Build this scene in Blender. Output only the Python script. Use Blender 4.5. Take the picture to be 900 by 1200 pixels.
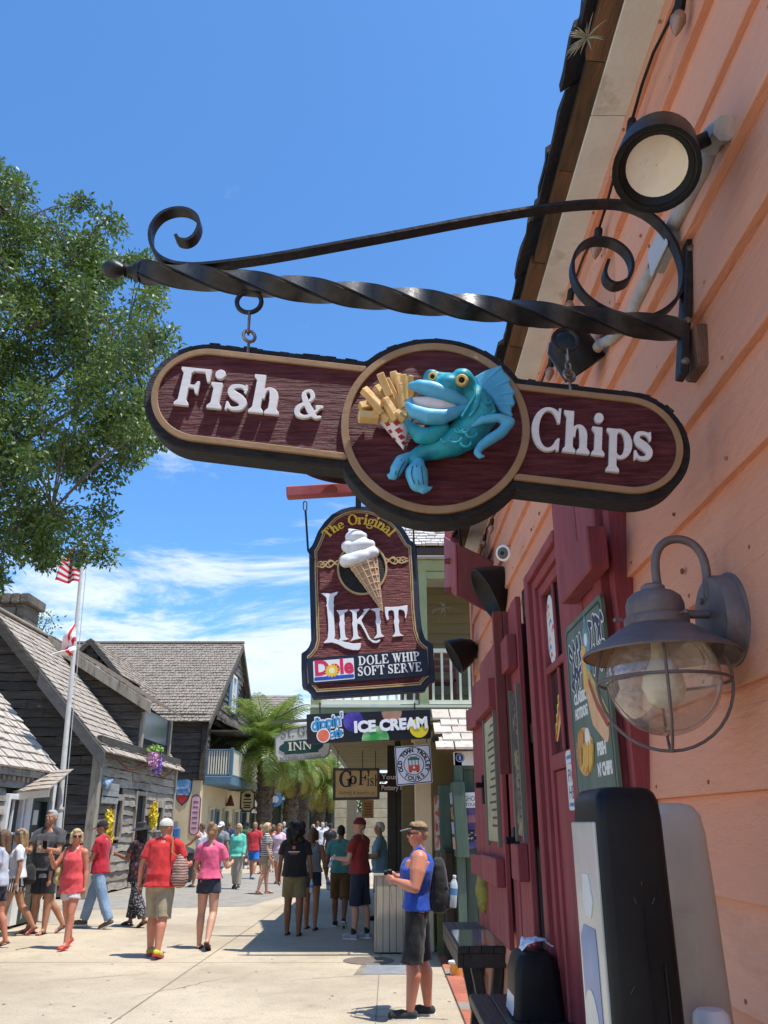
import bpy,bmesh,math,random
import numpy as np
from mathutils import Vector,Matrix,Euler,noise
from mathutils.geometry import delaunay_2d_cdt,intersect_line_plane
R = math.radians
rnd = random.Random(11)
sc = bpy.context.scene
col = sc.collection
for o in list(bpy.data.objects):
 bpy.data.objects.remove(o)
# ------------------------------------------------------------------ camera
EYE = 1.72
PITCH = R(20.6)
FPX = 970.0
cam = bpy.data.cameras.new('camera')
cam.sensor_fit = 'VERTICAL'
cam.sensor_height = 36
cam.lens = 36*FPX/1200
cam.clip_start = 0.05
cam.clip_end = 5000
camo = bpy.data.objects.new('camera',cam)
camo.location = (0,0,EYE)
camo.rotation_euler = (R(90)+PITCH,0,0)
col.objects.link(camo)
sc.camera = camo
sc.view_settings.view_transform = 'Standard'
sc.view_settings.look = 'None'
sc.view_settings.exposure = 0.5
sc.view_settings.gamma = 1
sc.view_settings.use_curve_mapping = False
# ------------------------------------------------------------------ sun and sky
SUN_EL = R(72.5)
SUN_AZ = math.atan2(.89,-.455)          # clockwise from +Y
sun = bpy.data.lights.new('sun','SUN')
sun.energy = 4.4
sun.angle = R(.53)
sun.color = (1,.95,.87)
suno = bpy.data.objects.new('sun',sun)
sdir = Vector((math.sin(SUN_AZ)*math.cos(SUN_EL),math.cos(SUN_AZ)*math.cos(SUN_EL),math.sin(SUN_EL)))
suno.rotation_euler = sdir.to_track_quat('Z','Y').to_euler()
suno.location = (0,0,60)
col.objects.link(suno)
w = bpy.data.worlds.new('World')
sc.world = w
w.use_nodes = True
nt = w.node_tree
nt.nodes.clear()
N = nt.nodes.new
L = nt.links.new
out = N('ShaderNodeOutputWorld')
bg = N('ShaderNodeBackground')
bg.inputs['Strength'].default_value = .135
sky = N('ShaderNodeTexSky')
sky.sky_type = 'NISHITA'
sky.sun_disc = False
sky.sun_elevation = SUN_EL
sky.sun_rotation = SUN_AZ
sky.air_density = 1.0
sky.dust_density = .6
sky.ozone_density = 2.2
tc = N('ShaderNodeTexCoord')
sep = N('ShaderNodeSeparateXYZ')
L(tc.outputs['Generated'],sep.inputs[0])
def wm(op,a,b=None):
 n = N('ShaderNodeMath')
 n.operation = op
 for i,x in enumerate((a,b)):
  if x is None:
   continue
  if isinstance(x,(int,float)):
   n.inputs[i].default_value = x
  else:
   L(x,n.inputs[i])
 return n.outputs[0]
zc = wm('MAXIMUM',sep.outputs['Z'],.0)
den = wm('ADD',zc,.16)
comb = N('ShaderNodeCombineXYZ')
L(wm('DIVIDE',sep.outputs['X'],den),comb.inputs[0])
L(wm('DIVIDE',sep.outputs['Y'],den),comb.inputs[1])
mp = N('ShaderNodeMapping')
mp.inputs['Scale'].default_value = (1.35,1.9,1)
mp.inputs['Location'].default_value = (3.4,1.2,0)
L(comb.outputs[0],mp.inputs[0])
n1 = N('ShaderNodeTexNoise')
n1.inputs['Scale'].default_value = 1.15
n1.inputs['Detail'].default_value = 11
n1.inputs['Roughness'].default_value = .66
n1.inputs['Distortion'].default_value = .5
L(mp.outputs[0],n1.inputs[0])
# cover grows towards the horizon, as a cloud layer seen edge-on does
hz = N('ShaderNodeMapRange')
hz.inputs[1].default_value = .06
hz.inputs[2].default_value = .50
hz.inputs[3].default_value = .20
hz.inputs[4].default_value = -.14
L(sep.outputs['Z'],hz.inputs[0])
cr = N('ShaderNodeMapRange')
cr.interpolation_type = 'SMOOTHSTEP'
cr.inputs[1].default_value = .485
cr.inputs[2].default_value = .67
L(wm('ADD',n1.outputs[0],hz.outputs[0]),cr.inputs[0])
n2 = N('ShaderNodeTexNoise')
n2.inputs['Scale'].default_value = 1.6
n2.inputs['Detail'].default_value = 5
L(mp.outputs[0],n2.inputs[0])
cc = N('ShaderNodeMix')
cc.data_type = 'RGBA'
L(n2.outputs[0],cc.inputs[0])
cc.inputs[6].default_value = (3.6,4.4,5.4,1)
cc.inputs[7].default_value = (6.6,6.9,7.2,1)
tint = N('ShaderNodeMix')
tint.data_type = 'RGBA'
tint.blend_type = 'MULTIPLY'
tint.inputs[0].default_value = 1
L(sky.outputs[0],tint.inputs[6])
tint.inputs[7].default_value = (.60,.98,1.30,1)
mx = N('ShaderNodeMix')
mx.data_type = 'RGBA'
L(wm('MULTIPLY',cr.outputs[0],.92),mx.inputs[0])
L(tint.outputs[2],mx.inputs[6])
L(cc.outputs[2],mx.inputs[7])
L(mx.outputs[2],bg.inputs[0])
L(bg.outputs[0],out.inputs[0])
# ------------------------------------------------------------------ helpers: pixels of the photograph to points in the world
CP,SP = math.cos(PITCH),math.sin(PITCH)
def ray(u,v):
 a = (u - 450)/FPX
 b = (600 - v)/FPX
 return Vector((a,CP - b*SP,SP+b*CP))
def onY(u,v,Y):
 d = ray(u,v)
 t = Y/d.y
 return Vector((d.x*t,Y,EYE+d.z*t))
def onX(u,v,X):
 d = ray(u,v)
 t = X/d.x
 return Vector((X,d.y*t,EYE+d.z*t))
def onZ(u,v,Z=0.0):
 d = ray(u,v)
 t = (Z - EYE)/d.z
 return Vector((d.x*t,d.y*t,Z))
def frame(o,x,y):
 x = Vector(x).normalized()
 y = Vector(y)
 y = (y - x*y.dot(x)).normalized()
 n = x.cross(y)
 return Matrix(((x.x,y.x,n.x,o[0]),(x.y,y.y,n.y,o[1]),(x.z,y.z,n.z,o[2]),(0,0,0,1)))
def onF(u,v,F,h=0.0):
 """local (x, y) of the point where the sight line meets plane z=h of frame F"""
 Fi = F.inverted()
 o = Fi @ Vector((0,0,EYE))
 d = Fi.to_3x3() @ ray(u,v)
 t = (h - o.z)/d.z
 p = o+d*t
 return (p.x,p.y)
# ------------------------------------------------------------------ objects
def tag(o,label=None,cat=None,group=None,kind=None):
 if label: o['label'] = label
 if cat: o['category'] = cat
 if group: o['group'] = group
 if kind: o['kind'] = kind
 return o
def wmat(o):
 return o.matrix_basis if o.parent is None else wmat(o.parent) @ o.matrix_basis
def thing(name,loc,label,cat,group=None,rz=0.0):
 o = bpy.data.objects.new(name,None)
 o.empty_display_size = .1
 o.location = loc
 o.rotation_euler = (0,0,rz)
 col.objects.link(o)
 return tag(o,label,cat,group)
def link_mesh(name,me,mat,parent=None,world=True,label=None):
 """mesh data in world coordinates (or in the parent's) becomes an object"""
 o = bpy.data.objects.new(name,me)
 if mat is not None:
  me.materials.clear()
  me.materials.append(mat)
 col.objects.link(o)
 if parent is not None:
  o.parent = parent
  if world:
   me.transform(wmat(parent).inverted())
 if label: o['label'] = label
 return o
def inst(name,me,mat,parent,mtx,label=None):
 """an object sharing mesh data, placed by a matrix given in world space"""
 o = bpy.data.objects.new(name,me)
 if mat is not None and len(me.materials) == 0:
  me.materials.append(mat)
 col.objects.link(o)
 o.parent = parent
 o.matrix_basis = (wmat(parent).inverted() @ mtx) if parent is not None else mtx
 if label: o['label'] = label
 return o
def kids(o):
 return [c for c in col.objects if c.parent == o]
def copy_tree(o,parent=None):
 c = o.copy()
 col.objects.link(c)
 c.parent = parent
 for ch in list(o.children):
  copy_tree(ch,c)
 return c
class MB:
 def __init__(s):
  s.v = []
  s.f = []
 def add(s,vs,fs):
  n = len(s.v)
  s.v += [tuple(v) for v in vs]
  s.f += [tuple(i+n for i in f) for f in fs]
  return s
 def box(s,c,size,rot=None):
  x,y,z = size[0]/2,size[1]/2,size[2]/2
  P = [Vector(p) for p in ((-x,-y,-z),(x,-y,-z),(x,y,-z),(-x,y,-z),(-x,-y,z),(x,-y,z),(x,y,z),(-x,y,z))]
  if rot is not None:
   m = rot if isinstance(rot,Matrix) else Euler(rot).to_matrix()
   P = [m @ p for p in P]
  c = Vector(c)
  return s.hexa([p+c for p in P])
 def box2(s,a,b):
  a,b = Vector(a),Vector(b)
  return s.box((a+b)/2,[abs(q) for q in (b - a)])
 def hexa(s,P):
  return s.add(P,[(3,2,1,0),(4,5,6,7),(0,1,5,4),(1,2,6,5),(2,3,7,6),(3,0,4,7)])
 def prism(s,poly,vec):
  n = len(poly)
  vec = Vector(vec)
  P = [Vector(p) for p in poly]
  return s.add(P+[p+vec for p in P],[tuple(range(n))[::-1],tuple(range(n,2*n))]+[(i,(i+1) % n,n+(i+1) % n,n+i) for i in range(n)])
 def beam(s,p0,p1,wd,ht,up=(0,0,1)):
  p0,p1 = Vector(p0),Vector(p1)
  d = (p1 - p0)
  l = d.length
  d.normalize()
  up = Vector(up)
  sx = d.cross(up).normalized()
  uz = sx.cross(d)
  m = Matrix((sx,d,uz)).transposed()
  return s.box((p0+p1)/2,(wd,l,ht),m)
 def rings(s,rings,caps=True,closed=False):
  n = len(rings[0])
  vs = [p for r in rings for p in r]
  fs = []
  m = len(rings)
  for i in range(m if closed else m - 1):
   a,b = i*n,((i+1) % m)*n
   for j in range(n):
    fs.append((a+j,a+(j+1) % n,b+(j+1) % n,b+j))
  if caps and not closed:
   fs.append(tuple(range(n))[::-1])
   fs.append(tuple((m - 1)*n+j for j in range(n)))
  return s.add(vs,fs)
 def tube(s,pts,r,seg=8,caps=True,closed=False,flat=None,up=None):
  P = [Vector(p) for p in pts]
  m = len(P)
  rs = r if isinstance(r,(list,tuple)) else [r]*m
  rings = []
  prev = None
  for i in range(m):
   if closed:
    d = P[(i+1) % m] - P[i - 1]
   else:
    d = P[min(i+1,m - 1)] - P[max(i - 1,0)]
   d.normalize()
   if prev is None:
    ref = Vector(up) if up is not None else (Vector((0,0,1)) if abs(d.z) < .9 else Vector((1,0,0)))
   else:
    ref = prev if up is None else Vector(up)
   a = (ref - d*ref.dot(d)).normalized()
   b = d.cross(a)
   prev = a
   fx = flat or (1,1)
   rings.append([P[i]+a*(rs[i]*fx[0]*math.cos(2*math.pi*(k+.5)/seg))+b*(rs[i]*fx[1]*math.sin(2*math.pi*(k+.5)/seg)) for k in range(seg)])
  return s.rings(rings,caps,closed)
 def strap(s,pts,wd,th,up,closed=False):
  """flat bar along a path: wd measured across 'up x path', th along the normal in the path's plane"""
  P = [Vector(p) for p in pts]
  up = Vector(up)
  m = len(P)
  rings = []
  for i in range(m):
   d = (P[min(i+1,m - 1)] - P[max(i - 1,0)]).normalized()
   nn = d.cross(up).normalized()
   rings.append([P[i]+nn*th/2+up*wd/2,P[i]+nn*th/2 - up*wd/2,P[i] - nn*th/2 - up*wd/2,P[i] - nn*th/2+up*wd/2])
  return s.rings(rings,True,closed)
 def lathe(s,prof,c=(0,0,0),rot=None,seg=24,caps=True):
  m = None
  if rot is not None:
   m = rot if isinstance(rot,Matrix) else Euler(rot).to_matrix()
  c = Vector(c)
  rings = []
  for r,z in prof:
   ring = []
   for k in range(seg):
    p = Vector((r*math.cos(2*math.pi*k/seg),r*math.sin(2*math.pi*k/seg),z))
    ring.append((m @ p if m else p)+c)
   rings.append(ring)
  return s.rings(rings,caps)
 def ball(s,c,r,seg=12,rot=None,n=8):
  if isinstance(r,(int,float)):
   r = (r,r,r)
  m = None
  if rot is not None:
   m = rot if isinstance(rot,Matrix) else Euler(rot).to_matrix()
  c = Vector(c)
  rings = []
  for i in range(n+1):
   t = math.pi*(i+.02)/(n+.04)
   ring = []
   for k in range(seg):
    p = Vector((r[0]*math.sin(t)*math.cos(2*math.pi*k/seg),r[1]*math.sin(t)*math.sin(2*math.pi*k/seg),-r[2]*math.cos(t)))
    ring.append((m @ p if m else p)+c)
   rings.append(ring)
  return s.rings(rings)
 def cone(s,p0,r0,p1,r1,seg=12,caps=True):
  return s.tube([p0,p1],[r0,r1],seg,caps)
 def capsule(s,p0,r0,p1,r1,seg=12):
  p0,p1 = Vector(p0),Vector(p1)
  s.tube([p0,p1],[r0,r1],seg)
  s.ball(p0,r0*.995,seg)
  s.ball(p1,r1*.995,seg)
  return s
 def mesh(s,name='mesh',smooth=False,fix=True,M=None):
  me = bpy.data.meshes.new(name)
  me.from_pydata(s.v,[],s.f)
  if fix:
   bm = bmesh.new()
   bm.from_mesh(me)
   bmesh.ops.recalc_face_normals(bm,faces=bm.faces)
   bm.to_mesh(me)
   bm.free()
  if M is not None:
   me.transform(M)
  if smooth:
   me.polygons.foreach_set('use_smooth',[True]*len(me.polygons))
   if smooth != 'all':
    me.set_sharp_from_angle(angle=R(38))
  return me
 def build(s,name,mat,parent=None,smooth=False,fix=True,world=True,label=None,bevel=0.0,seg=1):
  me = s.mesh(name,smooth,fix)
  if bevel:
   bevel_mesh(me,bevel,seg)
  return link_mesh(name,me,mat,parent,world,label)
def bevel_mesh(me,wd,seg=1,ang=30):
 bm = bmesh.new()
 bm.from_mesh(me)
 ed = [e for e in bm.edges if len(e.link_faces) == 2 and e.calc_face_angle(0) > R(ang)]
 bmesh.ops.bevel(bm,geom=ed,offset=wd,segments=seg,affect='EDGES',profile=.6,clamp_overlap=True)
 bm.to_mesh(me)
 bm.free()
def remesh(mb,vox,smooth=2,name='body',disp=None):
 """closed pieces -> one continuous surface"""
 me0 = mb.mesh(name)
 o = bpy.data.objects.new('tmp',me0)
 col.objects.link(o)
 m = o.modifiers.new('r','REMESH')
 m.mode = 'VOXEL'
 m.voxel_size = vox
 m.use_smooth_shade = True
 if smooth:
  q = o.modifiers.new('s','SMOOTH')
  q.iterations = smooth
  q.factor = .5
 dg = bpy.context.evaluated_depsgraph_get()
 dg.update()
 me = bpy.data.meshes.new_from_object(o.evaluated_get(dg))
 bpy.data.objects.remove(o)
 bpy.data.meshes.remove(me0)
 me.name = name
 if disp is not None:
  n = len(me.vertices)
  co = np.empty(n*3)
  no = np.empty(n*3)
  me.vertices.foreach_get('co',co)
  me.vertices.foreach_get('normal',no)
  co = co.reshape(-1,3)
  no = no.reshape(-1,3)
  d = np.array([disp(c) for c in co])
  me.vertices.foreach_set('co',(co+no*d[:,None]).ravel())
 me.polygons.foreach_set('use_smooth',[True]*len(me.polygons))
 me.update()
 return me
# ------------------------------------------------------------------ materials
def mat(name,c1,c2=None,scale=6.0,rough=.6,bump=0.0,bscale=None,st=(1,1,1),metal=0.0,spec=.4,rv=0.0,detail=4.0,lo=.35,hi=.65,coat=0.0,dirt=None,dscale=1.5,dlo=.55,dhi=.7,bdist=.02,trans=0.0,sheen=0.0):
 m = bpy.data.materials.new(name)
 m.use_nodes = True
 t = m.node_tree
 b = t.nodes['Principled BSDF']
 b.inputs['Roughness'].default_value = rough
 b.inputs['Metallic'].default_value = metal
 b.inputs['Specular IOR Level'].default_value = spec
 if coat:
  b.inputs['Coat Weight'].default_value = coat
  b.inputs['Coat Roughness'].default_value = .08
 if trans:
  b.inputs['Transmission Weight'].default_value = trans
 if sheen:
  b.inputs['Sheen Weight'].default_value = sheen
 def c4(c):
  return (c[0],c[1],c[2],1)
 b.inputs['Base Color'].default_value = c4(c1)
 if c2 is None and not bump and not rv:
  return m
 co = t.nodes.new('ShaderNodeTexCoord')
 mpn = t.nodes.new('ShaderNodeMapping')
 mpn.inputs['Scale'].default_value = st
 t.links.new(co.outputs['Object'],mpn.inputs[0])
 oi = None
 if rv or True:
  oi = t.nodes.new('ShaderNodeObjectInfo')
  vm = t.nodes.new('ShaderNodeVectorMath')
  vm.operation = 'SCALE'
  vm.inputs[0].default_value = (17.3,9.1,23.7)
  t.links.new(oi.outputs['Random'],vm.inputs['Scale'])
  t.links.new(vm.outputs[0],mpn.inputs['Location'])
 colr = None
 if c2 is not None:
  nz = t.nodes.new('ShaderNodeTexNoise')
  nz.inputs['Scale'].default_value = scale
  nz.inputs['Detail'].default_value = detail
  nz.inputs['Roughness'].default_value = .6
  t.links.new(mpn.outputs[0],nz.inputs[0])
  mr = t.nodes.new('ShaderNodeMapRange')
  mr.inputs[1].default_value = lo
  mr.inputs[2].default_value = hi
  t.links.new(nz.outputs[0],mr.inputs[0])
  mxn = t.nodes.new('ShaderNodeMix')
  mxn.data_type = 'RGBA'
  t.links.new(mr.outputs[0],mxn.inputs[0])
  mxn.inputs[6].default_value = c4(c1)
  mxn.inputs[7].default_value = c4(c2)
  colr = mxn.outputs[2]
 if dirt is not None:
  nz = t.nodes.new('ShaderNodeTexNoise')
  nz.inputs['Scale'].default_value = dscale
  nz.inputs['Detail'].default_value = 6
  nz.inputs['Roughness'].default_value = .7
  t.links.new(mpn.outputs[0],nz.inputs[0])
  mr = t.nodes.new('ShaderNodeMapRange')
  mr.inputs[1].default_value = dlo
  mr.inputs[2].default_value = dhi
  t.links.new(nz.outputs[0],mr.inputs[0])
  mxn = t.nodes.new('ShaderNodeMix')
  mxn.data_type = 'RGBA'
  t.links.new(mr.outputs[0],mxn.inputs[0])
  if colr is not None:
   t.links.new(colr,mxn.inputs[6])
  else:
   mxn.inputs[6].default_value = c4(c1)
  mxn.inputs[7].default_value = c4(dirt)
  colr = mxn.outputs[2]
 if rv:
  hs = t.nodes.new('ShaderNodeHueSaturation')
  mr = t.nodes.new('ShaderNodeMapRange')
  mr.inputs[3].default_value = 1 - rv
  mr.inputs[4].default_value = 1+rv
  t.links.new(oi.outputs['Random'],mr.inputs[0])
  t.links.new(mr.outputs[0],hs.inputs['Value'])
  if colr is not None:
   t.links.new(colr,hs.inputs['Color'])
  else:
   hs.inputs['Color'].default_value = c4(c1)
  colr = hs.outputs[0]
 if colr is not None:
  t.links.new(colr,b.inputs['Base Color'])
 if bump:
  nb = t.nodes.new('ShaderNodeTexNoise')
  nb.inputs['Scale'].default_value = bscale or scale*3
  nb.inputs['Detail'].default_value = 5
  nb.inputs['Roughness'].default_value = .65
  t.links.new(mpn.outputs[0],nb.inputs[0])
  bp = t.nodes.new('ShaderNodeBump')
  bp.inputs['Strength'].default_value = bump
  bp.inputs['Distance'].default_value = bdist
  t.links.new(nb.outputs[0],bp.inputs['Height'])
  t.links.new(bp.outputs[0],b.inputs['Normal'])
 return m
def wave_mat(name,c1,c2,scale,axis='Z',rough=.8,lo=.45,hi=.55,dist=0.0):
 m = bpy.data.materials.new(name)
 m.use_nodes = True
 t = m.node_tree
 b = t.nodes['Principled BSDF']
 b.inputs['Roughness'].default_value = rough
 co = t.nodes.new('ShaderNodeTexCoord')
 wv = t.nodes.new('ShaderNodeTexWave')
 wv.bands_direction = axis
 wv.inputs['Scale'].default_value = scale
 wv.inputs['Distortion'].default_value = dist
 t.links.new(co.outputs['Object'],wv.inputs[0])
 mr = t.nodes.new('ShaderNodeMapRange')
 mr.inputs[1].default_value = lo
 mr.inputs[2].default_value = hi
 t.links.new(wv.outputs['Fac'],mr.inputs[0])
 mxn = t.nodes.new('ShaderNodeMix')
 mxn.data_type = 'RGBA'
 t.links.new(mr.outputs[0],mxn.inputs[0])
 mxn.inputs[6].default_value = (*c1,1)
 mxn.inputs[7].default_value = (*c2,1)
 t.links.new(mxn.outputs[2],b.inputs['Base Color'])
 return m
# ------------------------------------------------------------------ flat outlines: shapes as distance fields, traced to loops, cut out as slabs
def S_circle(cx,cy,r):
 return lambda X,Y: np.hypot(X - cx,Y - cy) - r
def S_ell(cx,cy,a,b,rot=0.0):
 c,s = math.cos(rot),math.sin(rot)
 def f(X,Y):
  x,y = (X - cx)*c+(Y - cy)*s,-(X - cx)*s+(Y - cy)*c
  k = np.hypot(x/a,y/b)
  g = np.hypot(x/a ** 2,y/b ** 2)
  return np.where(g > 1e-9,k*(k - 1)/np.maximum(g,1e-9),-min(a,b))
 return f
def S_seg(x0,y0,x1,y1,r0,r1=None):
 r1 = r0 if r1 is None else r1
 def f(X,Y):
  dx,dy = x1 - x0,y1 - y0
  t = np.clip(((X - x0)*dx+(Y - y0)*dy)/(dx*dx+dy*dy+1e-12),0,1)
  return np.hypot(X - x0 - t*dx,Y - y0 - t*dy) - (r0+(r1 - r0)*t)
 return f
def S_path(pts,rs):
 if isinstance(rs,(int,float)):
  rs = [rs]*len(pts)
 return S_or(*[S_seg(*pts[i],*pts[i+1],rs[i],rs[i+1]) for i in range(len(pts) - 1)])
def S_poly(P):
 P = [tuple(p) for p in P]
 def f(X,Y):
  d = np.full(X.shape,1e9)
  ins = np.zeros(X.shape,bool)
  n = len(P)
  for i in range(n):
   x0,y0 = P[i]
   x1,y1 = P[(i+1) % n]
   dx,dy = x1 - x0,y1 - y0
   t = np.clip(((X - x0)*dx+(Y - y0)*dy)/(dx*dx+dy*dy+1e-12),0,1)
   d = np.minimum(d,np.hypot(X - x0 - t*dx,Y - y0 - t*dy))
   if y0 != y1:
    ins ^= ((y0 > Y) != (y1 > Y)) & (X < (x1 - x0)*(Y - y0)/(y1 - y0)+x0)
  return np.where(ins,-d,d)
 return f
def S_rect(x0,y0,x1,y1):
 return S_poly([(x0,y0),(x1,y0),(x1,y1),(x0,y1)])
def S_or(*a):
 def f(X,Y):
  r = a[0](X,Y)
  for q in a[1:]:
   r = np.minimum(r,q(X,Y))
  return r
 return f
def S_and(*a):
 def f(X,Y):
  r = a[0](X,Y)
  for q in a[1:]:
   r = np.maximum(r,q(X,Y))
  return r
 return f
def S_sub(a,*bs):
 def f(X,Y):
  r = a(X,Y)
  for q in bs:
   r = np.maximum(r,-q(X,Y))
  return r
 return f
def S_off(a,d):
 return lambda X,Y: a(X,Y) - d
def S_move(a,dx,dy,k=1.0,rot=0.0,shear=0.0):
 c,s = math.cos(rot),math.sin(rot)
 def f(X,Y):
  x,y = X - dx,Y - dy
  x,y = (x*c+y*s)/k,(-x*s+y*c)/k
  return a(x - shear*y,y)*k
 return f
def spline(pts,n=8):
 P = [np.array(p,float) for p in pts]
 P = [2*P[0] - P[1]]+P+[2*P[-1] - P[-2]]
 o = []
 for i in range(1,len(P) - 2):
  for j in range(n):
   t = j/n
   a,b,c,d = P[i - 1],P[i],P[i+1],P[i+2]
   o.append(.5*((2*b)+(c - a)*t+(2*a - 5*b+4*c - d)*t*t+(3*b - a - 3*c+d)*t ** 3))
 o.append(P[-2])
 return o
def loops_of(f,x0,y0,x1,y1,h):
 nx,ny = int((x1 - x0)/h)+2,int((y1 - y0)/h)+2
 xs,ys = x0+h*np.arange(nx),y0+h*np.arange(ny)
 X,Y = np.meshgrid(xs,ys)
 V = f(X,Y)
 V = np.where(V == 0,1e-9,V)
 I = V < 0
 code = I[:-1,:-1]*1+I[:-1,1:]*2+I[1:,1:]*4+I[1:,:-1]*8
 nxt = {}
 tab = {1: [(3,0)],2: [(0,1)],3: [(3,1)],4: [(1,2)],5: [(3,0),(1,2)],6: [(0,2)],7: [(3,2)],8: [(2,3)],9: [(2,0)],10: [(0,1),(2,3)],11: [(2,1)],12: [(1,3)],13: [(1,0)],14: [(0,3)]}
 def ek(i,j,e):
  return (i,j,0) if e == 0 else (i,j+1,1) if e == 1 else (i+1,j,0) if e == 2 else (i,j,1)
 def pt(k):
  i,j,d = k
  a = V[i,j]
  b = V[i,j+1] if d == 0 else V[i+1,j]
  t = a/(a - b)
  return (xs[j]+(h*t if d == 0 else 0),ys[i]+(h*t if d == 1 else 0))
 for i,j in zip(*np.nonzero((code > 0) & (code < 15))):
  for a,b in tab[int(code[i,j])]:
   nxt[ek(i,j,a)] = ek(i,j,b)
 res = []
 while nxt:
  k0,k = nxt.popitem()
  loop = [pt(k0)]
  while k != k0 and k in nxt:
   loop.append(pt(k))
   k = nxt.pop(k)
  if len(loop) > 5:
   # keep only the points that bend the outline
   A = np.array(loop+[loop[0]])
   Lp = [loop[0]]
   a,n = 0,len(loop)
   while a < n:
    b = min(a+2,n)
    while b < n and b - a < 60:
     ac = A[b+1] - A[a]
     dv = A[a+1:b+1] - A[a]
     if np.abs(ac[0]*dv[:,1] - ac[1]*dv[:,0]).max() > h*.035*(np.hypot(*ac)+1e-12): break
     b += 1
    a = b
    if a < n: Lp.append(loop[a])
   if len(Lp) > 2:
    res.append(Lp)
 return res
def slab(loops,d0,d1,bev=0.0,M=None,name='slab',smooth=False):
 """cut-out between heights d0 and d1 of the local z axis, front edge eased by bev"""
 V,E,nx_,inn = [],[],[],[]
 for lp in loops:
  n0,n = len(V),len(lp)
  for q in range(n):
   a,b,c = lp[q - 1],lp[q],lp[(q+1) % n]
   V.append(b)
   E.append((n0+q,n0+(q+1) % n))
   nx_.append(n0+(q+1) % n)
   tx,ty = c[0] - a[0],c[1] - a[1]
   l = math.hypot(tx,ty)+1e-12
   inn.append((-ty/l,tx/l))
 co,_,tri,ov,_,_ = delaunay_2d_cdt([Vector(p) for p in V],E,[],0,1e-7)
 idx = [o[0] if o else 0 for o in ov]
 C = np.array([[(co[t[0]].x+co[t[1]].x+co[t[2]].x)/3,(co[t[0]].y+co[t[1]].y+co[t[2]].y)/3] for t in tri])
 ins = np.zeros(len(tri),bool)
 for a,b in E:
  (x0,y0),(x1,y1) = V[a],V[b]
  if y0 != y1:
   ins ^= ((y0 > C[:,1]) != (y1 > C[:,1])) & (C[:,0] < (x1 - x0)*(C[:,1] - y0)/(y1 - y0)+x0)
 T = [tuple(idx[i] for i in t) for t,k in zip(tri,ins) if k]
 if bev and T:
  # which side is inside: area of the filled triangles shrinks when points move inward
  def area(sg):
   P = [(p[0]+sg*bev*.1*q[0],p[1]+sg*bev*.1*q[1]) for p,q in zip(V,inn)]
   return sum(abs((P[b][0] - P[a][0])*(P[c][1] - P[a][1]) - (P[c][0] - P[a][0])*(P[b][1] - P[a][1])) for a,b,c in T)
  sg = 1 if area(1) < area(-1) else -1
 n = len(V)
 vs = [(p[0],p[1],d0) for p in V]
 fs = [t[::-1] for t in T]
 if bev:
  vs += [(p[0],p[1],d1 - bev) for p in V]+[(p[0]+sg*bev*q[0],p[1]+sg*bev*q[1],d1) for p,q in zip(V,inn)]
  k = 2*n
  fs += [(i,nx_[i],n+nx_[i],n+i) for i in range(n)]+[(n+i,n+nx_[i],k+nx_[i],k+i) for i in range(n)]
 else:
  vs += [(p[0],p[1],d1) for p in V]
  k = n
  fs += [(i,nx_[i],n+nx_[i],n+i) for i in range(n)]
 fs += [(k+a,k+b,k+c) for a,b,c in T]
 me = bpy.data.meshes.new(name)
 me.from_pydata(vs,[],fs)
 bm = bmesh.new()
 bm.from_mesh(me)
 bmesh.ops.recalc_face_normals(bm,faces=bm.faces)
 bm.to_mesh(me)
 bm.free()
 if M is not None:
  me.transform(M)
 return me
def shape(name,f,box,h,d0,d1,F,mt,parent,bev=0.0,label=None):
 me = slab(loops_of(f,*box,h),d0,d1,bev,F,name)
 return link_mesh(name,me,mt,parent,True,label)
def text_mesh(s,size,F,x,y,d0=0.0,d1=.002,bold=0.0,align='CENTER',shear=0.0,wid=None,rot=0.0,space=1.0,narrow=1.0):
 cu = bpy.data.curves.new('tmp','FONT')
 cu.body = s
 cu.size = size
 cu.align_x = align
 cu.align_y = 'CENTER'
 cu.extrude = max((d1 - d0)/2,1e-5)
 cu.offset = bold
 cu.shear = shear
 cu.space_character = space
 cu.resolution_u = 3
 o = bpy.data.objects.new('tmp',cu)
 col.objects.link(o)
 dg = bpy.context.evaluated_depsgraph_get()
 me = bpy.data.meshes.new_from_object(o.evaluated_get(dg))
 bpy.data.objects.remove(o)
 bpy.data.curves.remove(cu)
 k = narrow
 if wid:
  xs = [v.co.x for v in me.vertices]
  if xs:
   k = wid/(max(xs) - min(xs))
 me.transform(F @ Matrix.Translation((x,y,(d0+d1)/2)) @ Matrix.Rotation(rot,4,'Z') @ Matrix.Diagonal((k,1,1,1)))
 return me
def text(name,s,size,F,x,y,mt,parent,d0=0.0,d1=.002,**k):
 me = text_mesh(s,size,F,x,y,d0,d1,**k)
 me.name = name
 return link_mesh(name,me,mt,parent)
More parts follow.
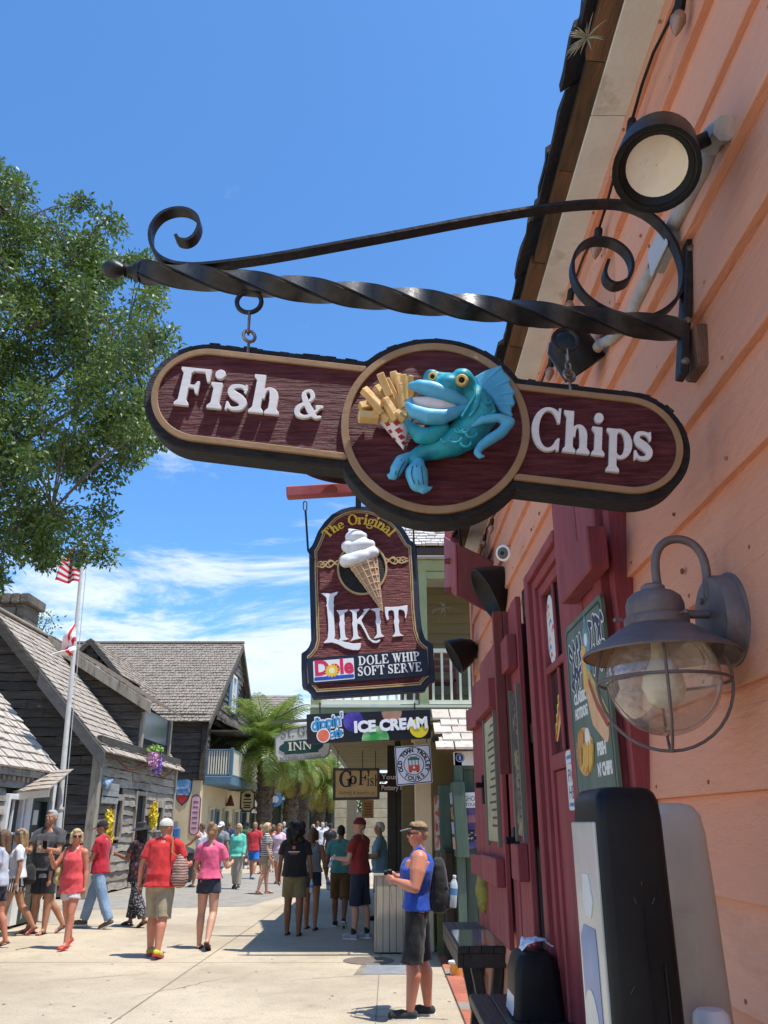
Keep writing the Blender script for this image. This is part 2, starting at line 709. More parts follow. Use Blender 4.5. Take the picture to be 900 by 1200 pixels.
# serif alphabet: cap height 1, x-height .68; W = stem, T = thin stroke, V = serif thickness
def serif_font(W=.2,T=.085,V=.085,E=.075,xh=.68):
 def stem(x,y0,y1,a=1,b=1,w=W):
  r = [S_rect(x,y0,x+w,y1)]
  for q,yy,sg in ((a,y0,1),(b,y1,-1)):
   if q:
    l = E if q in (1,2) else 0
    rr = E if q in (1,3) else 0
    r.append(S_poly([(x - l,yy),(x+w+rr,yy),(x+w+rr,yy+sg*V*.75),(x+w,yy+sg*V*1.7),(x,yy+sg*V*1.7),(x - l,yy+sg*V*.75)]))
  return S_or(*r)
 def bowl(cx,cy,a,b,w=W,t=T):
  return S_sub(S_ell(cx,cy,a,b),S_ell(cx,cy,a - w,b - t))
 def half(f,x=None,side=1,y=None,sy=1):
  g = [f]
  if x is not None:
   g.append((lambda X,Y: (x - X)) if side > 0 else (lambda X,Y: (X - x)))
  if y is not None:
   g.append((lambda X,Y: (y - Y)) if sy > 0 else (lambda X,Y: (Y - y)))
  return S_and(*g)
 def ess(x,wd,y0,y1):
  h = y1 - y0
  p = [(x+wd*.86,y0+h*.80),(x+wd*.74,y0+h*.9),(x+wd*.5,y1 - T*.55),(x+wd*.22,y0+h*.87),(x+wd*.17,y0+h*.70),(x+wd*.36,y0+h*.57),(x+wd*.64,y0+h*.46),(x+wd*.84,y0+h*.31),(x+wd*.77,y0+h*.13),(x+wd*.48,y0+T*.55),(x+wd*.24,y0+h*.10),(x+wd*.12,y0+h*.22)]
  r = [T*.5,T*.5,T*.55,T*.75,W*.42,W*.52,W*.52,W*.45,T*.8,T*.55,T*.5,T*.5]
  q = spline([(*a,b) for a,b in zip(p,r)],5)
  g = [S_path([(a[0],a[1]) for a in q],[max(a[2],.01) for a in q])]
  g.append(S_rect(x+wd*.80,y0+h*.68,x+wd*.92,y1))
  g.append(S_rect(x+wd*.03,y0,x+wd*.15,y0+h*.32))
  return S_or(*g)
 G = {}
 G['F'] = (S_or(stem(.08,0,1),S_rect(.1,1 - V,.72,1),S_poly([(.6,1),(.74,1),(.74,.66),(.69,.66),(.60,.9)]),S_rect(.2,.47,.5,.47+V),S_poly([(.46,.66),(.52,.66),(.52,.33),(.46,.33),(.40,.47),(.40,.55)])),.76)
 G['E'] = (S_or(stem(.08,0,1),S_rect(.1,1 - V,.68,1),S_poly([(.56,1),(.70,1),(.70,.7),(.65,.7),(.56,.9)]),S_rect(.2,.47,.5,.47+V),S_rect(.44,.36,.5,.66),S_rect(.1,0,.7,V),S_poly([(.58,0),(.73,0),(.75,.32),(.7,.32),(.58,.1)])),.8)
 G['L'] = (S_or(stem(.08,0,1),S_rect(.1,0,.66,V),S_poly([(.54,0),(.69,0),(.72,.36),(.67,.36),(.54,.1)])),.75)
 G['I'] = (stem(.08,0,1),W+.16)
 G['T'] = (S_or(stem(.28,0,1,1,0),S_rect(.02,1 - V,.74,1),S_poly([(.0,1),(.12,1),(.12,.9),(.05,.68),(.0,.68)]),S_poly([(.76,1),(.64,1),(.64,.9),(.71,.68),(.76,.68)])),.78)
 G['H'] = (S_or(stem(.08,0,1),stem(.56,0,1),S_rect(.2,.46,.6,.46+V)),.84)
 G['N'] = (S_or(stem(.1,0,1,1,0,T),stem(.68,0,1,0,1,T),S_poly([(.02,1),(.27,1),(.76,.0),(.66,0),(.10,.95)])),.84)
 G['D'] = (S_or(stem(.08,0,1),half(bowl(.3,.5,.52,.5),.2,1),S_rect(.1,0,.3,T),S_rect(.1,1 - T,.3,1)),.86)
 G['O'] = (bowl(.46,.5,.44,.52),.92)
 G['P'] = (S_or(stem(.08,0,1),half(bowl(.34,.73,.36,.27),.2,1),S_rect(.1,1 - T,.35,1),S_rect(.2,.46,.35,.46+T)),.73)
 G['R'] = (S_or(G['P'][0],S_poly([(.34,.52),(.52,.52),(.82,V*.7),(.86,V*.7),(.86,0),(.66,0)])),.86)
 G['S'] = (ess(.02,.62,0,1.0),.68)
 G['V'] = (S_or(S_poly([(.06,1),(.29,1),(.5,.3),(.44,0),(.38,0)]),S_poly([(.64,1),(.74,1),(.46,0),(.38,0),(.40,.18)]),S_rect(-.01,1 - V,.36,1),S_rect(.56,1 - V,.82,1)),.8)
 G['W'] = (S_or(S_poly([(.06,1),(.27,1),(.43,.3),(.38,0),(.32,0)]),S_poly([(.48,.9),(.56,.9),(.40,0),(.32,0),(.36,.2)]),S_poly([(.42,1),(.63,1),(.79,.3),(.74,0),(.68,0)]),S_poly([(.94,1),(1.02,1),(.76,0),(.68,0),(.72,.2)]),S_rect(-.01,1 - V,.34,1),S_rect(.40,1 - V,.7,1),S_rect(.88,1 - V,1.09,1)),1.08)
 G['K'] = (S_or(stem(.08,0,1),S_poly([(.24,.42),(.34,.4),(.76,1 - V),(.66,1 - V)]),S_poly([(.36,.55),(.5,.68),(.86,V),(.9,0),(.62,0)]),S_rect(.54,1 - V,.86,1),S_rect(.54,0,.92,V)),.9)
 def cee(w):
  f = S_sub(bowl(.46,.5,.45,.53),S_poly([(.6,.28),(1.2,.28),(1.2,.74),(.6,.74)]))
  return S_or(half(f,.80,-1),S_poly([(.72,.64),(.80,.64),(.83,1.02),(.76,1.02)]),S_path([(.66,.04),(.77,.12),(.81,.24)],[T*.55,T*.5,T*.4]))
 G['C'] = (S_or(half(S_sub(bowl(.46,.5,.45,.53),S_rect(.52,.26,1.2,.72)),.76,-1),S_poly([(.69,.66),(.77,.66),(.79,1.03),(.72,1.03)]),S_poly([(.70,.0),(.77,.0),(.78,.30),(.71,.30)])),.84)
 G['G'] = (S_or(half(S_sub(bowl(.46,.5,.45,.53),S_rect(.5,.2,1.2,.72)),.80,-1),S_poly([(.69,.66),(.77,.66),(.79,1.03),(.72,1.03)]),S_rect(.60,.02,.80,.42),S_rect(.5,.40,.88,.40+V)),.92)
 G['i'] = (S_or(stem(.08,0,xh,1,2),S_circle(.08+W*.5,.90,W*.62)),W+.18)
 G['l'] = (stem(.08,0,1,1,2),W+.17)
 def arch(x,x2):
  return S_or(half(S_sub(S_ell((x+x2+W)/2+.03,xh - .26,(x2+W - x)/2 - .03,.27),S_ell((x+x2+W)/2 - .01,xh - .30,(x2+W - x)/2 - W+.0,.23)),None,1,xh - .30,1),S_rect(x2,.05,x2+W,xh - .26))
 G['h'] = (S_or(stem(.08,0,1,1,2),arch(.15,.46),stem(.46,0,.3,1,0)),.76)
 G['n'] = (S_or(stem(.08,0,xh,1,2),arch(.15,.46),stem(.46,0,.3,1,0)),.76)
 G['r'] = (S_or(stem(.08,0,xh,1,2),S_path([(.22,.46),(.34,.60),(.46,.60)],[T*.5,T*.6,T*1.0]),S_circle(.48,.57,W*.5)),.6)
 G['p'] = (S_or(stem(.08,-.34,xh,1,2),half(bowl(.36,.33,.33,.36),.2,1)),.69)
 G['s'] = (ess(.02,.5,0,xh+.01),.56)
 G['o'] = (bowl(.33,xh/2,.32,xh/2+.01),.67)
 G['e'] = (S_or(S_sub(bowl(.32,xh/2,.31,xh/2+.01),S_rect(.4,.18,.8,.34)),S_rect(.1,.33,.6,.33+T)),.66)
 G['a'] = (S_or(S_rect(.34,.0,.34+W,.5),S_path([(.08,.52),(.16,.62),(.32,.64),(.44,.5)],T*.6),bowl(.26,.2,.25,.21,W*.8),S_rect(.34,0,.66,V)),.66)
 G['g'] = (S_or(bowl(.28,.42,.26,.25,W*.85),S_sub(S_ell(.3,-.12,.3,.2),S_ell(.3,-.12,.19,.11)),S_seg(.14,.22,.12,.06,T*.7),S_seg(.46,.6,.62,.66,T*.8)),.64)
 G['t'] = (S_or(S_rect(.14,.05,.14+W,.86),S_rect(.0,xh - V,.46,xh),S_path([(.22,.09),(.34,.04),(.46,.1)],[T,T*.6,T*.4])),.48)
 amp = spline([(.86,.36),(.74,.22),(.56,.06),(.34,.0),(.13,.08),(.10,.26),(.26,.43),(.46,.56),(.56,.72),(.48,.90),(.34,.92),(.24,.80),(.30,.62),(.46,.36),(.62,.16),(.78,.03),(.92,.04)],6)
 ar = spline([(x,) for x in (.05,.05,.06,.06,.09,.10,.07,.05,.08,.07,.05,.08,.10,.11,.11,.06,.05)],6)
 G['&'] = (S_or(S_path([tuple(a) for a in amp],[float(r[0])*W/.2 for r in ar]),S_seg(.76,.40,.94,.40,.05)),1.02)
 G['.'] = (S_circle(.14,.09,.09),.28)
 return G
SERIF = serif_font()
SERIF_L = serif_font(W=.15,T=.055,V=.055)
def serif_text(name,s,size,F,x,y,mt,parent,d0=0.0,d1=.002,bev=0.0,h=.025,font=None,track=0.05,rot=0.0,narrow=1.0,arc=None,split=False,label=None):
 """serif lettering; (x, y) = left end of the base line, or the centre of an arc with radius arc[0] from angle arc[1] to arc[2]"""
 G = font or SERIF
 parts = []
 adv = 0
 lay = []
 for ch in s:
  if ch == ' ':
   adv += .34
   continue
  g,wd = G[ch]
  lay.append((ch,adv,wd))
  adv += wd+track
 tot = adv - track
 for ch,a,wd in lay:
  lp = loops_of(G[ch][0],-.12,-.42,wd+.14,1.12,h)
  me = slab(lp,d0/size,d1/size,bev/size)
  if arc:
   th = arc[1]+(arc[2] - arc[1])*(a+wd/2)/tot
   M = Matrix.Translation((x+arc[0]*math.cos(th),y+arc[0]*math.sin(th),0)) @ Matrix.Rotation(th - math.pi/2,4,'Z') @ Matrix.Diagonal((size*narrow,size,size,1)) @ Matrix.Translation((-wd/2,0,0))
  else:
   M = Matrix.Translation((x,y,0)) @ Matrix.Rotation(rot,4,'Z') @ Matrix.Diagonal((size*narrow,size,size,1)) @ Matrix.Translation((a,0,0))
  me.transform(F @ M)
  parts.append(me)
 if split:
  return [link_mesh('letter',me,mt,parent) for me in parts]
 bm = bmesh.new()
 for me in parts:
  bm.from_mesh(me)
  bpy.data.meshes.remove(me)
 me = bpy.data.meshes.new(name)
 bm.to_mesh(me)
 bm.free()
 return link_mesh(name,me,mt,parent,True,label)
# ------------------------------------------------------------------ materials shared by several things
BLACKIRON = mat('black_iron',(.008,.008,.010),(.028,.027,.029),30,.45,.14,60,metal=.2,spec=.45)
BLACKPL = mat('black_plastic',(.004,.004,.005),(.011,.011,.011),8,.42,.06,200,spec=.28)
STEEL = mat('chain_steel',(.35,.33,.31),(.2,.14,.1),40,.4,metal=.9)
PINK = mat('coral_paint',(.70,.345,.225),(.66,.285,.172),1.1,.75,.8,38,st=(1,.28,1),rv=.09,dirt=(.40,.19,.12),dscale=3.2,dlo=.58,dhi=.86,bdist=.012,lo=.38,hi=.62)
RED = mat('dark_red_paint',(.24,.038,.045),(.31,.062,.068),5,.6,.35,30,st=(4,4,.5),rv=.08,dirt=(.15,.028,.032),dscale=2.5,dlo=.52,dhi=.7,bdist=.01)
REDB = mat('shaded_red_paint',(.15,.03,.026),(.19,.04,.034),6,.6,.3,30,st=(4,4,.6),bdist=.01)  # red darkened in colour for faces turned into shade
CREAMW = mat('cream_trim_paint',(.70,.735,.74),(.62,.64,.62),4,.7,.25,40,dirt=(.20,.16,.08),dscale=1.8,dlo=.60,dhi=.78,bdist=.01)
WHITEP = mat('white_paint',(.78,.78,.76),(.70,.70,.69),9,.6,.15,60)
GALV = mat('grey_conduit',(.42,.43,.43),(.30,.30,.30),14,.55,.3,40,dirt=(.52,.40,.34),dscale=5,dlo=.55,dhi=.62)
DARKFILL = mat('dark_interior_and_shade',(.008,.007,.007),rough=.9)  # near-black for unlit interiors and for shade painted into gaps
BROWNW = mat('weathered_brown_wood',(.16,.085,.045),(.07,.045,.03),5,.85,.5,20,st=(3,.5,3),rv=.2,dirt=(.05,.05,.02),dscale=5)
SHINGLE_DK = mat('dark_weathered_shingle',(.045,.042,.04),(.018,.018,.017),12,.9,.9,30,rv=.25,dirt=(.13,.12,.10),dscale=9,dlo=.6,dhi=.72)
GLASS = mat('window_glass',(.02,.025,.025),rough=.05,spec=.9)
PAPER = mat('paper',(.72,.72,.68),(.66,.66,.62),8,.7)
W = .85
# ------------------------------------------------------------------ the coral clapboard building on the right
pink = thing('building',(W,3.2,0),'coral clapboard building along the right side with dark red shutters and shingled eave','building')
for k in range(-6,13):
 z0 = 1.31+.238*k
 z1 = z0+.238
 if z0 < .0: continue
 if z1 > 4.03: z1 = 4.03
 y = -1.6 - .4*(k % 3)
 while y < 7.6:
  ln = rnd.choice((1.9,2.6,3.3,2.2))
  y1 = min(7.6,y+ln)
  if y1 > 7.3: y1 = 7.6
  jz = rnd.uniform(-.004,.004)
  o0 = .030+rnd.uniform(-.004,.004)
  a,b = y+.0012,y1 - .0012
  m = MB()
  m.hexa([(W - o0,a,z0+jz),(W - o0,b,z0+jz),(W+.02,b,z0+jz),(W+.02,a,z0+jz),
    (W - .006,a,z1+.004),(W - .006,b,z1+.004),(W+.02,b,z1+.004),(W+.02,a,z1+.004)])
  m.build('clapboard',PINK,pink,bevel=.0025)
  y = y1
nh = MB()
for k in range(0,12):
 for i in range(26):
  p = (W - .029+rnd.uniform(0,.002),-.3+i*.41+.03*(k % 3)+rnd.uniform(-.02,.02),1.31+.238*k+rnd.uniform(.028,.045))
  if p[2] < 4 and p[1] < 7.5: nh.lathe([(.0055,-.006),(.0055,.001),(.003,.0016)],p,(0,R(-86),0),6)
nh.build('nail_heads',mat('nail_rust',(.22,.09,.055),(.45,.22,.15),30,.8),pink)['kind'] = 'stuff'
for i in range(16):
 p = (W - .0285,rnd.uniform(1.2,5),rnd.choice(range(1,11))*.238+1.31+rnd.uniform(.03,.16))
 MB().ball(p,(.0045,.011,.009),8,n=5).build('knot_hole',mat('knot_brown',(.16,.06,.04)),pink)
MB().box2((W+.021,-2.2,0),(W+2.6,7.58,4.03)).build('wall',PINK,pink)
MB().box2((W - .035,7.601,0),(W+.10,7.72,4.03)).build('corner_board',PINK,pink,bevel=.004)
# eave: cream soffit, brown boards, ragged shingle edge, roof
ZE = 4.03
y = -1.8
while y < 7.7:
 y1 = min(7.75,y+rnd.uniform(1.7,2.5))
 MB().box2((.722,y,ZE),(W+.02,y1 - .003,ZE+.03)).build('soffit_board',CREAMW,pink,bevel=.003)
 y = y1
y = -1.8
while y < 7.7:
 ln = rnd.uniform(.35,.9)
 y1 = min(7.75,y+ln)
 m = MB()
 dz = rnd.uniform(-.008,.008)
 dx = rnd.uniform(-.012,.012)
 m.hexa([(.655+dx,y,ZE+.012+dz),(.655+dx,y1 - .004,ZE+.012),(.72,y1 - .004,ZE+.003),(.72,y,ZE+.003),
   (.655+dx,y,ZE+.05),(.655+dx,y1 - .004,ZE+.05),(.72,y1 - .004,ZE+.05),(.72,y,ZE+.05)])
 m.build('eave_board',BROWNW,pink)
 y = y1
for row in range(2):
 y = -1.8+row*.13
 while y < 7.7:
  ln = rnd.uniform(.16,.42)
  y1 = y+ln
  x0 = .605+row*.022+rnd.uniform(-.012,.018)
  zb = ZE+.028+row*.03
  m = MB()
  n = 5
  top,bot = [],[]
  rr = []
  for q in range(n):
   yy = y+(y1 - .006 - y)*q/(n - 1)
   e = rnd.uniform(-.006,.006)
   rr.append([(x0+e,yy,zb+rnd.uniform(-.004,.004)),(x0+.34,yy,zb+.27),(x0+.34,yy,zb+.30),(x0+e+rnd.uniform(-.004,.004),yy,zb+.030+rnd.uniform(-.004,.006))])
  m.rings(rr)
  m.build('shingle',SHINGLE_DK,pink)
  y = y1
MB().hexa([(.70,-2,ZE+.13),(.70,7.75,ZE+.13),(3.4,7.75,ZE+2.4),(3.4,-2,ZE+2.4),(.70,-2,ZE+.17),(.70,7.75,ZE+.17),(3.4,7.75,ZE+2.44),(3.4,-2,ZE+2.44)]).build('roof',SHINGLE_DK,pink)
# air plant rooted on the shingle edge and dry tufts
def airplant(u,v,Y,n,ln,label,M=None):
 p = onY(u,v,Y)
 m = MB()
 for i in range(n):
  a = Vector((rnd.gauss(-.5,.7),rnd.gauss(0,.6),rnd.gauss(.2,.7))).normalized()
  l = ln*rnd.uniform(.5,1)
  q = [p+a*l*t+Vector((0,0,-l*.35*t*t)) for t in (0,.35,.7,1)]
  m.tube(q,[.0032,.0026,.0016,.0004],4)
 o = m.build('air_plant',mat('dry_plant',(.42,.40,.30),(.25,.24,.15),40,.8),None)
 tag(o,label,'plant','air plants on the eave')
dp = ray(687,45)
airplant(688,45,dp.y*(.60/dp.x),26,.085,'pale spiky air plant rooted on the dark shingle edge high above the spotlight')
dp = ray(522,720)
airplant(522,712,dp.y*(.60/dp.x),18,.16,'white spiky air plant on the far low end of the eave above the balcony rail')
# string of light bulbs under the eave
sl = thing('string_lights',(.80,3,3.9),'dark wire of clear bulbs strung along the wall under the cream soffit','string lights')
BULB = mat('bulb_glass',(.34,.20,.14),(.24,.14,.10),20,.15,spec=.8)
pts = []
for i in range(60):
 Y = .9+i*.115
 sag = .05*(1 - math.cos(2*math.pi*(i/9.0)))
 pts.append((W - .05,Y,3.86 - sag*.6+.01*math.sin(i*1.7)))
MB().tube(pts,.0052,6).build('wire',BLACKPL,sl,smooth=True)
for i in range(6,60,4):
 p = Vector(pts[i])
 MB().lathe([(.012,.0),(.015,-.01),(.015,-.045),(.012,-.05)],p,(.35,.15,0),8).build('socket',BLACKPL,sl,smooth=True)
 MB().lathe([(.010,-.05),(.021,-.066),(.022,-.08),(.012,-.105),(.003,-.118)],p,(.35,.15,0),10).build('bulb',BULB,sl,smooth=True)
# ---- window surround with sign panel (Y 2.8 - 4.9)
def wb(m,y0,y1,z0,z1,d0,d1):
 return m.box2((W - d1,y0,z0),(W - d0,y1,z1))
ZT = 3.06
ws = thing('service_window',(W,3.85,1),'large dark red service window surround with panes, behind the wall lantern','window')
wb(MB(),3.45,4.06,2.0,2.80,.033,.037).build('pane',GLASS,ws)
def piece(nm,y0,y1,z0,z1,d0,d1,par,mt=RED,bev=.006):
 return wb(MB(),y0,y1,z0,z1,d0,d1).build(nm,mt,par,bevel=bev)
piece('trim',2.70,2.758,.5,ZT,.0,.075,ws)
piece('trim',2.76,2.858,.5,ZT,.0,.107,ws)
for a,b in ((2.86,3.05),(3.053,3.26),(3.263,3.47)):
 piece('panel_board',a,b,.5,ZT,.0,.100+rnd.uniform(-.002,.002),ws,bev=.004)
piece('ledge_block',2.63,3.12,2.51,2.66,.101,.168,ws)
piece('sash_rail',3.47,4.06,1.95,2.02,.002,.062,ws)
piece('muntin',3.47,4.06,2.395,2.43,.0375,.060,ws)
piece('muntin',3.80,3.825,2.022,2.393,.0375,.055,ws)
piece('muntin',3.80,3.825,2.432,2.80,.0375,.055,ws)
piece('sash_panel',3.47,4.06,.5,1.948,.0,.046,ws)
piece('stile',4.05,4.098,.5,2.84,.0,.064,ws)
piece('stile',4.10,4.158,.5,2.89,.0,.085,ws)
piece('stile',4.16,4.25,.5,2.94,.0,.11,ws)
piece('head',3.47,4.049,2.79,2.84,.0,.062,ws)
piece('head',3.47,4.099,2.842,2.89,.0,.083,ws)
piece('head',3.47,4.159,2.892,2.94,.0,.108,ws)
# things stuck on the glass
WF = frame((W - .0382,0,0),(0,-1,0),(0,0,1))
st = thing('window_sticker',(W - .04,3.92,2.2),'hot dog picture stuck on the lower window pane','sticker')
def hotdog(F,cx,cy,rot,L_,par,d=.0,k=1.0):
 bun = mat('bun_print',(.72,.36,.13),(.80,.48,.22),14,.6)
 sau = mat('sausage_print',(.42,.07,.03),(.5,.10,.04),14,.5)
 mus = mat('mustard_print',(.80,.62,.06),(.6,.55,.1),30,.5)
 def mv(f): return S_move(f,cx,cy,1,rot)
 bx = (cx - L_,cy - L_,cx+L_,cy+L_)
 shape('bun',mv(S_path([(-L_*.5,0),(0,-L_*.07),(L_*.5,0)],[L_*.10,L_*.15,L_*.10])),bx,L_/50,d,d+.0006,F,bun,par)
 shape('sausage',mv(S_path([(-L_*.56,L_*.06),(0,L_*.0),(L_*.56,L_*.06)],L_*.075)),bx,L_/50,d,d+.0012,F,sau,par)
 shape('mustard',mv(S_path([tuple(p) for p in spline([(-L_*.45+L_*.1*i,L_*(.08+(.05 if i % 2 else -.03))) for i in range(10)],3)],L_*.028)),bx,L_/60,d,d+.0018,F,mus,par)
hotdog(WF,-3.925,2.20,R(52),.25,st)
so = thing('window_ornament',(W - .04,3.95,2.6),'pale pointed ornament with red and blue motifs on the upper pane','ornament')
shape('backing',S_ell(-3.96,2.60,.10,.17),(-4.1,2.4,-3.8,2.8),.006,0,.0008,WF,PAPER,so)
for i in range(7):
 a,b = rnd.uniform(-.05,.05),-.12+i*.04
 shape('motif',S_path([(-3.96+a - .02,2.60+b - .012),(-3.96+a+.01,2.60+b+.01),(-3.96+a+.025,2.60+b - .006)],.007),(-4.1,2.4,-3.8,2.8),.004,.0009,.0014,WF,mat('motif_%d' % i,*((((.6,.08,.08),),((.08,.2,.5),),((.7,.4,.08),))[i % 3])),so)
# green menu board fixed to the panel
mbd = thing('menu_board',(W - .11,3.05,2.1),'green menu board with hot dog and basket pictures, on the red panel behind the lantern','menu board')
GREENB = mat('menu_green',(.085,.135,.10),(.13,.185,.145),4,.5,.25,25,st=(3,3,.4))
MF = frame((W - .114,0,0),(0,-1,0),(0,0,1))
KM = 1.017
mz = lambda z: 1.72+(z - 1.72)*KM
bxm = (-3.42,1.5,-2.66,2.5)
def qd(P):
 return S_poly([(x*KM,mz(z)) for x,z in P])
RR = lambda x0,y0,x1,y1,r: S_off(S_rect(x0+r,y0+r,x1 - r,y1 - r),r)
shape('board',RR(-3.33,1.62,-2.735,2.455,.03),bxm,.01,-.013,0,MF,GREENB,mbd)
LINE = mat('menu_dark_line',(.02,.03,.03))
MWH = mat('menu_white',(.78,.78,.72))
shape('border',S_sub(RR(-3.312,1.64,-2.753,2.437,.03),RR(-3.303,1.649,-2.762,2.428,.03)),bxm,.004,0,.0006,MF,LINE,mbd)
hd = mat('menu_navy',(.03,.045,.09))
for x,y,k in ((-3.17,2.33,1.0),(-2.84,2.35,.95),(-3.19,2.235,.8),(-2.83,2.255,.75)):
 # graffiti style heading, too weathered to read
 for q in range(4):
  cx_ = x+(q - 1.5)*.055*k
  pp = [(cx_+rnd.uniform(-.022,.022),y+(z - .5)*.09*k+rnd.uniform(-.008,.008)) for z in (0,.35,.55,1)]
  pp.append((cx_+.025,y+rnd.uniform(.0,.035)))
  shape('heading_outline',S_path(pp,.015),bxm,.005,0,.0008+.0001*q,MF,MWH,mbd)
  shape('heading',S_path(pp,.0095),bxm,.004,0,.0014+.0001*q,MF,hd,mbd)
FB = mat('print_fish_blue',(.10,.22,.30),(.2,.35,.42),30,.5)
shape('fish_picture',S_or(S_ell(-2.99,2.30,.055,.10),S_poly([(-3.03,2.36),(-2.98,2.44),(-2.95,2.36)]),S_poly([(-3.04,2.14),(-2.99,2.24),(-2.93,2.12)])),bxm,.005,0,.002,MF,FB,mbd)
shape('fries_picture',S_poly([(-3.07,2.18),(-3.06,2.34),(-3.0,2.32),(-3.02,2.16)]),bxm,.005,0,.0026,MF,mat('print_orange',(.72,.34,.06),(.8,.5,.12),40,.5),mbd)
shape('eye_picture',S_circle(-2.985,2.345,.024),bxm,.004,0,.003,MF,MWH,mbd)
for s_,x,y in (('CLASSIC',-3.15,2.16),('HOTDOG',-3.15,2.105)):
 text('lettering',s_,.052,MF,x,y,MWH,mbd,0,.0012,bold=.0025,wid=.20)
for s_,x,y,wd in (('FISH',-2.90,1.955,.115),("N' CHIPS",-2.88,1.888,.19)):
 text('lettering',s_,.056,MF,x,y,MWH,mbd,0,.0012,bold=.003,wid=wd)
bunp = mat('print_bun',(.66,.36,.17),(.78,.52,.30),9,.5)
shape('hotdog_bun',S_path([(-3.02,2.185),(-2.94,2.09),(-2.82,2.01)],[.034,.062,.040]),bxm,.005,0,.0022,MF,bunp,mbd)
shape('hotdog_filling',S_path([(-2.99,2.215),(-2.90,2.13),(-2.78,2.05)],[.026,.036,.022]),bxm,.005,0,.003,MF,mat('print_relish',(.38,.36,.08),(.62,.40,.2),40,.5,hi=.55,lo=.45),mbd)
shape('sausage_picture',S_path([(-2.98,2.19),(-2.90,2.105),(-2.79,2.03)],.014),bxm,.005,0,.0036,MF,mat('print_sausage',(.36,.08,.04)),mbd)
shape('basket_picture',S_ell(-3.14,1.965,.135,.085),bxm,.005,0,.002,MF,mat('print_basket',(.35,.14,.05),(.66,.40,.13),22,.5,lo=.45,hi=.55),mbd)
shape('sauce_cup',S_circle(-3.08,2.005,.038),bxm,.004,0,.003,MF,MWH,mbd)
for i in range(9):
 a = -3.20+i*.021
 shape('chip',S_path([(a,1.90+.008*(i % 3)),(a+.03,1.975+.012*(i % 2))],.008),bxm,.004,.002,.004+.0004*i,MF,bpy.data.materials['print_chip'] if i else mat('print_chip',(.72,.42,.1)),mbd)
for i in range(3):
 shape('fish_fillet',S_seg(-3.24+i*.03,1.93,-3.21+i*.03,2.03,.014),bxm,.004,.002,.0034+.0003*i,MF,bpy.data.materials['print_fillet'] if i else mat('print_fillet',(.48,.20,.06),(.6,.3,.1),30),mbd)
# small notice in the window
no = thing('window_notice',(W - .05,3.7,1.8),'small white paper notice with blue bands taped left of the green menu board','notice')
nf = frame((W - .0645,0,0),(0,-1,0),(0,0,1))
for nm,(x0,y0,x1,y1),d,mt in (('sheet',(-3.72,1.77,-3.49,2.01),.001,PAPER),('band',(-3.71,1.975,-3.50,1.99),.0016,mat('notice_blue',(.05,.25,.5))),('band',(-3.71,1.955,-3.50,1.965),.0016,mat('notice_blue2',(.05,.25,.5))),('band',(-3.71,1.785,-3.50,1.80),.0016,mat('notice_blue3',(.05,.25,.5)))):
 shape(nm,S_rect(x0,y0,x1,y1),(x0 - .01,y0 - .01,x1+.01,y1+.01),.01,0,d,nf,mt,no)
text('lettering','PICK',.075,nf,-3.605,1.905,hd,no,0,.0014,wid=.18)
text('lettering','HERE',.075,nf,-3.605,1.838,hd,no,0,.0014,wid=.18)
# ---- black sheets painting shade in the gaps beside shutters, open shutter leaves
def leaf(name,label,y0,y1,z0,z1,d,ang,hinge,boards,block=None,mt=RED,group='dark red shutters',gap=None):
 """leaf of vertical boards hinged at y=hinge, opened by ang from the wall"""
 t = thing(name,(W - d,hinge,z0),label,'shutter',group)
 M = Matrix.Translation((W - d,hinge,0)) @ Matrix.Rotation(ang,4,'Z') @ Matrix.Translation((-(W - d),-hinge,0))
 n = boards
 for i in range(n):
  a,b = y0+(y1 - y0)*i/n,y0+(y1 - y0)*(i+1)/n
  me = wb(MB(),a+.002,b - .002,z0,z1+rnd.uniform(-.006,.006),d,d+.03).mesh()
  bevel_mesh(me,.004)
  me.transform(M)
  link_mesh('board',me,mt,t)
 for bz0,bz1 in (block or ()):
  me = wb(MB(),y0+.03,y1 - .03,bz0,bz1,d+.031,d+.085).mesh()
  bevel_mesh(me,.005)
  me.transform(M)
  link_mesh('batten',me,mt,t)
 return t,M
g1 = thing('shade_gap',(W,4.4,1),'narrow dark opening between the service window surround and the first shutter','opening')
MB().box2((W - .037,4.253,.9),(W - .031,4.75,3.0)).build('dark_back',DARKFILL,g1)  # black sheet painted as shade on the wall; no opening behind it
for z in (1.50,2.1,2.75):
 MB().box2((W - .10,4.27,z),(W - .04,4.37,z+.10)).build('hinge',BLACKIRON,g1,bevel=.006)
t,M = leaf('shutter','tall dark red shutter with raised battens next to the dark opening',4.40,4.69,1.17,2.88,.105,R(0),4.4,3,((2.50,2.68),(1.45,1.62)))
t = thing('shutter_flap',(W - .12,4.74,2),'brown red board flap standing out square from the wall between two shutters','shutter','dark red shutters')
for a,b_ in ((.632,.688),(.690,.745)):
 MB().box2((a,4.72,1.97),(b_,4.76,2.87+rnd.uniform(0,.01))).build('board',REDB,t,bevel=.004)
MB().box2((.746,4.70,1.6),(W - .03,4.78,2.8)).build('hinge_post',RED,t,bevel=.004)
t,M = leaf('shutter','dark red shutter with battens and a cream menu sheet, second from the service window',5.36,6.30,1.03,2.84,.095,R(0),5.36,5,((2.42,2.60),(1.36,1.52)))
t,M = leaf('shutter','farthest dark red shutter at the end of the coral wall',6.50,6.95,1.0,2.78,.10,R(5),6.95,3,((2.42,2.58),(1.36,1.5)))
MENU = mat('menu_cream',(.50,.46,.28),(.30,.33,.2),18,.35,lo=.45,hi=.6,spec=.7)
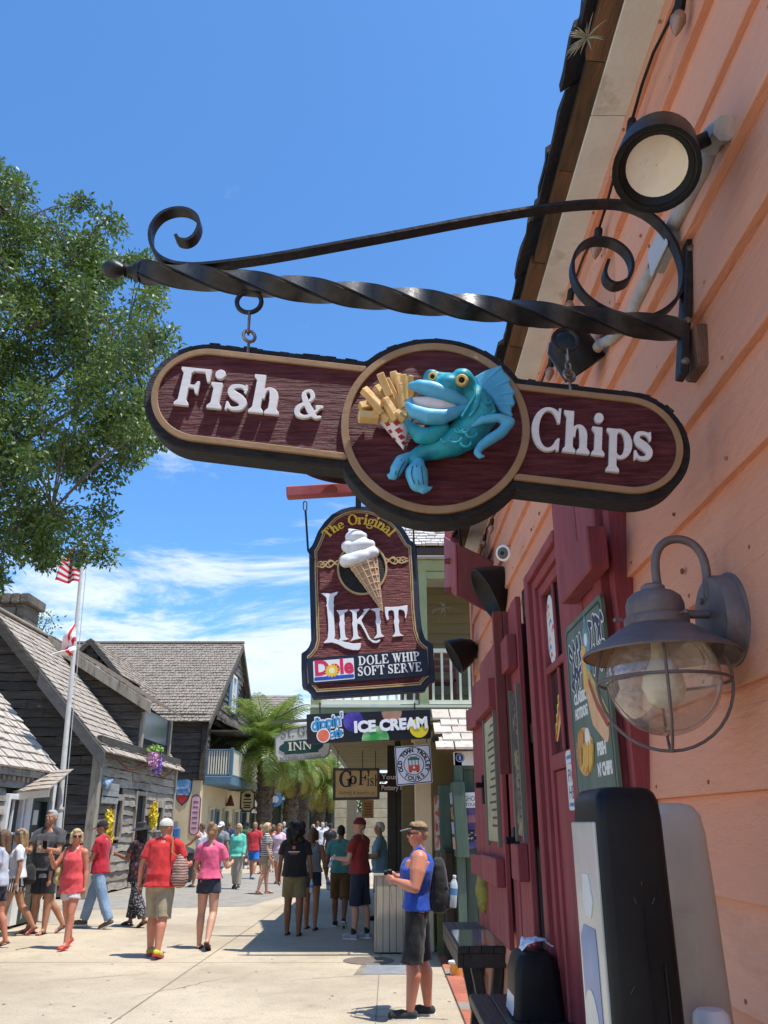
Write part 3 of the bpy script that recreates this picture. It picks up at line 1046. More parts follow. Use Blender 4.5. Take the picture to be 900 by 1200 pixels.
for (y0,y1,z0,z1,d,lb) in ((5.50,6.06,1.61,2.38,.128,'cream menu sheet with lines of print on the second shutter'),(4.44,4.66,1.66,2.38,.138,'dark framed menu with coloured pictures on the first shutter')):
 t = thing('menu_sheet',(W - d,(y0+y1)/2,z0),lb,'menu','menus on the shutters')
 wb(MB(),y0,y1,z0,z1,d - .002,d+.008).build('sheet',MENU if y0 > 5 else mat('menu_dark',(.10,.07,.09),(.35,.28,.12),14,.3,lo=.5,hi=.6),t)
 wb(MB(),y0 - .03,y0 - .001,z0 - .03,z1+.03,d - .002,d+.018).build('menu_frame',mat('menu_frame',(.16,.16,.12)),t)
 wb(MB(),y1+.001,y1+.03,z0 - .03,z1+.03,d - .002,d+.018).build('menu_frame',bpy.data.materials['menu_frame'],t)
 ink = mat('menu_ink',(.06,.06,.05))
 for i in range(14):
  zz = z1 - .06 - i*(z1 - z0 - .1)/14
  MB().box2((W - d - .0100,y0+.05,zz),(W - d - .0078,y0+.05+rnd.uniform(.3,.8)*(y1 - y0 - .1),zz+.014)).build('print_line',ink,t)
for (y,z,lb,nm) in ((4.95,1.60,'black iron latch between the two nearer shutters, above the napkin box','latch'),(6.40,1.95,'black iron hinge by the far shutter','hinge')):
 t = thing(nm,(W - .12,y,z),lb,'latch','shutter ironwork')
 MB().box((W - .085,y,z),(.10,.06,.20)).build('plate',BLACKIRON,t,bevel=.006)
 MB().tube([(W - .13,y - .02,z+.03),(W - .18,y - .03,z+.03)],.020,10).build('bolt',BLACKIRON,t,smooth=True)
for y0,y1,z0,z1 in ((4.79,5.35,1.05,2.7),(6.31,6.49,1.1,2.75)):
 MB().box2((W - .037,y0,z0),(W - .031,y1,z1)).build('dark_gap',DARKFILL,g1)  # more black sheets painting the shade between shutters
for y in (4.86,5.0,5.14,5.26):
 MB().box2((W - .085,y,1.03),(W - .04,y+.085,2.75)).build('slat',RED,g1,bevel=.005)
# yellow-green bag hanging by the far shutter
bag = MB()
pb = onX(569,1042,W - .1)
bag.ball(pb,(.075,.10,.17),10)
bag.ball(pb+Vector((.0,.0,.12)),(.05,.07,.09),10)
tag(link_mesh('hanging_bag',remesh(bag,.02,2,'bag',lambda c: .012*noise.noise(Vector(c)*22)),mat('bag_yellow',(.30,.26,.04),(.18,.16,.02),12,.5,.5,40)),'small yellow green bag hanging beside the far shutter above the black table','bag')
# cone flood lights and camera on the wall, red hood box
HOODIN = mat('hood_inside',(.14,.12,.10))
def cone_lamp(u,v,Y,r,label):
 c = onY(u,v,Y)
 t = thing('wall_floodlight',(W,c.y,c.z),label,'lamp','black cone floodlights on the wall')
 ax = Vector((-.80,-.05,-.42)).normalized()
 rot = ax.to_track_quat('Z','Y').to_matrix()
 MB().lathe([(r*.16,-r*1.25),(r*.42,-r*1.1),(r*.75,-r*.6),(r*.95,0),(r,r*.2),(r*.93,r*.2),(r*.8,0),(.01,-r*.4)],c,rot,24,False).build('hood',BLACKPL,t,smooth=True)
 MB().tube([c - ax*r*1.1,c - ax*r*1.35+Vector((.05,0,.02)),Vector((W - .02,c.y,c.z+.02))],.022,8).build('arm',BLACKIRON,t,smooth=True)
 MB().lathe([(.05,0),(.05,.03),(.03,.05)],(W - .02,c.y,c.z+.02),(0,R(-90),0),12).build('mount',BLACKIRON,t,smooth=True)
cone_lamp(574,694,5.6,.20,'large black cone floodlight under the dark red box')
cone_lamp(535,768,7.4,.165,'smaller far black cone floodlight at the end of the coral wall')
ca = onY(592,648,5.3)
t = thing('security_camera',(W,ca.y,ca.z),'small white round security camera on the wall near the red box','camera')
axc = Vector((-.55,-.7,-.25)).normalized()
rot = axc.to_track_quat('Z','Y').to_matrix()
MB().lathe([(.03,-.07),(.055,-.05),(.06,.0),(.055,.03),(.045,.035)],ca,rot,20).build('body',WHITEP,t,smooth=True)
MB().lathe([(.040,.0352),(.036,.042),(.015,.044)],ca,rot,20).build('face',mat('camera_face',(.1,.1,.1)),t,smooth=True)
MB().lathe([(.014,.0445),(.012,.05),(.004,.052)],ca,rot,12).build('lens',BLACKPL,t,smooth=True)
MB().tube([ca - axc*.06,ca+Vector((.09,.03,.0)),(W - .01,ca.y+.06,ca.z)],.018,8).build('bracket',WHITEP,t,smooth=True)
MB().tube([ca+Vector((.05,0,-.05)),ca+Vector((.07,.02,-.12)),ca+Vector((.10,.05,-.08))],.006,6).build('cable',BLACKPL,t,smooth=True)
# red hood box that carries the second hanging sign
PINKR = mat('lit_faded_red_paint',(.36,.085,.085),(.30,.06,.065),5,.6,.2,30)  # paler red painting the sunlit side of the box; the beam shares it
hb = thing('sign_mount_box',(W - .2,6.4,3.2),'dark red slanted box fixed to the wall above the cone floodlight','mount')
A = onY(537,637,6.0); B = onY(601,668,6.0); C_ = onY(581,723,6.0); D = onY(537,699,6.0)
A.x,D.x = min(A.x,D.x),min(A.x,D.x)
dy = Vector((0,1.25,0))
A2,D2 = onY(522,629,6.85),onY(523,688,6.85)
MB().hexa([D,C_,C_+Vector((.1,.8,.25)),D2,A,B,B+Vector((.1,.8,.1)),A2]).build('box',REDB,hb,bevel=.008)  # front painted in the shade-darkened red
MB().prism([q_+Vector((-.003,0,0)) for q_ in (D,D2,A2,A)],(-.012,0,0)).build('side_board',PINKR,hb)  # sunlit look of this side put into its paler red
MB().box2((A2.x+.002,6.86,A2.z - .05),(A2.x+.13,6.98,A2.z+1.0)).build('upright',PINKR,hb,bevel=.006)
for yy,zz in ((6.45,.78),(6.45,.2)):
 MB().lathe([(.028,0),(.022,.05)],(A.x - .018,yy - .1,D.z+.06+(A.z - D.z)*zz),(0,R(-90),0),8).build('bolt',REDB,hb)
cab = [(A.x+.10,6.6,A.z+.9),(A.x+.08,6.6,A.z+.5),(A.x+.10,6.6,A.z+.15),(A.x+.2,6.5,A.z - .05),(A.x+.26,6.4,A.z - .1)]
MB().tube([tuple(p) for p in spline(cab,6)],.012,6).build('cable',BLACKPL,hb,smooth=True)
# ------------------------------------------------------------------ flood light pair on a conduit above the sign bracket
fl = thing('spotlight',onX(840,155,W),'round black spotlight with a cream lens above the iron bracket','spotlight','black spotlights on the grey conduit')
c = onY(770,190,1.52)
ax = (Vector((-.02,.35,EYE - .55)) - c).normalized()
rot = ax.to_track_quat('Z','Y').to_matrix()
r = .098
MB().lathe([(.03,-.15),(.07,-.13),(r*.92,-.09),(r*.97,.0),(r,.05),(r,.062),(r*.9,.062),(r*.84,.05),(r*.80,.03)],c,rot,32,False).build('can',BLACKPL,fl,smooth=True)
MB().lathe([(.001,.024),(.03,.026),(.06,.031),(r*.70,.036)],c,rot,32,False).build('lens',mat('cream_lens',(.80,.70,.52),(.84,.80,.72),9,.12,spec=.6,dirt=(.42,.40,.42),dscale=9,dlo=.6,dhi=.75),fl,smooth=True)
MB().lathe([(r*.70,.034),(r*.83,.040),(r*.84,.052),(r*.72,.040)],c,rot,32,False).build('ring',BLACKPL,fl,smooth=True)
jn = onX(838,158,W - .05)
MB().tube([c+Vector((.07,.01,.03)),c.lerp(jn,.7),jn],.018,10).build('knuckle',BLACKPL,fl,smooth=True)
# conduit
cd = thing('conduit',onX(775,300,W),'grey painted conduit pipe with junction boxes slanting up the coral wall','conduit')
cp = [onX(u,v,W - .038) for u,v in ((838,158),(826,195),(800,245),(786,270))]
MB().tube(cp,.021,12).build('pipe',GALV,cd,smooth=True)
cp2 = [onX(u,v,W - .038) for u,v in ((766,312),(748,350),(735,380),(715,398),(706,402))]
MB().tube(cp2,.019,12).build('pipe',GALV,cd,smooth=True)
MB().tube([onX(850,150,W - .05),jn,onX(832,172,W - .05)],.030,8).build('elbow',GALV,cd,smooth=True)
jb = onX(782,292,W - .036)
a = (cp[3] - cp2[0]).normalized()
xx = Vector((1,0,0))
mm = Matrix((xx,a,xx.cross(a))).transposed()
MB().box(jb,(.05,.145,.075),mm).build('junction_box',GALV,cd,bevel=.012)
MB().box(jb+Vector((-.028,0,0)),(.006,.15,.085),mm).build('cover',mat('box_cover',(.50,.52,.55)),cd,bevel=.003)
MB().tube([jb+Vector((-.031,.05,.05)),jb+Vector((-.034,.05,.05))],.006,8).build('screw',STEEL,cd)
f2 = thing('spotlight',onX(700,405,W),'black spotlight pointing down, partly behind the right hook of the sign','spotlight','black spotlights on the grey conduit')
c = onY(674,415,2.75)
ax = Vector((.55,.26,-.78)).normalized()
rot = ax.to_track_quat('Z','Y').to_matrix()
MB().lathe([(.02,-.10),(.06,-.09),(.085,-.06),(.09,.05),(.09,.07),(.08,.07),(.075,.05)],c,rot,28,False).build('can',BLACKPL,f2,smooth=True)
MB().lathe([(.001,.045),(.075,.048)],c,rot,28,False).build('lens',mat('dim_lens',(.35,.33,.26),rough=.15),f2,smooth=True)
MB().tube([c+Vector((.06,.0,-.01)),onX(704,402,W - .05)],.02,10).build('knuckle',GALV,f2,smooth=True)
# ------------------------------------------------------------------ wrought iron bracket and the big carved sign
SY = 1.88
TILT = R(6.6)
SX,SYD = Vector((math.cos(TILT),0,-math.sin(TILT))),Vector((math.sin(TILT),0,math.cos(TILT)))
SO = onY(510,499,SY)
SF = frame(SO,SX,SYD)
def sp(u,v,h=0.0):
 return onF(u,v,SF,h)
def spl(lst,h=0.0):
 return [sp(u,v,h) for u,v in lst]
br = thing('sign_bracket',onY(812,400,SY),'black wrought iron bracket with a twisted bar and scrolls holding the wide fish sign','bracket')
b0,b1 = onY(160,318,SY),onY(803,387,SY)
m = MB()
rr = []
NT = 220
d = (b1 - b0)
ax = d.normalized()
nA = Vector((0,1,0))
nB = ax.cross(nA)
for i in range(NT+1):
 t = i/NT
 c = b0+d*t
 an = 2*math.pi*(t*d.length/.62)+.6
 s = .039
 k = 1.0 if 3 < i else .7+.1*i
 rr.append([c+(nA*math.cos(an+q*math.pi/2)+nB*math.sin(an+q*math.pi/2))*s*k for q in range(4)])
m.rings(rr)
me = m.mesh('twisted_bar')
bm = bmesh.new(); bm.from_mesh(me)
ed = [e for e in bm.edges if abs(e.calc_face_angle(0)) > R(50)]
bmesh.ops.bevel(bm,geom=ed,offset=.006,segments=2,affect='EDGES')
bm.to_mesh(me); bm.free()
me.polygons.foreach_set('use_smooth',[True]*len(me.polygons))
me.set_sharp_from_angle(angle=R(60))
link_mesh('twisted_bar',me,mat('black_iron_bar',(.012,.012,.013),(.04,.038,.038),22,.38,.10,50,metal=.3,spec=.55),br)
fb = onY(139,316,SY)
dr = (fb - b0).normalized()
rot = dr.to_track_quat('Z','Y').to_matrix()
MB().lathe([(.03,-.012),(.026,.0),(.015,.012),(.013,.024),(.02,.03),(.013,.036),(.018,.044),(.026,.06),(.024,.078),(.012,.092),(.002,.097)],b0,rot,20).build('finial',BLACKIRON,br,smooth=True)
up = Vector((0,1,0))
path = [(207,279),(211,284),(220,285),(229,279),(234,267),(231,256),(219,249),(203,249),(188,256),(178,271),(178,288),(186,302),(200,310),(216,313),(240,313),(290,307),(340,299),(400,288),(470,275),(560,258),(640,245),(690,240),(730,241),(762,255),(785,280),(798,312),(797,342),(783,362),(760,374),(735,374),(706,364),(684,348),(672,328),(671,307),(681,290),(698,283),(718,286),(734,298),(740,314),(735,330),(722,336),(712,332),(708,322),(712,308)]
MB().strap([onY(p[0],p[1],SY) for p in spline(path,5)],.036,.009,up).build('scroll',BLACKIRON,br,smooth=True)
pl0,pl1 = onY(808,258,SY),onY(799,443,SY)
MB().beam(pl1,pl0,.045,.022,up=(1,0,0)).build('back_plate',BLACKIRON,br,bevel=.003)
pm = (pl0+pl1)/2
for v in (430,300,385):
 q = pl1.lerp(pl0,(443 - v)/185.0)
 MB().lathe([(.011,0),(.009,.006),(.002,.008)],q+Vector((-.0,-.023,0)),(R(90),0,0),10).build('bolt',STEEL,br,smooth=True)
wb0 = onY(822,412,SY)
WOODB = mat('brown_block',(.20,.10,.06),(.11,.06,.04),6,.85,.6,24,st=(6,6,1))
blk = thing('wood_block',wb0,'short rough brown wood block behind the lower end of the bracket plate','block')
MB().box(wb0+Vector((.008,.01,-.0)),(.07,.10,.125),(0,R(3),0)).build('block',WOODB,blk,bevel=.006)
# chains and rings
def ring(m,c,r,th,rot,seg=20):
 q = Euler(rot).to_matrix()
 m.tube([Vector(c)+q @ Vector((r*math.cos(2*math.pi*i/seg),r*math.sin(2*math.pi*i/seg),0)) for i in range(seg)],th,8,closed=True)
def link(m,c,l,wd,th,rz):
 pts = []
 for i in range(20):
  a = 2*math.pi*i/20
  p = Vector((wd*math.cos(a),0,wd*math.sin(a)+(l if math.sin(a) > 0 else -l)))
  pts.append(Vector(c)+Euler((0,0,rz)).to_matrix() @ p)
 m.tube(pts,th,6,closed=True)
def hang(label,up_,dn,ups):
 t = thing('sign_chain',onY(*up_,SY),label,'chain','hanging hardware of the wide sign')
 ca = onY(*up_,SY)
 m = MB(); ring(m,ca,.033,.0065,(R(90),0,.0)); m.build('hanger_ring',BLACKIRON,t,smooth=True)
 cb = onY(*dn,SY)
 top = ca+Vector((0,0,-.026))
 n = ups
 for i in range(n):
  c = top.lerp(cb,(i+.5)/n)
  m = MB(); link(m,c,.011 if n > 1 else .027,.0075,.0028,R(90) if i % 2 == 0 else R(20)); m.build('link',STEEL,t,smooth=True)
 m = MB(); ring(m,cb,.016,.0045,(R(90),0,R(25))); m.tube([cb+Vector((0,0,-.014)),cb+Vector((0,.0,-.06))],.004,6); m.build('eye_bolt',STEEL,t,smooth=True)
hang('ring, hook and eye bolt over the word Fish',(292,354),(292,394),1)
hang('ring and chain links by the lower spotlight, over the word Chips',(663,399),(667,440),2)
sg = thing('hanging_sign',SO,'large carved Fish & Chips sign in dark maroon with tan rim and a turquoise fish','sign')
def S_sign(off):
 xl,xr = sp(239,463),sp(737,521)
 hw = .1335
 cap = S_seg(xl[0],xl[1],xr[0],xr[1],hw)
 cir = S_circle(0,0,.238)
 return S_off(cap,off),S_off(cir,off)
bxs = (-.95,-.34,.85,.34)
cap,cir = S_sign(0)
TAN = mat('tan_rim_paint',(.36,.225,.12),(.30,.18,.09),14,.6,.35,60,st=(1,6,1),bdist=.005)
def board_mat(name,c1,c2,worn):
 """sandblasted wood: worn grain painted paler, like ridges catching the light"""
 m = bpy.data.materials.new(name)
 m.use_nodes = True
 t = m.node_tree
 b = t.nodes['Principled BSDF']
 b.inputs['Roughness'].default_value = .6
 b.inputs['Specular IOR Level'].default_value = .3
 co = t.nodes.new('ShaderNodeTexCoord')
 def nz(scl,st_,det,rgh,dist=.0):
  mp_ = t.nodes.new('ShaderNodeMapping')
  mp_.inputs['Scale'].default_value = st_
  mp_.inputs['Rotation'].default_value = (0,worn[1],0)
  t.links.new(co.outputs['Object'],mp_.inputs[0])
  n = t.nodes.new('ShaderNodeTexNoise')
  n.inputs['Scale'].default_value = scl
  n.inputs['Detail'].default_value = det
  n.inputs['Roughness'].default_value = rgh
  n.inputs['Distortion'].default_value = dist
  t.links.new(mp_.outputs[0],n.inputs[0])
  return n.outputs[0]
 g = nz(9,(1,1,10),6,.62,.15)
 f = nz(5,(1,1,5),4,.6)
 mr = t.nodes.new('ShaderNodeMapRange')
 mr.inputs[1].default_value = .38
 mr.inputs[2].default_value = .68
 t.links.new(g,mr.inputs[0])
 mx_ = t.nodes.new('ShaderNodeMix')
 mx_.data_type = 'RGBA'
 t.links.new(mr.outputs[0],mx_.inputs[0])
 mx_.inputs[6].default_value = (*c1,1)
 mx_.inputs[7].default_value = (*c2,1)  # pinkish streaks paint grazing highlights along the worn grain
 t.links.new(mx_.outputs[2],b.inputs['Base Color'])
 ad = t.nodes.new('ShaderNodeMath')
 ad.operation = 'MULTIPLY_ADD'
 t.links.new(f,ad.inputs[0])
 ad.inputs[1].default_value = .8
 t.links.new(g,ad.inputs[2])
 bp = t.nodes.new('ShaderNodeBump')
 bp.inputs['Strength'].default_value = 1.0
 bp.inputs['Distance'].default_value = worn[0]
 t.links.new(ad.outputs[0],bp.inputs['Height'])
 t.links.new(bp.outputs[0],b.inputs['Normal'])
 return m
MAROON = board_mat('maroon_carved_board',(.088,.015,.021),(.20,.055,.06),(.028,TILT))
CHAR = mat('black_rough_edge',(.010,.010,.011),(.028,.027,.026),20,.7,1.0,40,st=(1,4,3),bdist=.012)
# body of the board, its edge hewn rough
outer = S_or(*S_sign(.021))
me = slab(loops_of(outer,*bxs,.006),-.072,-.002,.004,SF,'board')
link_mesh('board',me,CHAR,sg)
# charred grain splinters along the upper edge
lp = max(loops_of(outer,*bxs,.006),key=len)
m = MB()
for i in range(len(lp)):
 a,b_ = Vector(lp[i]),Vector(lp[(i+1) % len(lp)])
 dd = (b_ - a).normalized()
 mid = (a+b_)/2
 out_ = Vector((dd.y,-dd.x))
 if outer(np.array([mid.x+out_.x*.004]),np.array([mid.y+out_.y*.004]))[0] < 0: out_ = -out_
 if out_.y < .12: continue
 for j in range(max(1,int((b_ - a).length/.0042))):
  p = a.lerp(b_,rnd.random())
  xv = SF.to_3x3() @ Vector((dd.x,dd.y,0))
  zv = SF.to_3x3() @ Vector((0,0,1))
  m.box(SF @ Vector((p.x,p.y,rnd.uniform(-.070,-.006))),(rnd.uniform(.014,.05),rnd.uniform(.003,.009),rnd.uniform(.003,.008)),Matrix((xv,zv.cross(xv),zv)).transposed() @ Euler((rnd.uniform(-.2,.2),rnd.uniform(-.12,.12),rnd.uniform(-.06,.06))).to_matrix())
m.build('charred_edge',mat('charred_grain',(.012,.012,.013),(.10,.10,.098),60,.8,1,60,rv=0,lo=.45,hi=.75),sg)['kind'] = 'stuff'
field = S_or(S_off(cap,-.0145),S_off(cir,-.0145))
me = slab(loops_of(S_or(S_off(cap,-.012),S_off(cir,-.012)),*bxs,.006),-.0018,.0015,0,SF,'field')
link_mesh('field',me,MAROON,sg)
capr = S_sub(cap,S_off(cap,-.0165),S_off(cir,.0006))
shape('rim',S_sub(cir,S_off(cir,-.0195)),bxs,.004,-.0015,.008,SF,TAN,sg,.0018)
shape('rim',S_and(capr,lambda X,Y: X),bxs,.004,-.0015,.0078,SF,TAN,sg,.0018)
shape('rim',S_and(capr,lambda X,Y: -X),bxs,.004,-.0015,.0078,SF,TAN,sg,.0018)
# letters
LET = mat('white_letter_paint',(.80,.79,.78),(.72,.71,.70),12,.55,.3,50,st=(1,8,8),bdist=.003)
x0,y0 = sp(201,474,.01)
x1,y1 = sp(327,487,.01)
ro = math.atan2(y1 - y0,x1 - x0)
cap_h = .1095
serif_text('lettering','Fish',cap_h,SF,x0+.004,y0+.001,LET,sg,.0,.012,.0011,.008,rot=ro,narrow=(x1 - x0)/(2.58*cap_h),split=True,track=.03)
xa,ya = sp(346,487,.01)
serif_text('lettering','&',.080,SF,xa - .004,ya - .001,LET,sg,.0,.012,.0011,.008,rot=ro,narrow=.90,split=True)
x0,y0 = sp(622,526,.01)
x1,y1 = sp(768,542,.01)
ro = math.atan2(y1 - y0,x1 - x0)
serif_text('lettering','Chips',.116,SF,x0 - .002,y0+.002,LET,sg,.0,.012,.0011,.008,rot=ro,narrow=(x1 - x0)/(3.33*.116),split=True,track=.02)
# ---- the fish
fk = 1/4.5
def fp(x,y,h):
 """point of the carving: x, y measured on an enlarged view of the photo, h = height off the board"""
 a = sp(410+x*fk,425+y*fk,h)
 return SF @ Vector((a[0],a[1],h))
PXM = .00229*fk
TEAL = mat('turquoise_paint',(.006,.20,.30),(.03,.43,.53),11,.45,.3,40,rv=0,bdist=.004,lo=.38,hi=.6)
TEALB = mat('light_blue_paint',(.07,.37,.58),(.12,.48,.70),14,.45,.3,40,bdist=.004)
m = MB()
def chain(m,pts,flat=1.0,hs=None):
 P = [(fp(x,y,h),r*PXM) for x,y,r,h in pts]
 for (p,r),(q,s) in zip(P[:-1],P[1:]):
  m.capsule(p,r,q,s,16)
# body and tail stem
chain(m,[(590,190,80,.030),(645,215,96,.030),(675,280,96,.030),(620,368,88,.026),(545,418,74,.025),(460,450,58,.026),(390,475,45,.026),(335,505,38,.026)])
# head mass
m.ball(fp(520,150,.05),(105*PXM,.06,72*PXM),20,(0,-.25,0))
m.ball(fp(600,120,.055),(62*PXM,.05,66*PXM),16)
# eye bulges
m.ball(fp(590,98,.072),(60*PXM,.042,58*PXM),16)
m.ball(fp(430,80,.048),(43*PXM,.03,38*PXM),14)
chain(m,[(420,100,36,.05),(470,90,40,.055),(530,100,44,.06)])
fish = link_mesh('fish_body',remesh(m,.0042,5,'fish_body',lambda c: .0012*noise.noise(Vector(c)*60)),TEAL,sg)
m = MB()
chain(m,[(322,122,19,.082),(366,124,34,.086),(425,138,41,.086),(490,158,40,.085),(550,182,33,.082),(600,206,25,.075),(630,224,16,.066)])
link_mesh('upper_lip',remesh(m,.004,4,'upper_lip'),TEALB,sg)
m = MB()
chain(m,[(318,198,16,.074),(314,228,25,.080),(346,262,36,.084),(410,284,42,.084),(480,286,40,.082),(545,266,31,.077),(600,240,21,.070),(628,226,15,.064)])
link_mesh('lower_lip',remesh(m,.004,4,'lower_lip'),TEALB,sg)
m = MB()
chain(m,[(350,215,34,.062),(410,222,42,.066),(480,232,40,.066),(550,236,26,.060)])
link_mesh('teeth',remesh(m,.004,3,'teeth'),mat('teeth_white',(.80,.76,.74),rough=.4),sg)
for x,y,k,h in ((590,92,.86,.113),(436,74,.66,.080)):
 c = fp(x,y,h)
 n_ = SF.to_3x3() @ Vector((-.12,-.40,1))
 rot = n_.to_track_quat('Z','Y').to_matrix()
 e = MB().lathe([(36*PXM*k,-.012),(34*PXM*k,.0),(28*PXM*k,.005),(17*PXM*k,.004),(16*PXM*k,-.002)],c,rot,24,False).build('eye_ring',mat('eye_yellow',(.66,.47,.14),rough=.4),sg,smooth=True)
 MB().ball(c,18*PXM*k,14).build('pupil',BLACKPL,sg,smooth=True)
# dorsal fin with rays
fin = [(655,82),(720,45),(795,20),(812,60),(842,88),(842,125),(866,155),(858,185),(868,215),(850,235),(848,285),(800,270),(745,190),(690,150)]
shape('dorsal_fin',S_off(S_poly([sp(410+x*fk,425+y*fk,.02) for x,y in fin]),.001),(-.1,-.2,.3,.3),.003,.004,.028,SF,TEALB,sg,.004)
m = MB()
for a,b_ in (((690,120),(790,30)),((720,150),(835,95)),((750,180),(858,158)),((775,220),(855,220)),((795,250),(846,275))):
 m.capsule(fp(*a,.024),.004,fp(*b_,.026),.006,8)
m.build('fin_ray',TEALB,sg,smooth=True)
# side fins like arms, tail lobes
m = MB()
chain(m,[(645,335,12,.070),(700,302,22,.080),(785,290,22,.082),(846,312,25,.078),(800,368,28,.074),(735,408,27,.074),(692,440,23,.074),(668,474,17,.078),(684,496,13,.080),(708,492,8,.080)])
link_mesh('side_fin',remesh(m,.004,5,'side_fin'),TEALB,sg)
m = MB()
chain(m,[(480,345,42,.05),(430,385,40,.058),(370,385,40,.065),(330,350,28,.075),(300,308,14,.080)])
chain(m,[(340,340,22,.07),(372,358,10,.075)])
link_mesh('side_fin',remesh(m,.004,4,'side_fin'),TEAL,sg)
for pts in ([(310,488,18,.03),(272,520,34,.034),(246,565,33,.038),(232,600,20,.04),(212,604,12,.042),(196,588,6,.042)],[(360,535,34,.036),(352,585,56,.040),(362,632,48,.044),(388,668,24,.048),(416,668,12,.050),(436,654,6,.05)]):
 m = MB()
 chain(m,pts)
 link_mesh('tail_fin',remesh(m,.004,4,'tail_fin'),TEALB,sg)
GRV = mat('groove_blue',(.006,.05,.09))
m = MB()
for ln_ in ([(330,545),(325,590),(340,640)],[(352,540),(352,590),(366,645)],[(378,545),(382,590),(388,640)],[(275,510),(252,545),(240,590)],[(290,520),(268,555),(250,600)]):
 hh = .066 if ln_[0][0] > 320 else .051
 m.tube([fp(*p,hh) for p in spline(ln_,5)],.0011,6)
m.build('tail_groove',GRV,sg,smooth=True)
# gill and scales
m = MB()
m.tube([fp(*p,.083) for p in spline([(655,130),(655,175),(625,230),(590,285)],6)],.004,8)
m.tube([fp(*p,.083) for p in spline([(685,170),(672,230),(630,285)],6)],.003,8)
for x,y,s in ((720,200,24),(730,250,30),(600,345,30),(555,395,32),(640,370,30),(610,420,28),(505,400,24),(575,350,22)):
 hh = .075 if y < 300 else .078
 m.tube([fp(x+s*math.cos(a),y+s*math.sin(a)*.8,hh) for a in [math.pi*(.0+.1*i) for i in range(11)]],.0028,8)
m.build('scale_ridge',TEAL,sg,smooth=True)
# fries and their paper cone
FRY = mat('fry_yellow',(.66,.40,.13),(.76,.54,.25),20,.6,.2,60,rv=.12,dirt=(.42,.22,.06),dscale=8,dlo=.56,dhi=.66)
fr = [(50,235,130,220,26),(45,285,150,290,30),(70,140,170,240,24),(100,190,190,280,22),(130,240,210,300,24),(160,60,210,180,24),(135,125,240,260,22),(190,90,270,250,24),(180,190,250,300,24),(230,50,260,200,22),(250,60,275,220,20),(285,65,290,200,19),(320,70,305,180,18),(280,160,280,290,24),(240,260,290,300,22),(345,105,320,200,17),(150,230,230,310,20),(85,165,170,270,18),(110,210,200,290,18),(205,150,260,280,19),(265,110,285,240,18),(60,262,160,300,18)]
for i,(ax_,ay,bx_,by,s) in enumerate(fr):
 h = .022+.016*((i*7) % 3)
 A_,B_ = fp(ax_,ay,h+.010),fp(bx_,by,h)
 MB().beam(A_,B_,s*1.6*PXM,s*1.6*PXM,up=SF.to_3x3() @ Vector((.35*(-1) ** i,.3,1))).build('fry',FRY,sg,bevel=.002)
m = MB()
tipc = fp(283,462,.02)
rim_ = []
for i in range(9):
 a = math.pi*i/8
 l = fp(145,302,.012).lerp(fp(342,285,.012),.5 - .5*math.cos(a))
 rim_.append(l+(SF.to_3x3() @ Vector((0,0,1)))*.042*math.sin(a))
m.add(rim_+[tipc],[(i,i+1,9) for i in range(8)]+[tuple(range(9))[::-1],(0,9,8)])
pc = m.build('paper_cone',mat('cone_white',(.76,.74,.72),rough=.6),sg)
zN = SF.to_3x3() @ Vector((0,0,1))
def cone_pt(x,y):
 q0 = fp(x,y,.0)
 q1 = fp(x,y,.08)
 best = None
 for i in range(8):
  a,b_,c_ = rim_[i],rim_[i+1],tipc
  n_ = (b_ - a).cross(c_ - a).normalized()
  p = intersect_line_plane(q1,q0,a,n_)
  if p is None: continue
  ok = all(((v2 - v1).cross(p - v1)).dot(n_) >= -1e-9 for v1,v2 in ((a,b_),(b_,c_),(c_,a)))
  if ok:
   return p,(n_ if n_.dot(zN) > 0 else -n_)
 return None
DRED = mat('diamond_red',(.42,.03,.04))
for x,y,s in ((198,322,17),(247,317,18),(214,362,14),(258,358,19),(272,392,17),(237,402,10),(284,424,14),(258,434,9)):
 r_ = cone_pt(x,y)
 if r_:
  p,n_ = r_
  p = p+n_*.0015
  dx = (SX - n_*SX.dot(n_)).normalized()*s*PXM*1.1
  dy_ = n_.cross(dx).normalized()*s*PXM*.85
  MB().prism([p+dx,p+dy_,p - dx,p - dy_],-n_*.002).build('diamond',DRED,sg)
# ------------------------------------------------------------------ the ice cream sign hanging behind
LY = 6.9
LT = R(-4.3)
LF = frame(onY(430,720,LY),(math.cos(LT),0,-math.sin(LT)),(math.sin(LT),math.sin(R(5)),math.cos(LT)))
def lp_(x,y):
 return onF(340+x/4,540+y/4,LF)
ic = thing('hanging_sign',onY(430,720,LY),'tall maroon Likit soft serve sign with a big ice cream cone, under the wide sign','sign')
outl = [(88,412),(100,400),(108,385),(130,330),(160,286),(195,250),(240,226),(285,214),(320,211),(365,214),(400,222),(440,240),(478,264),(510,292),(538,326),(556,358),(566,374),(582,382),(592,392),(600,520),(608,690),(618,790),(632,832),(648,848),(670,858),(674,930),(680,1030),(656,1040),(640,1058),(632,1078),(380,1096),(104,1114),(96,1090),(80,1072),(56,1062),(52,980),(52,902),(74,888),(90,868),(98,840),(94,700),(90,560)]
OP = [lp_(*p) for p in outl]
xs,ys = [p[0] for p in OP],[p[1] for p in OP]
bxl = (min(xs) - .1,min(ys) - .1,max(xs)+.1,max(ys)+.1)
SL = S_poly(OP)
NAVY = mat('navy_rim_paint',(.012,.016,.032),(.02,.025,.045),12,.5,.2,40)
GOLD = mat('gold_line_paint',(.52,.38,.18),(.42,.28,.12),20,.5)
LMAR = board_mat('maroon_grain_board',(.14,.022,.027),(.33,.095,.09),(.055,LT))
shape('board',SL,bxl,.012,-.07,0,LF,NAVY,ic,.006)
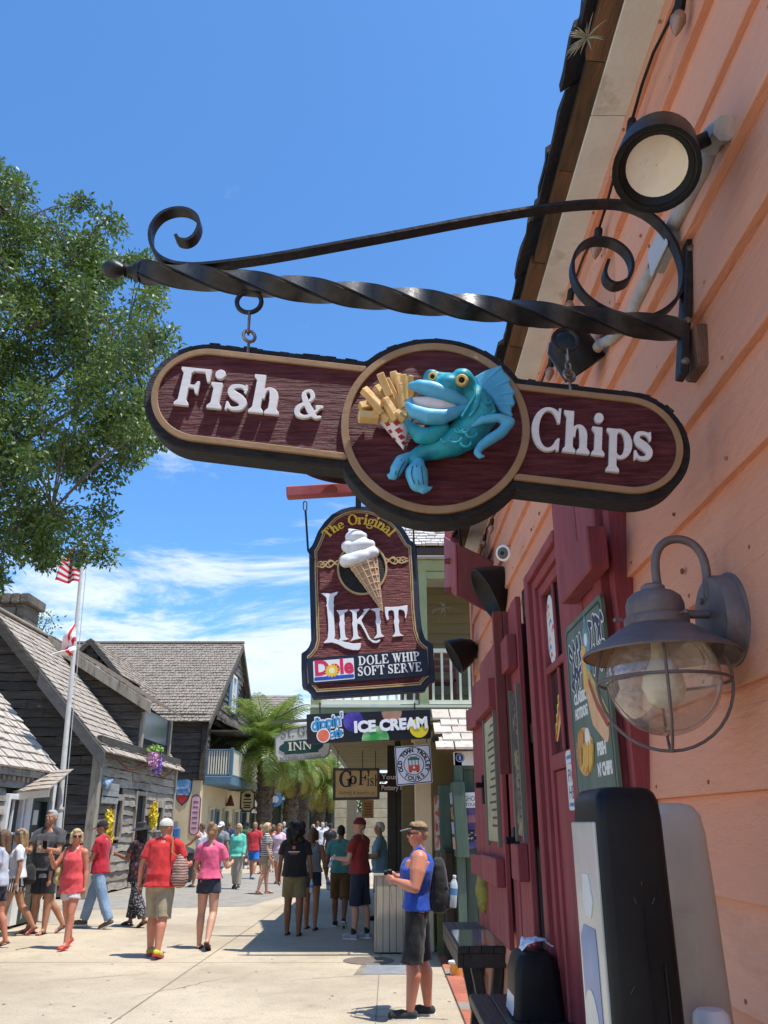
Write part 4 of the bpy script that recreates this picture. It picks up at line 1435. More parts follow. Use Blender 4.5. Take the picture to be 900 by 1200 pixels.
shape('field',S_off(SL,-.052),bxl,.010,-.004,.002,LF,LMAR,ic)
shape('gold_line',S_sub(S_off(SL,-.048),S_off(SL,-.059)),bxl,.006,0,.008,LF,GOLD,ic)
shape('gold_line',S_sub(S_off(SL,-.066),S_off(SL,-.073)),bxl,.004,0,.005,LF,GOLD,ic)
ec = lp_(338,505)
pxl = abs(lp_(440,500)[0] - lp_(340,500)[0])/100
shape('oval',S_ell(ec[0],ec[1],110*pxl,126*pxl),bxl,.008,0,.006,LF,CHAR,ic)
shape('oval_rim',S_sub(S_ell(ec[0],ec[1],118*pxl,134*pxl),S_ell(ec[0],ec[1],108*pxl,124*pxl)),bxl,.006,0,.016,LF,GOLD,ic,.003)
# scrollwork both sides
for sx,cx in ((-1,168),(1,505)):
 c = lp_(cx,488 if sx < 0 else 470)
 q = []
 for k,(ox,oy,r) in enumerate(((26,0,18),(-6,4,14),(-30,-2,10))):
  pp = [(c[0] - sx*(ox+(r - t*.55*r/6)*math.cos(t) - 0)*pxl,c[1]+(oy+(r - t*.55*r/6)*math.sin(t))*pxl) for t in [i*.45 for i in range(15)]]
  q.append(S_path(pp,.0035))
 q.append(S_path([tuple(a) for a in spline([(c[0] - sx*55*pxl,c[1] - 8*pxl),(c[0] - sx*20*pxl,c[1]+20*pxl),(c[0]+sx*10*pxl,c[1] - 12*pxl),(c[0]+sx*48*pxl,c[1] - 4*pxl)],6)],.006))
 q.append(S_path([tuple(a) for a in spline([(c[0] - sx*55*pxl,c[1]+16*pxl),(c[0] - sx*15*pxl,c[1] - 16*pxl),(c[0]+sx*20*pxl,c[1]+16*pxl),(c[0]+sx*46*pxl,c[1]+6*pxl)],6)],.005))
 shape('scrollwork',S_or(*q),bxl,.005,0,.012,LF,GOLD,ic)
# ice cream
ICE = mat('soft_serve_white',(.80,.80,.78),rough=.45)
m = MB()
def lw(x,y,h):
 a = onF(340+x/4,540+y/4,LF,h)
 return LF @ Vector((a[0],a[1],h))
for (x0_,y0_,x1_,y1_,r0,r1,h) in ((262,470,388,432,33,30,.055),(268,402,378,392,30,22,.06),(280,358,345,352,24,18,.06)):
 m.capsule(lw(x0_,y0_,h),r0*pxl,lw(x1_,y1_,h),r1*pxl,16)
for (x,y,rx,ry) in ((322,455,72,38),(325,398,62,34),(312,356,44,26),(300,470,56,26)):
 m.ball(lw(x,y,.06),(rx*pxl,.07,ry*pxl),18,(0,R(-14),0))
m.capsule(lw(300,345,.06),24*pxl,lw(276,322,.07),7*pxl,12)
m.capsule(lw(330,345,.05),20*pxl,lw(290,330,.06),12*pxl,12)
link_mesh('ice_cream',remesh(m,.010,2,'ice_cream'),ICE,ic)
WAF = mat('waffle_cone',(.52,.33,.19),(.44,.26,.13),20,.7)
m = MB()
tip = lw(436,712,.03)
tl,tr = lw(280,502,.02),lw(408,458,.02)
rimc = []
zl = LF.to_3x3() @ Vector((0,0,1))
for i in range(13):
 a = math.pi*i/12
 rimc.append(tl.lerp(tr,.5 - .5*math.cos(a))+zl*.075*math.sin(a))
m.add(rimc+[tip],[(i,i+1,13) for i in range(12)]+[(0,13,12),tuple(range(13))[::-1]])
m.build('cone',WAF,ic)
m = MB()
WDK = mat('waffle_ridge',(.62,.43,.27),rough=.7)
for j in range(1,12,2):
 a = rimc[j]
 m.tube([a+zl*.004,a.lerp(tip,.97)+zl*.004],[.008,.002],6)
for t in (.06,.19,.32,.45,.58,.71,.84):
 m.tube([rimc[i].lerp(tip,t)+zl*.004 for i in range(13)],.007*(1 - .5*t),6)
m.build('waffle_ridge',WDK,ic,smooth=True)
# lettering: LIKIT drawn letter by letter, spiky serifs
def cx4(x,y):
 return onF(355+x/5.625,685+y/5.625,LF)
def spk(pl):
 return S_poly([cx4(*p) for p in pl])
LIK = {
 'L': [(120,62),(130,58),(180,64),(233,48),(226,66),(206,82),(202,130),(208,140),(203,150),(206,240),(212,340),(206,360),(262,378),(330,392),(383,388),(380,420),(370,434),(330,434),(280,422),(232,396),(190,384),(135,390),(145,376),(162,362),(168,300),(166,240),(158,150),(152,140),(158,130),(156,90),(140,74)],
 'I': [(220,172),(250,172),(300,166),(294,178),(274,190),(272,240),(278,262),(274,284),(280,345),(288,356),(308,362),(262,372),(225,382),(240,366),(248,352),(244,290),(238,264),(244,240),(240,200),(232,186)],
 'K1': [(302,170),(340,168),(378,162),(370,174),(354,184),(356,240),(360,262),(357,290),(364,340),(372,350),(392,356),(350,364),(312,376),(326,358),(332,340),(330,290),(324,262),(328,240),(326,190),(316,178)],
 'K2': [(356,236),(386,206),(408,174),(390,166),(445,160),(430,176),(400,214),(384,240),(410,290),(436,346),(452,368),(480,376),(500,368),(514,362),(506,380),(488,388),(462,386),(430,360),(404,306),(378,262),(358,262)],
 'I2': [(440,164),(470,160),(524,154),(516,166),(506,178),(506,220),(514,246),(508,272),(516,325),(524,336),(542,344),(500,352),(466,360),(480,342),(488,330),(486,276),(478,248),(484,222),(478,180),(460,172)],
 'T': [(538,150),(580,152),(640,148),(690,138),(688,180),(680,222),(670,234),(674,200),(666,174),(640,166),(630,172),(628,220),(636,244),(630,270),(636,316),(644,330),(668,340),(626,344),(586,348),(602,330),(608,316),(604,270),(598,246),(604,222),(598,176),(580,170),(562,180),(562,206),(568,232),(556,240),(546,216),(540,184)]}
for k in ('L','I','K1','K2','I2','T'):
 shape('letter',spk(LIK[k]),bxl,.006,.001,.013+(.001 if k == 'K2' else 0),LF,mat('likit_white',(.78,.79,.80),rough=.5) if k == 'L' else bpy.data.materials['likit_white'],ic,.002)
YEL = mat('lettering_gold',(.82,.53,.05),(.72,.44,.04),20,.5)
cc_ = lp_(322,470)
rad = abs(lp_(322,290)[1] - cc_[1])
serif_text('lettering','The',.092,LF,cc_[0],cc_[1],YEL,ic,.0,.012,.001,.02,font=SERIF,arc=(rad*.93,R(137),R(107)))
serif_text('lettering','Original',.100,LF,cc_[0],cc_[1],YEL,ic,.0,.012,.001,.02,font=SERIF,arc=(rad*.95,R(100),R(36)))
# lower panel
pn = [lp_(*p) for p in ((78,928),(640,884),(652,1010),(88,1052))]
shape('panel',S_poly(pn),bxl,.008,.002,.014,LF,mat('panel_navy',(.012,.014,.024),rough=.35),ic,.002)
pr = math.atan2(pn[1][1] - pn[0][1],pn[1][0] - pn[0][0])
tw = mat('panel_white',(.78,.78,.78))
for s_,xa,xb,y_ in (('DOLE WHIP',322,612,962),('SOFT SERVE',318,622,1012)):
 a,b_ = lp_(xa,y_),lp_(xb,y_ - 24)
 adv = sum((.34 if c == ' ' else SERIF[c][1]+.06) for c in s_) - .06
 sz = 42*pxl
 serif_text('lettering',s_,sz,LF,a[0],a[1],tw,ic,.0145,.018,0,.03,rot=math.atan2(b_[1] - a[1],b_[0] - a[0]),narrow=(b_[0] - a[0])/(adv*sz))
lg = [lp_(*p) for p in ((108,942),(298,926),(303,1024),(112,1040))]
shape('logo_panel',S_poly(lg),bxl,.006,.014,.0165,LF,tw,ic)
lgr = math.atan2(lg[1][1] - lg[0][1],lg[1][0] - lg[0][0])
q = lp_(205,972)
text('logo_lettering','Dole',92*pxl,LF,q[0],q[1],mat('logo_red',(.62,.02,.10)),ic,.0168,.0178,bold=.007,wid=172*pxl,rot=lgr)
q = lp_(207,1018)
shape('logo_band',S_move(S_rect(-88*pxl,-8*pxl,88*pxl,8*pxl),q[0],q[1],1,lgr),bxl,.006,.0168,.0178,LF,mat('logo_blue',(.02,.07,.42)),ic)
q = lp_(196,986)
rays = [(q[0]+(34 if i % 2 else 23)*pxl*math.cos(i*math.pi/14),q[1]+(34 if i % 2 else 23)*pxl*math.sin(i*math.pi/14)) for i in range(28)]
shape('logo_sun',S_poly(rays),bxl,.003,.0168,.0184,LF,mat('logo_yellow',(.80,.55,.04)),ic)
shape('logo_sun_centre',S_circle(q[0],q[1],13*pxl),bxl,.003,.0168,.0188,LF,mat('logo_pale',(.85,.80,.5)),ic)
# its beam, chains and the speaker-like black dish above
bmth = thing('sign_beam',onY(430,576,LY),'faded red wooden beam that the soft serve sign hangs from','beam')
p0,p1 = onY(336,578,LY),onY(470,570,LY)
p1 = onY(537,566,LY)
MB().beam(p0,p1,.10,.105).build('beam',PINKR,bmth,bevel=.012)
ch = thing('sign_rod',onY(358,600,LY),'thin black rod and link holding the left side of the soft serve sign','rod','hangers of the soft serve sign')
m = MB(); m.tube([onY(358,598,LY+.03),onY(361,645,LY+.03),onY(368,656,LY - .02)],.010,8); m.build('rod',BLACKIRON,ch,smooth=True)
m = MB(); link(m,onY(357.5,593,LY),.026,.016,.006,.4); m.build('link',STEEL,ch,smooth=True)
ch = thing('sign_rod',onY(484,640,LY),'thin black rod behind the right shoulder of the soft serve sign','rod','hangers of the soft serve sign')
MB().tube([onY(483,585,LY+.03),onY(487,680,LY+.03)],.008,8).build('rod',BLACKIRON,ch,smooth=True)
ch = thing('sign_hook',onY(420,588,LY),'dark hook at the top middle of the soft serve sign','hook')
MB().box(onY(420,588,LY),(.05,.03,.12),(0,0,0)).build('hook',BLACKIRON,ch,bevel=.008)
dish = thing('hanging_lamp',onY(385,556,6.2),'black dish shaped lamp shade half hidden behind the bottom of the wide sign','lamp')
cD = onY(388,556,6.6)
MB().lathe([(.02,.16),(.08,.14),(.14,.06),(.245,.0),(.25,-.01),(.235,-.008),(.13,.04),(.01,.06)],cD,(R(8),R(10),0),32).build('shade',BLACKPL,dish,smooth=True)
MB().tube([cD+Vector((.02,0,.14)),cD+Vector((.05,0,.6)),cD+Vector((.9,.2,.75)),Vector((W,7,cD.z+.6))],.016,8).build('arm',BLACKIRON,dish,smooth=True)
# ------------------------------------------------------------------ wall lantern
lt = thing('wall_lantern',onX(872,728,W),'weathered grey barn lantern with a caged glass globe on the coral wall','lantern')
ZINC = mat('weathered_zinc',(.135,.105,.105),(.20,.165,.16),9,.55,.3,40,metal=.25,dirt=(.30,.23,.20),dscale=6,dlo=.58,dhi=.78,bdist=.005)
LYY = 1.93
C0 = onY(774,768,LYY)
px = .00205
zr = C0.z
LK = .94
def lz(prof,seg=48): return MB().lathe([(a*LK,b*LK) for a,b in prof],(C0.x,C0.y,zr),None,seg,False)
lz([(.188,-.004),(.190,0),(.186,.006),(.160,.022),(.130,.040),(.105,.058),(.086,.070),(.080,.072),(.078,.074)]).build('shade',ZINC,lt,smooth=True)
lz([(.184,-.003),(.158,.016),(.128,.034),(.10,.052),(.07,.060)]).build('shade_inside',mat('shade_inside',(.30,.17,.10),(.22,.13,.08),12,.5),lt,smooth=True)
lz([(.078,.070),(.080,.074),(.080,.092),(.077,.096),(.070,.097)]).build('collar',ZINC,lt,smooth=True)
lz([(.070,.095),(.072,.10),(.072,.128),(.066,.146),(.052,.158),(.034,.165),(.030,.165),(.030,.176),(.022,.182),(.008,.183)]).build('dome',ZINC,lt,smooth=True)
for a in (R(-65),R(180)):
 p = Vector((C0.x+.081*math.cos(a),C0.y+.081*math.sin(a),zr+.084))
 dd = Vector((math.cos(a),math.sin(a),0))
 MB().tube([p,p+dd*.012],.004,8).build('thumb_screw',ZINC,lt,smooth=True)
 MB().ball(p+dd*.016,.006,8).build('screw_head',ZINC,lt,smooth=True)
glass = bpy.data.materials.new('clear_globe')
glass.use_nodes = True
t_ = glass.node_tree
t_.nodes.clear()
o_ = t_.nodes.new('ShaderNodeOutputMaterial')
tr_ = t_.nodes.new('ShaderNodeBsdfTransparent')
tr_.inputs[0].default_value = (.90,.87,.82,1)
gl_ = t_.nodes.new('ShaderNodeBsdfGlossy')
gl_.inputs['Roughness'].default_value = .03
df_ = t_.nodes.new('ShaderNodeBsdfDiffuse')
df_.inputs[0].default_value = (.80,.75,.66,1)
lw_ = t_.nodes.new('ShaderNodeLayerWeight')
lw_.inputs[0].default_value = .30
mr_ = t_.nodes.new('ShaderNodeMapRange')
mr_.inputs[3].default_value = .05
mr_.inputs[4].default_value = .75
t_.links.new(lw_.outputs['Facing'],mr_.inputs[0])
m1 = t_.nodes.new('ShaderNodeMixShader')
nzz = t_.nodes.new('ShaderNodeTexNoise')
nzz.inputs['Scale'].default_value = 14
nzz.inputs['Detail'].default_value = 6
mr2 = t_.nodes.new('ShaderNodeMapRange')
mr2.inputs[1].default_value = .4
mr2.inputs[2].default_value = .8
mr2.inputs[3].default_value = .10
mr2.inputs[4].default_value = .36
t_.links.new(nzz.outputs[0],mr2.inputs[0])
t_.links.new(mr2.outputs[0],m1.inputs[0])
t_.links.new(tr_.outputs[0],m1.inputs[1])
t_.links.new(df_.outputs[0],m1.inputs[2])
m2 = t_.nodes.new('ShaderNodeMixShader')
t_.links.new(mr_.outputs[0],m2.inputs[0])
t_.links.new(m1.outputs[0],m2.inputs[1])
t_.links.new(gl_.outputs[0],m2.inputs[2])
t_.links.new(m2.outputs[0],o_.inputs[0])
gr = .137
gc = -.058
prof = [(.076,.06)]+[(gr*math.sin(a),gc - gr*math.cos(a)) for a in [R(148 - i*7.3) for i in range(21)]]
lz(prof+[(.001,gc - gr)]).build('globe',glass,lt,smooth='all')
lz([(.02,.05),(.022,.0),(.030,-.02),(.048,-.055),(.052,-.082),(.042,-.11),(.02,-.127),(.002,-.13)],24).build('bulb',mat('frosted_bulb',(.82,.78,.62),rough=.3),lt,smooth=True)
cg = MB()
n = 40
gr2 = .150
cg.tube([(C0.x+gr2*.98*math.cos(2*math.pi*i/n),C0.y+gr2*.98*math.sin(2*math.pi*i/n),zr - .062) for i in range(n)],.0038,8,closed=True)
cg.build('cage_ring',ZINC,lt,smooth=True)
for k in range(2):
 th = R(-105+90*k)
 pts = []
 for i in range(33):
  a = R(-62+i*(304/32))+math.pi/2+math.pi
  a = R(152 - i*304/32)
  r_ = gr2
  zz = -.060 - .150*math.cos(a)*1.04
  x_ = r_*math.sin(a)
  if zz > .0: zz,x_ = min(zz,.03),(math.copysign(max(abs(x_),.128),x_))
  pts.append((C0.x+x_*math.cos(th),C0.y+x_*math.sin(th),zr+zz))
 MB().tube(pts,.0038,8).build('cage_wire',ZINC,lt,smooth=True)
# gooseneck, arm and wall plate
pc_ = Vector((W - .045,LYY,zr+.085))
g = [onY(u,v,LYY) for u,v in ((773,700),(768,668),(770,647),(780,635),(796,632),(812,638),(823,652),(828,672),(830,700),(846,701),(858,700))]
MB().tube([tuple(p) for p in spline([tuple(q) for q in g],5)],.0105,10).build('gooseneck',ZINC,lt,smooth=True)
MB().tube([(C0.x+.06,LYY,zr+.098),(W - .03,LYY,zr+.098)],.0105,10).build('arm',ZINC,lt,smooth=True)
MB().lathe([(.105,-.02),(.105,.045),(.098,.055),(.03,.058)],(W - .02,LYY - .0,zr+.085),(0,R(-90),0),40).build('wall_plate',ZINC,lt,smooth=True)
MB().lathe([(.112,-.01),(.112,.012),(.104,.016)],(W - .02,LYY,zr+.085),(0,R(-90),0),40).build('gasket',ZINC,lt,smooth=True)
for a in (R(60),R(-60)):
 MB().lathe([(.008,0),(.008,.006),(.003,.008)],(W - .078,LYY+.06*math.cos(a),zr+.085+.06*math.sin(a)),(0,R(-90),0),10).build('bolt',ZINC,lt,smooth=True)
MB().box2((W - .028,1.66,zr - .07),(W - .012,2.08,zr+.26)).build('mount_board',PINK,lt,bevel=.003)
# ------------------------------------------------------------------ tall napkin dispenser, cup cover, shaker on a counter
ct = thing('counter',(.62,1.6,0),'narrow black counter under the tall napkin dispenser, just below the frame','counter')
BLACKW = mat('black_painted_wood',(.012,.011,.011),(.03,.027,.025),5,.45,.4,25,st=(1,.3,1),spec=.5)
MB().box2((.30,1.18,1.04),(.82,2.3,1.10)).build('top',BLACKW,ct,bevel=.006)
for x,y in ((.36,1.25),(.76,1.25),(.36,2.22),(.76,2.22)):
 MB().box2((x - .03,y - .03,0),(x+.03,y+.03,1.039)).build('leg',BLACKW,ct,bevel=.004)
nd = thing('napkin_dispenser',(.43,1.5,1.1),'tall black napkin dispenser with a clear printed front beside the coral wall','dispenser')
th_ = R(0)
x0,x1 = .342,.453
yb,yf = 1.42,1.61
prof = []
m = MB()
# body: rounded loaf tapering upward
rr = []
zt = 1.776
for z,ins,dx in ((1.101,.0,0),(1.4,.001,0),(zt - .05,.002,0),(zt - .022,.004,0),(zt - .010,.008,0),(zt - .003,.014,0),(zt,.024,0)):
 ring_ = []
 for sx,sy in ((-1,-1),(1,-1),(1,1),(-1,1)):
  cx,cy = (x0+x1)/2,(yb+yf)/2
  hx,hy = (x1 - x0)/2 - ins,(yf - yb)/2 - ins
  rc = .016
  for q in range(5):
   a0 = math.atan2(sy,sx) - math.pi/4+q*math.pi/8
   ring_.append((cx+sx*(hx - rc)+rc*math.cos(a0),cy+sy*(hy - rc)+rc*math.sin(a0),z))
 rr.append(ring_)
m.rings(rr)
m.build('body',BLACKPL,nd,smooth=True)
MB().box2((x0+.062,yb - .0025,1.101),(x0+.064,yb+.02,1.60)).build('seam',DARKFILL,nd)
MB().box2((x0+.084,yb - .004,1.33),(x0+.087,yb+.02,1.52)).build('slot',BLACKPL,nd,bevel=.001)
ND = frame((x0+.0005,0,0),(0,-1,0),(0,0,1))
CLR = mat('milky_plastic',(.46,.47,.41),(.60,.60,.54),5,.2,spec=.6)
MB().box2((x0 - .0025,yb+.018,1.101),(x0+.012,yf - .006,1.722)).build('front_cover',CLR,nd,bevel=.002)
for q in range(5):
 MB().box((x0+rnd.uniform(.02,.1),yb - .0008,rnd.uniform(1.3,1.74)),(.0006,.001,rnd.uniform(.004,.014)),(0,rnd.uniform(-.6,.6),0)).build('scratch',mat('scratch_grey',(.10,.10,.10)) if q == 0 else bpy.data.materials['scratch_grey'],nd)
shape('card',S_rect(-(yf - .022),1.17,-(yb+.055),1.56),(-1.8,1.1,-1.3,1.8),.02,.0032,.0042,ND,mat('napkin_blue',(.05,.14,.36),(.16,.28,.5),3,.3,lo=.4,hi=.6),nd)
shape('card_picture',S_or(S_ell(-1.545,1.40,.05,.065),S_ell(-1.57,1.31,.06,.035),S_ell(-1.52,1.27,.045,.03)),(-1.8,1.1,-1.3,1.8),.008,.0042,.005,ND,mat('napkin_pale',(.50,.55,.55),(.62,.64,.55),9,.3),nd)
shape('card_band',S_rect(-(yf - .022),1.225,-(yb+.055),1.25),(-1.8,1.1,-1.3,1.8),.02,.0042,.0048,ND,mat('napkin_white',(.7,.72,.74)),nd)
shape('napkins',S_rect(-(yf - .06),1.575,-(yb+.06),1.64),(-1.8,1.1,-1.3,1.8),.02,.0032,.0042,ND,PAPER,nd)
cv = thing('cover_bin',(.69,1.72,1.1),'cream plastic rounded cover standing between the black dispenser and the wall','cover')
CRM = mat('cream_plastic',(.60,.50,.39),(.52,.43,.33),3,.5,.12,60)
m = MB()
rr = []
for z,hw,hy in ((1.101,.125,.05),(1.35,.118,.048),(1.60,.110,.045),(1.70,.104,.043),(1.735,.094,.04),(1.752,.07,.03),(1.757,.03,.02)):
 r1 = []
 for i in range(24):
  a = 2*math.pi*i/24
  ca,sa = math.cos(a),math.sin(a)
  e = .55
  r1.append((.572+hw*.53*math.copysign(abs(ca) ** e,ca),1.75+hy*math.copysign(abs(sa) ** e,sa),z))
 rr.append(r1)
m.rings(rr).build('cover',CRM,cv,smooth=True)
cb = thing('cardboard',(.56,1.66,1.1),'torn cream cardboard sheet leaning behind the tall black dispenser','cardboard')
edge = [(.46,1.101),(.46,1.575),(.566,1.565),(.562,1.49),(.558,1.43),(.553,1.37),(.557,1.32),(.549,1.27),(.553,1.2),(.55,1.101)]
m = MB()
m.prism([(x,1.66,z) for x,z in edge],(0,.004,0))
m.build('sheet',mat('cardboard',(.60,.54,.42),(.54,.47,.36),7,.8,.15,60),cb)
sk = thing('shaker',(.70,2.02,1.1),'white round topped shaker at the bottom right corner','shaker')
tp = onY(832,1181,1.60)
MB().lathe([(.029,1.101),(.031,1.12),(.031,tp.z - .026),(.029,tp.z - .010),(.022,tp.z - .002),(.003,tp.z)],(tp.x,1.60,0),None,28).build('body',mat('white_plastic',(.80,.79,.80),rough=.3),sk,smooth=True)
# black tables by the wall
GLOSS = mat('glossy_table_top',(.035,.026,.022),(.10,.065,.045),6,.10,.10,12,spec=.8,coat=.8)
t1 = thing('table',(.7,7.0,0),'tall black picnic table with a glossy top set against the coral wall','table')
zt = .93
xl,xr,ya,yb_ = .50,.83,6.32,7.85
for i in range(4):
 a,b = xl+(xr - xl)*i/4,xl+(xr - xl)*(i+1)/4
 MB().box2((a+.0015,ya,zt - .04),(b - .0015,yb_,zt)).build('plank',BLACKW,t1,bevel=.003)
MB().box2((xl+.02,ya+.03,zt+.001),(xr - .01,ya+.95,zt+.004)).build('glossy_sheet',GLOSS,t1)
MB().box2((xl+.0,ya+.02,zt - .13),(xl+.04,yb_ - .02,zt - .041)).build('apron',BLACKW,t1,bevel=.003)
MB().box2((xl+.041,ya+.02,zt - .13),(xr,ya+.06,zt - .041)).build('apron',BLACKW,t1,bevel=.003)
for yy in (ya+.22,yb_ - .22):
 MB().beam((xl+.20,yy,0),(xr - .03,yy,zt - .131),.07,.09,up=(0,1,0)).build('leg',BLACKW,t1,bevel=.004)
 MB().beam((xr - .03,yy+.075,0),(xl+.14,yy+.075,zt - .131),.07,.09,up=(0,1,0)).build('leg',BLACKW,t1,bevel=.004)
t2 = thing('table',(.7,3.9,0),'black plank table in the lower right, carrying the small napkin box','table')
zt2 = .93
xl2 = .42
for i in range(4):
 a,b = xl2+(.82 - xl2)*i/4,xl2+(.82 - xl2)*(i+1)/4
 MB().box2((a+.0015,3.1,zt2 - .045),(b - .0015,4.68,zt2+rnd.uniform(-.002,.001))).build('plank',BLACKW,t2,bevel=.004)
for yy in (3.3,4.5):
 for xx in (xl2+.2,.76):
  MB().box2((xx - .04,yy - .04,0),(xx+.04,yy+.04,zt2 - .046)).build('leg',BLACKW,t2,bevel=.004)
n2 = thing('napkin_dispenser',(.62,4.04,zt2),'small black napkin box with white front, on the plank table in the lower right','dispenser')
zb_,zt_ = zt2+.001,onY(625,1119,4.06).z
rr = []
xa,xb = onY(602,1160,4.06).x,onY(662,1165,4.06).x
for z,ins in ((zb_,0),(zb_+.18,.012),(zt_ - .03,.024),(zt_ - .008,.034),(zt_,.055)):
 ring_ = []
 for sx,sy in ((-1,-1),(1,-1),(1,1),(-1,1)):
  cx,cy = (xa+xb)/2,4.20
  hx,hy = (xb - xa)/2 - ins,.14 - ins*.6
  rc = .03
  for q in range(5):
   a0 = math.atan2(sy,sx) - math.pi/4+q*math.pi/8
   ring_.append((cx+sx*(hx - rc)+rc*math.cos(a0),cy+sy*(hy - rc)+rc*math.sin(a0),z))
 rr.append(ring_)
MB().rings(rr).build('body',BLACKPL,n2,smooth=True)
h_ = (zt_ - zb_)
fw = MB()
fw.hexa([(xa - .006,4.10,zb_+.01),(xa+.0,4.10,zb_+.01),(xa+.0,4.30,zb_+.01),(xa - .006,4.30,zb_+.01),(xa+.026,4.10,zb_+h_*.86),(xa+.033,4.10,zb_+h_*.86),(xa+.033,4.30,zb_+h_*.86),(xa+.026,4.30,zb_+h_*.86)])
fw.build('front',mat('chrome_white',(.72,.74,.76),(.5,.6,.7),4,.25),n2,bevel=.004)
m = MB()
cN = Vector(((xa+xb)/2,4.2,zt_))
rows = []
for i in range(13):
 t = i/12
 row = []
 for j in range(11):
  q = j/10 - .5
  a = .25+2.3*t
  p = Vector((-.055*math.cos(a)+.045*t,q*.11,.055*math.sin(a) - .012))
  nz_ = Vector((noise.noise(Vector((t*4,q*5,1))),noise.noise(Vector((t*4,q*5,7))),abs(noise.noise(Vector((t*5,q*6,3))))))
  row.append(cN+p+nz_*.026)
 rows.append(row)
m.add([p for r in rows for p in r],[(i*11+j,i*11+j+1,i*11+j+12,i*11+j+11) for i in range(12) for j in range(10)])
tag(m.build('paper_napkin',mat('napkin_paper',(.80,.80,.84),rough=.8),None,smooth='all',fix=False),'crumpled white paper napkin lying on top of the small napkin box','napkin')
# paint tub under the glossy table
tb = thing('tub',onZ(535,1143),'small white and yellow printed tub on the bricks by the glossy table','tub')
pt = onZ(535,1145)
kk = .088
MB().lathe([(kk*.82,0),(kk,.14),(kk,.15)],pt,None,24).build('cup',mat('tub_print',(.72,.44,.05),(.62,.14,.05),9,.4,dirt=(.75,.75,.7),dscale=9,dlo=.55,dhi=.57),tb,smooth=True)
MB().lathe([(kk*1.06,.15),(kk*1.06,.17),(kk*.9,.173)],pt,None,24).build('lid',WHITEP,tb,smooth=True)
# ------------------------------------------------------------------ ground
def ground_mat():
 m = bpy.data.materials.new('pale_concrete')
 m.use_nodes = True
 t = m.node_tree
 b = t.nodes['Principled BSDF']
 b.inputs['Roughness'].default_value = .85
 co = t.nodes.new('ShaderNodeTexCoord')
 def nz(s,d,r):
  n = t.nodes.new('ShaderNodeTexNoise')
  n.inputs['Scale'].default_value = s
  n.inputs['Detail'].default_value = d
  n.inputs['Roughness'].default_value = r
  t.links.new(co.outputs['Object'],n.inputs[0])
  return n.outputs[0]
 def mrn(x,a,b_,c=0,d=1):
  q = t.nodes.new('ShaderNodeMapRange')
  q.inputs[1].default_value,q.inputs[2].default_value,q.inputs[3].default_value,q.inputs[4].default_value = a,b_,c,d
  t.links.new(x,q.inputs[0])
  return q.outputs[0]
 def mix(f,a,b_):
  q = t.nodes.new('ShaderNodeMix')
  q.data_type = 'RGBA'
  t.links.new(f,q.inputs[0])
  for i,x in ((6,a),(7,b_)):
   if isinstance(x,tuple): q.inputs[i].default_value = (*x,1)
   else: t.links.new(x,q.inputs[i])
  return q.outputs[2]
 c = mix(mrn(nz(.35,5,.6),.4,.62),(.50,.42,.30),(.36,.295,.205))
 c = mix(mrn(nz(3.2,8,.75),.50,.74,0,.62),c,(.24,.20,.15))
 c = mix(mrn(nz(42,3,.6),.50,.66,0,.5),c,(.22,.18,.13))
 t.links.new(c,b.inputs['Base Color'])
 bp = t.nodes.new('ShaderNodeBump')
 bp.inputs['Strength'].default_value = .3
 bp.inputs['Distance'].default_value = .01
 t.links.new(nz(45,5,.7),bp.inputs['Height'])
 t.links.new(bp.outputs[0],b.inputs['Normal'])
 return m
CONC = ground_mat()
gd = MB()
gx = [-1500,-300,-60,-14,-7,0,7,14,60,300,1500]
gy = [-1500,-300,-40,0,10,20,40,80,300,1500]
gd.add([(x,y,0) for y in gy for x in gx],[(j*len(gx)+i,j*len(gx)+i+1,(j+1)*len(gx)+i+1,(j+1)*len(gx)+i) for j in range(len(gy) - 1) for i in range(len(gx) - 1)])
grd = gd.build('ground',CONC)
grd['kind'] = 'structure'
def sheet(name,pts,z,mt,kind='structure'):
 o = MB().add([(x,y,z) for x,y in pts],[tuple(range(len(pts)))]).build(name,mt)
 if kind: o['kind'] = kind
 return o
GREYP = mat('grey_paving',(.30,.275,.235),(.245,.225,.19),2.0,.85,.25,40,dirt=(.2,.17,.13),dscale=4)
a,b_,c,d = onZ(-30,1072),onZ(330,1048),onZ(420,1014),onZ(40,1030)
sheet('paving',[(-7.2,19.2),(-3.0,20.2),(-.9,33),(-7.2,33)],.004,GREYP)
JNT = mat('joint_dark',(.19,.16,.12),(.26,.22,.16),6,.9)
for (p,q,wd) in ((onZ(-20,1128),onZ(470,1128),.012),(onZ(130,1200),onZ(330,1062),.014),(onZ(330,1062),onZ(395,1018),.02),(onZ(415,1190),onZ(525,1195),.012),(onZ(0,1083),onZ(300,1086),.014),(onZ(440,1200),onZ(446,1118),.010)):
 dd = (q - p).normalized()
 n_ = Vector((-dd.y,dd.x,0))*wd/2
 k = 14
 L_,R_ = [],[]
 for i in range(k+1):
  c = p.lerp(q,i/k)
  e = rnd.uniform(.7,1.3)
  L_.append((c+n_*e)[:2]); R_.append((c - n_*e)[:2])
 sheet('paving_joint',L_+R_[::-1],.0044,JNT)
spots = MB()
for i in range(130):
 p = onZ(rnd.uniform(-60,560),rnd.uniform(1040,1200))
 r_ = rnd.choice((.008,.012,.018,.012))
 spots.add([(p.x+r_*math.cos(a)*rnd.uniform(.7,1.3),p.y+r_*math.sin(a)*rnd.uniform(.7,1.3),.0062) for a in [k*math.pi/4 for k in range(8)]],[tuple(range(8))])
spots.build('gum_spots',mat('gum_dark',(.27,.225,.17),(.22,.18,.135),3,.9))['kind'] = 'stuff'
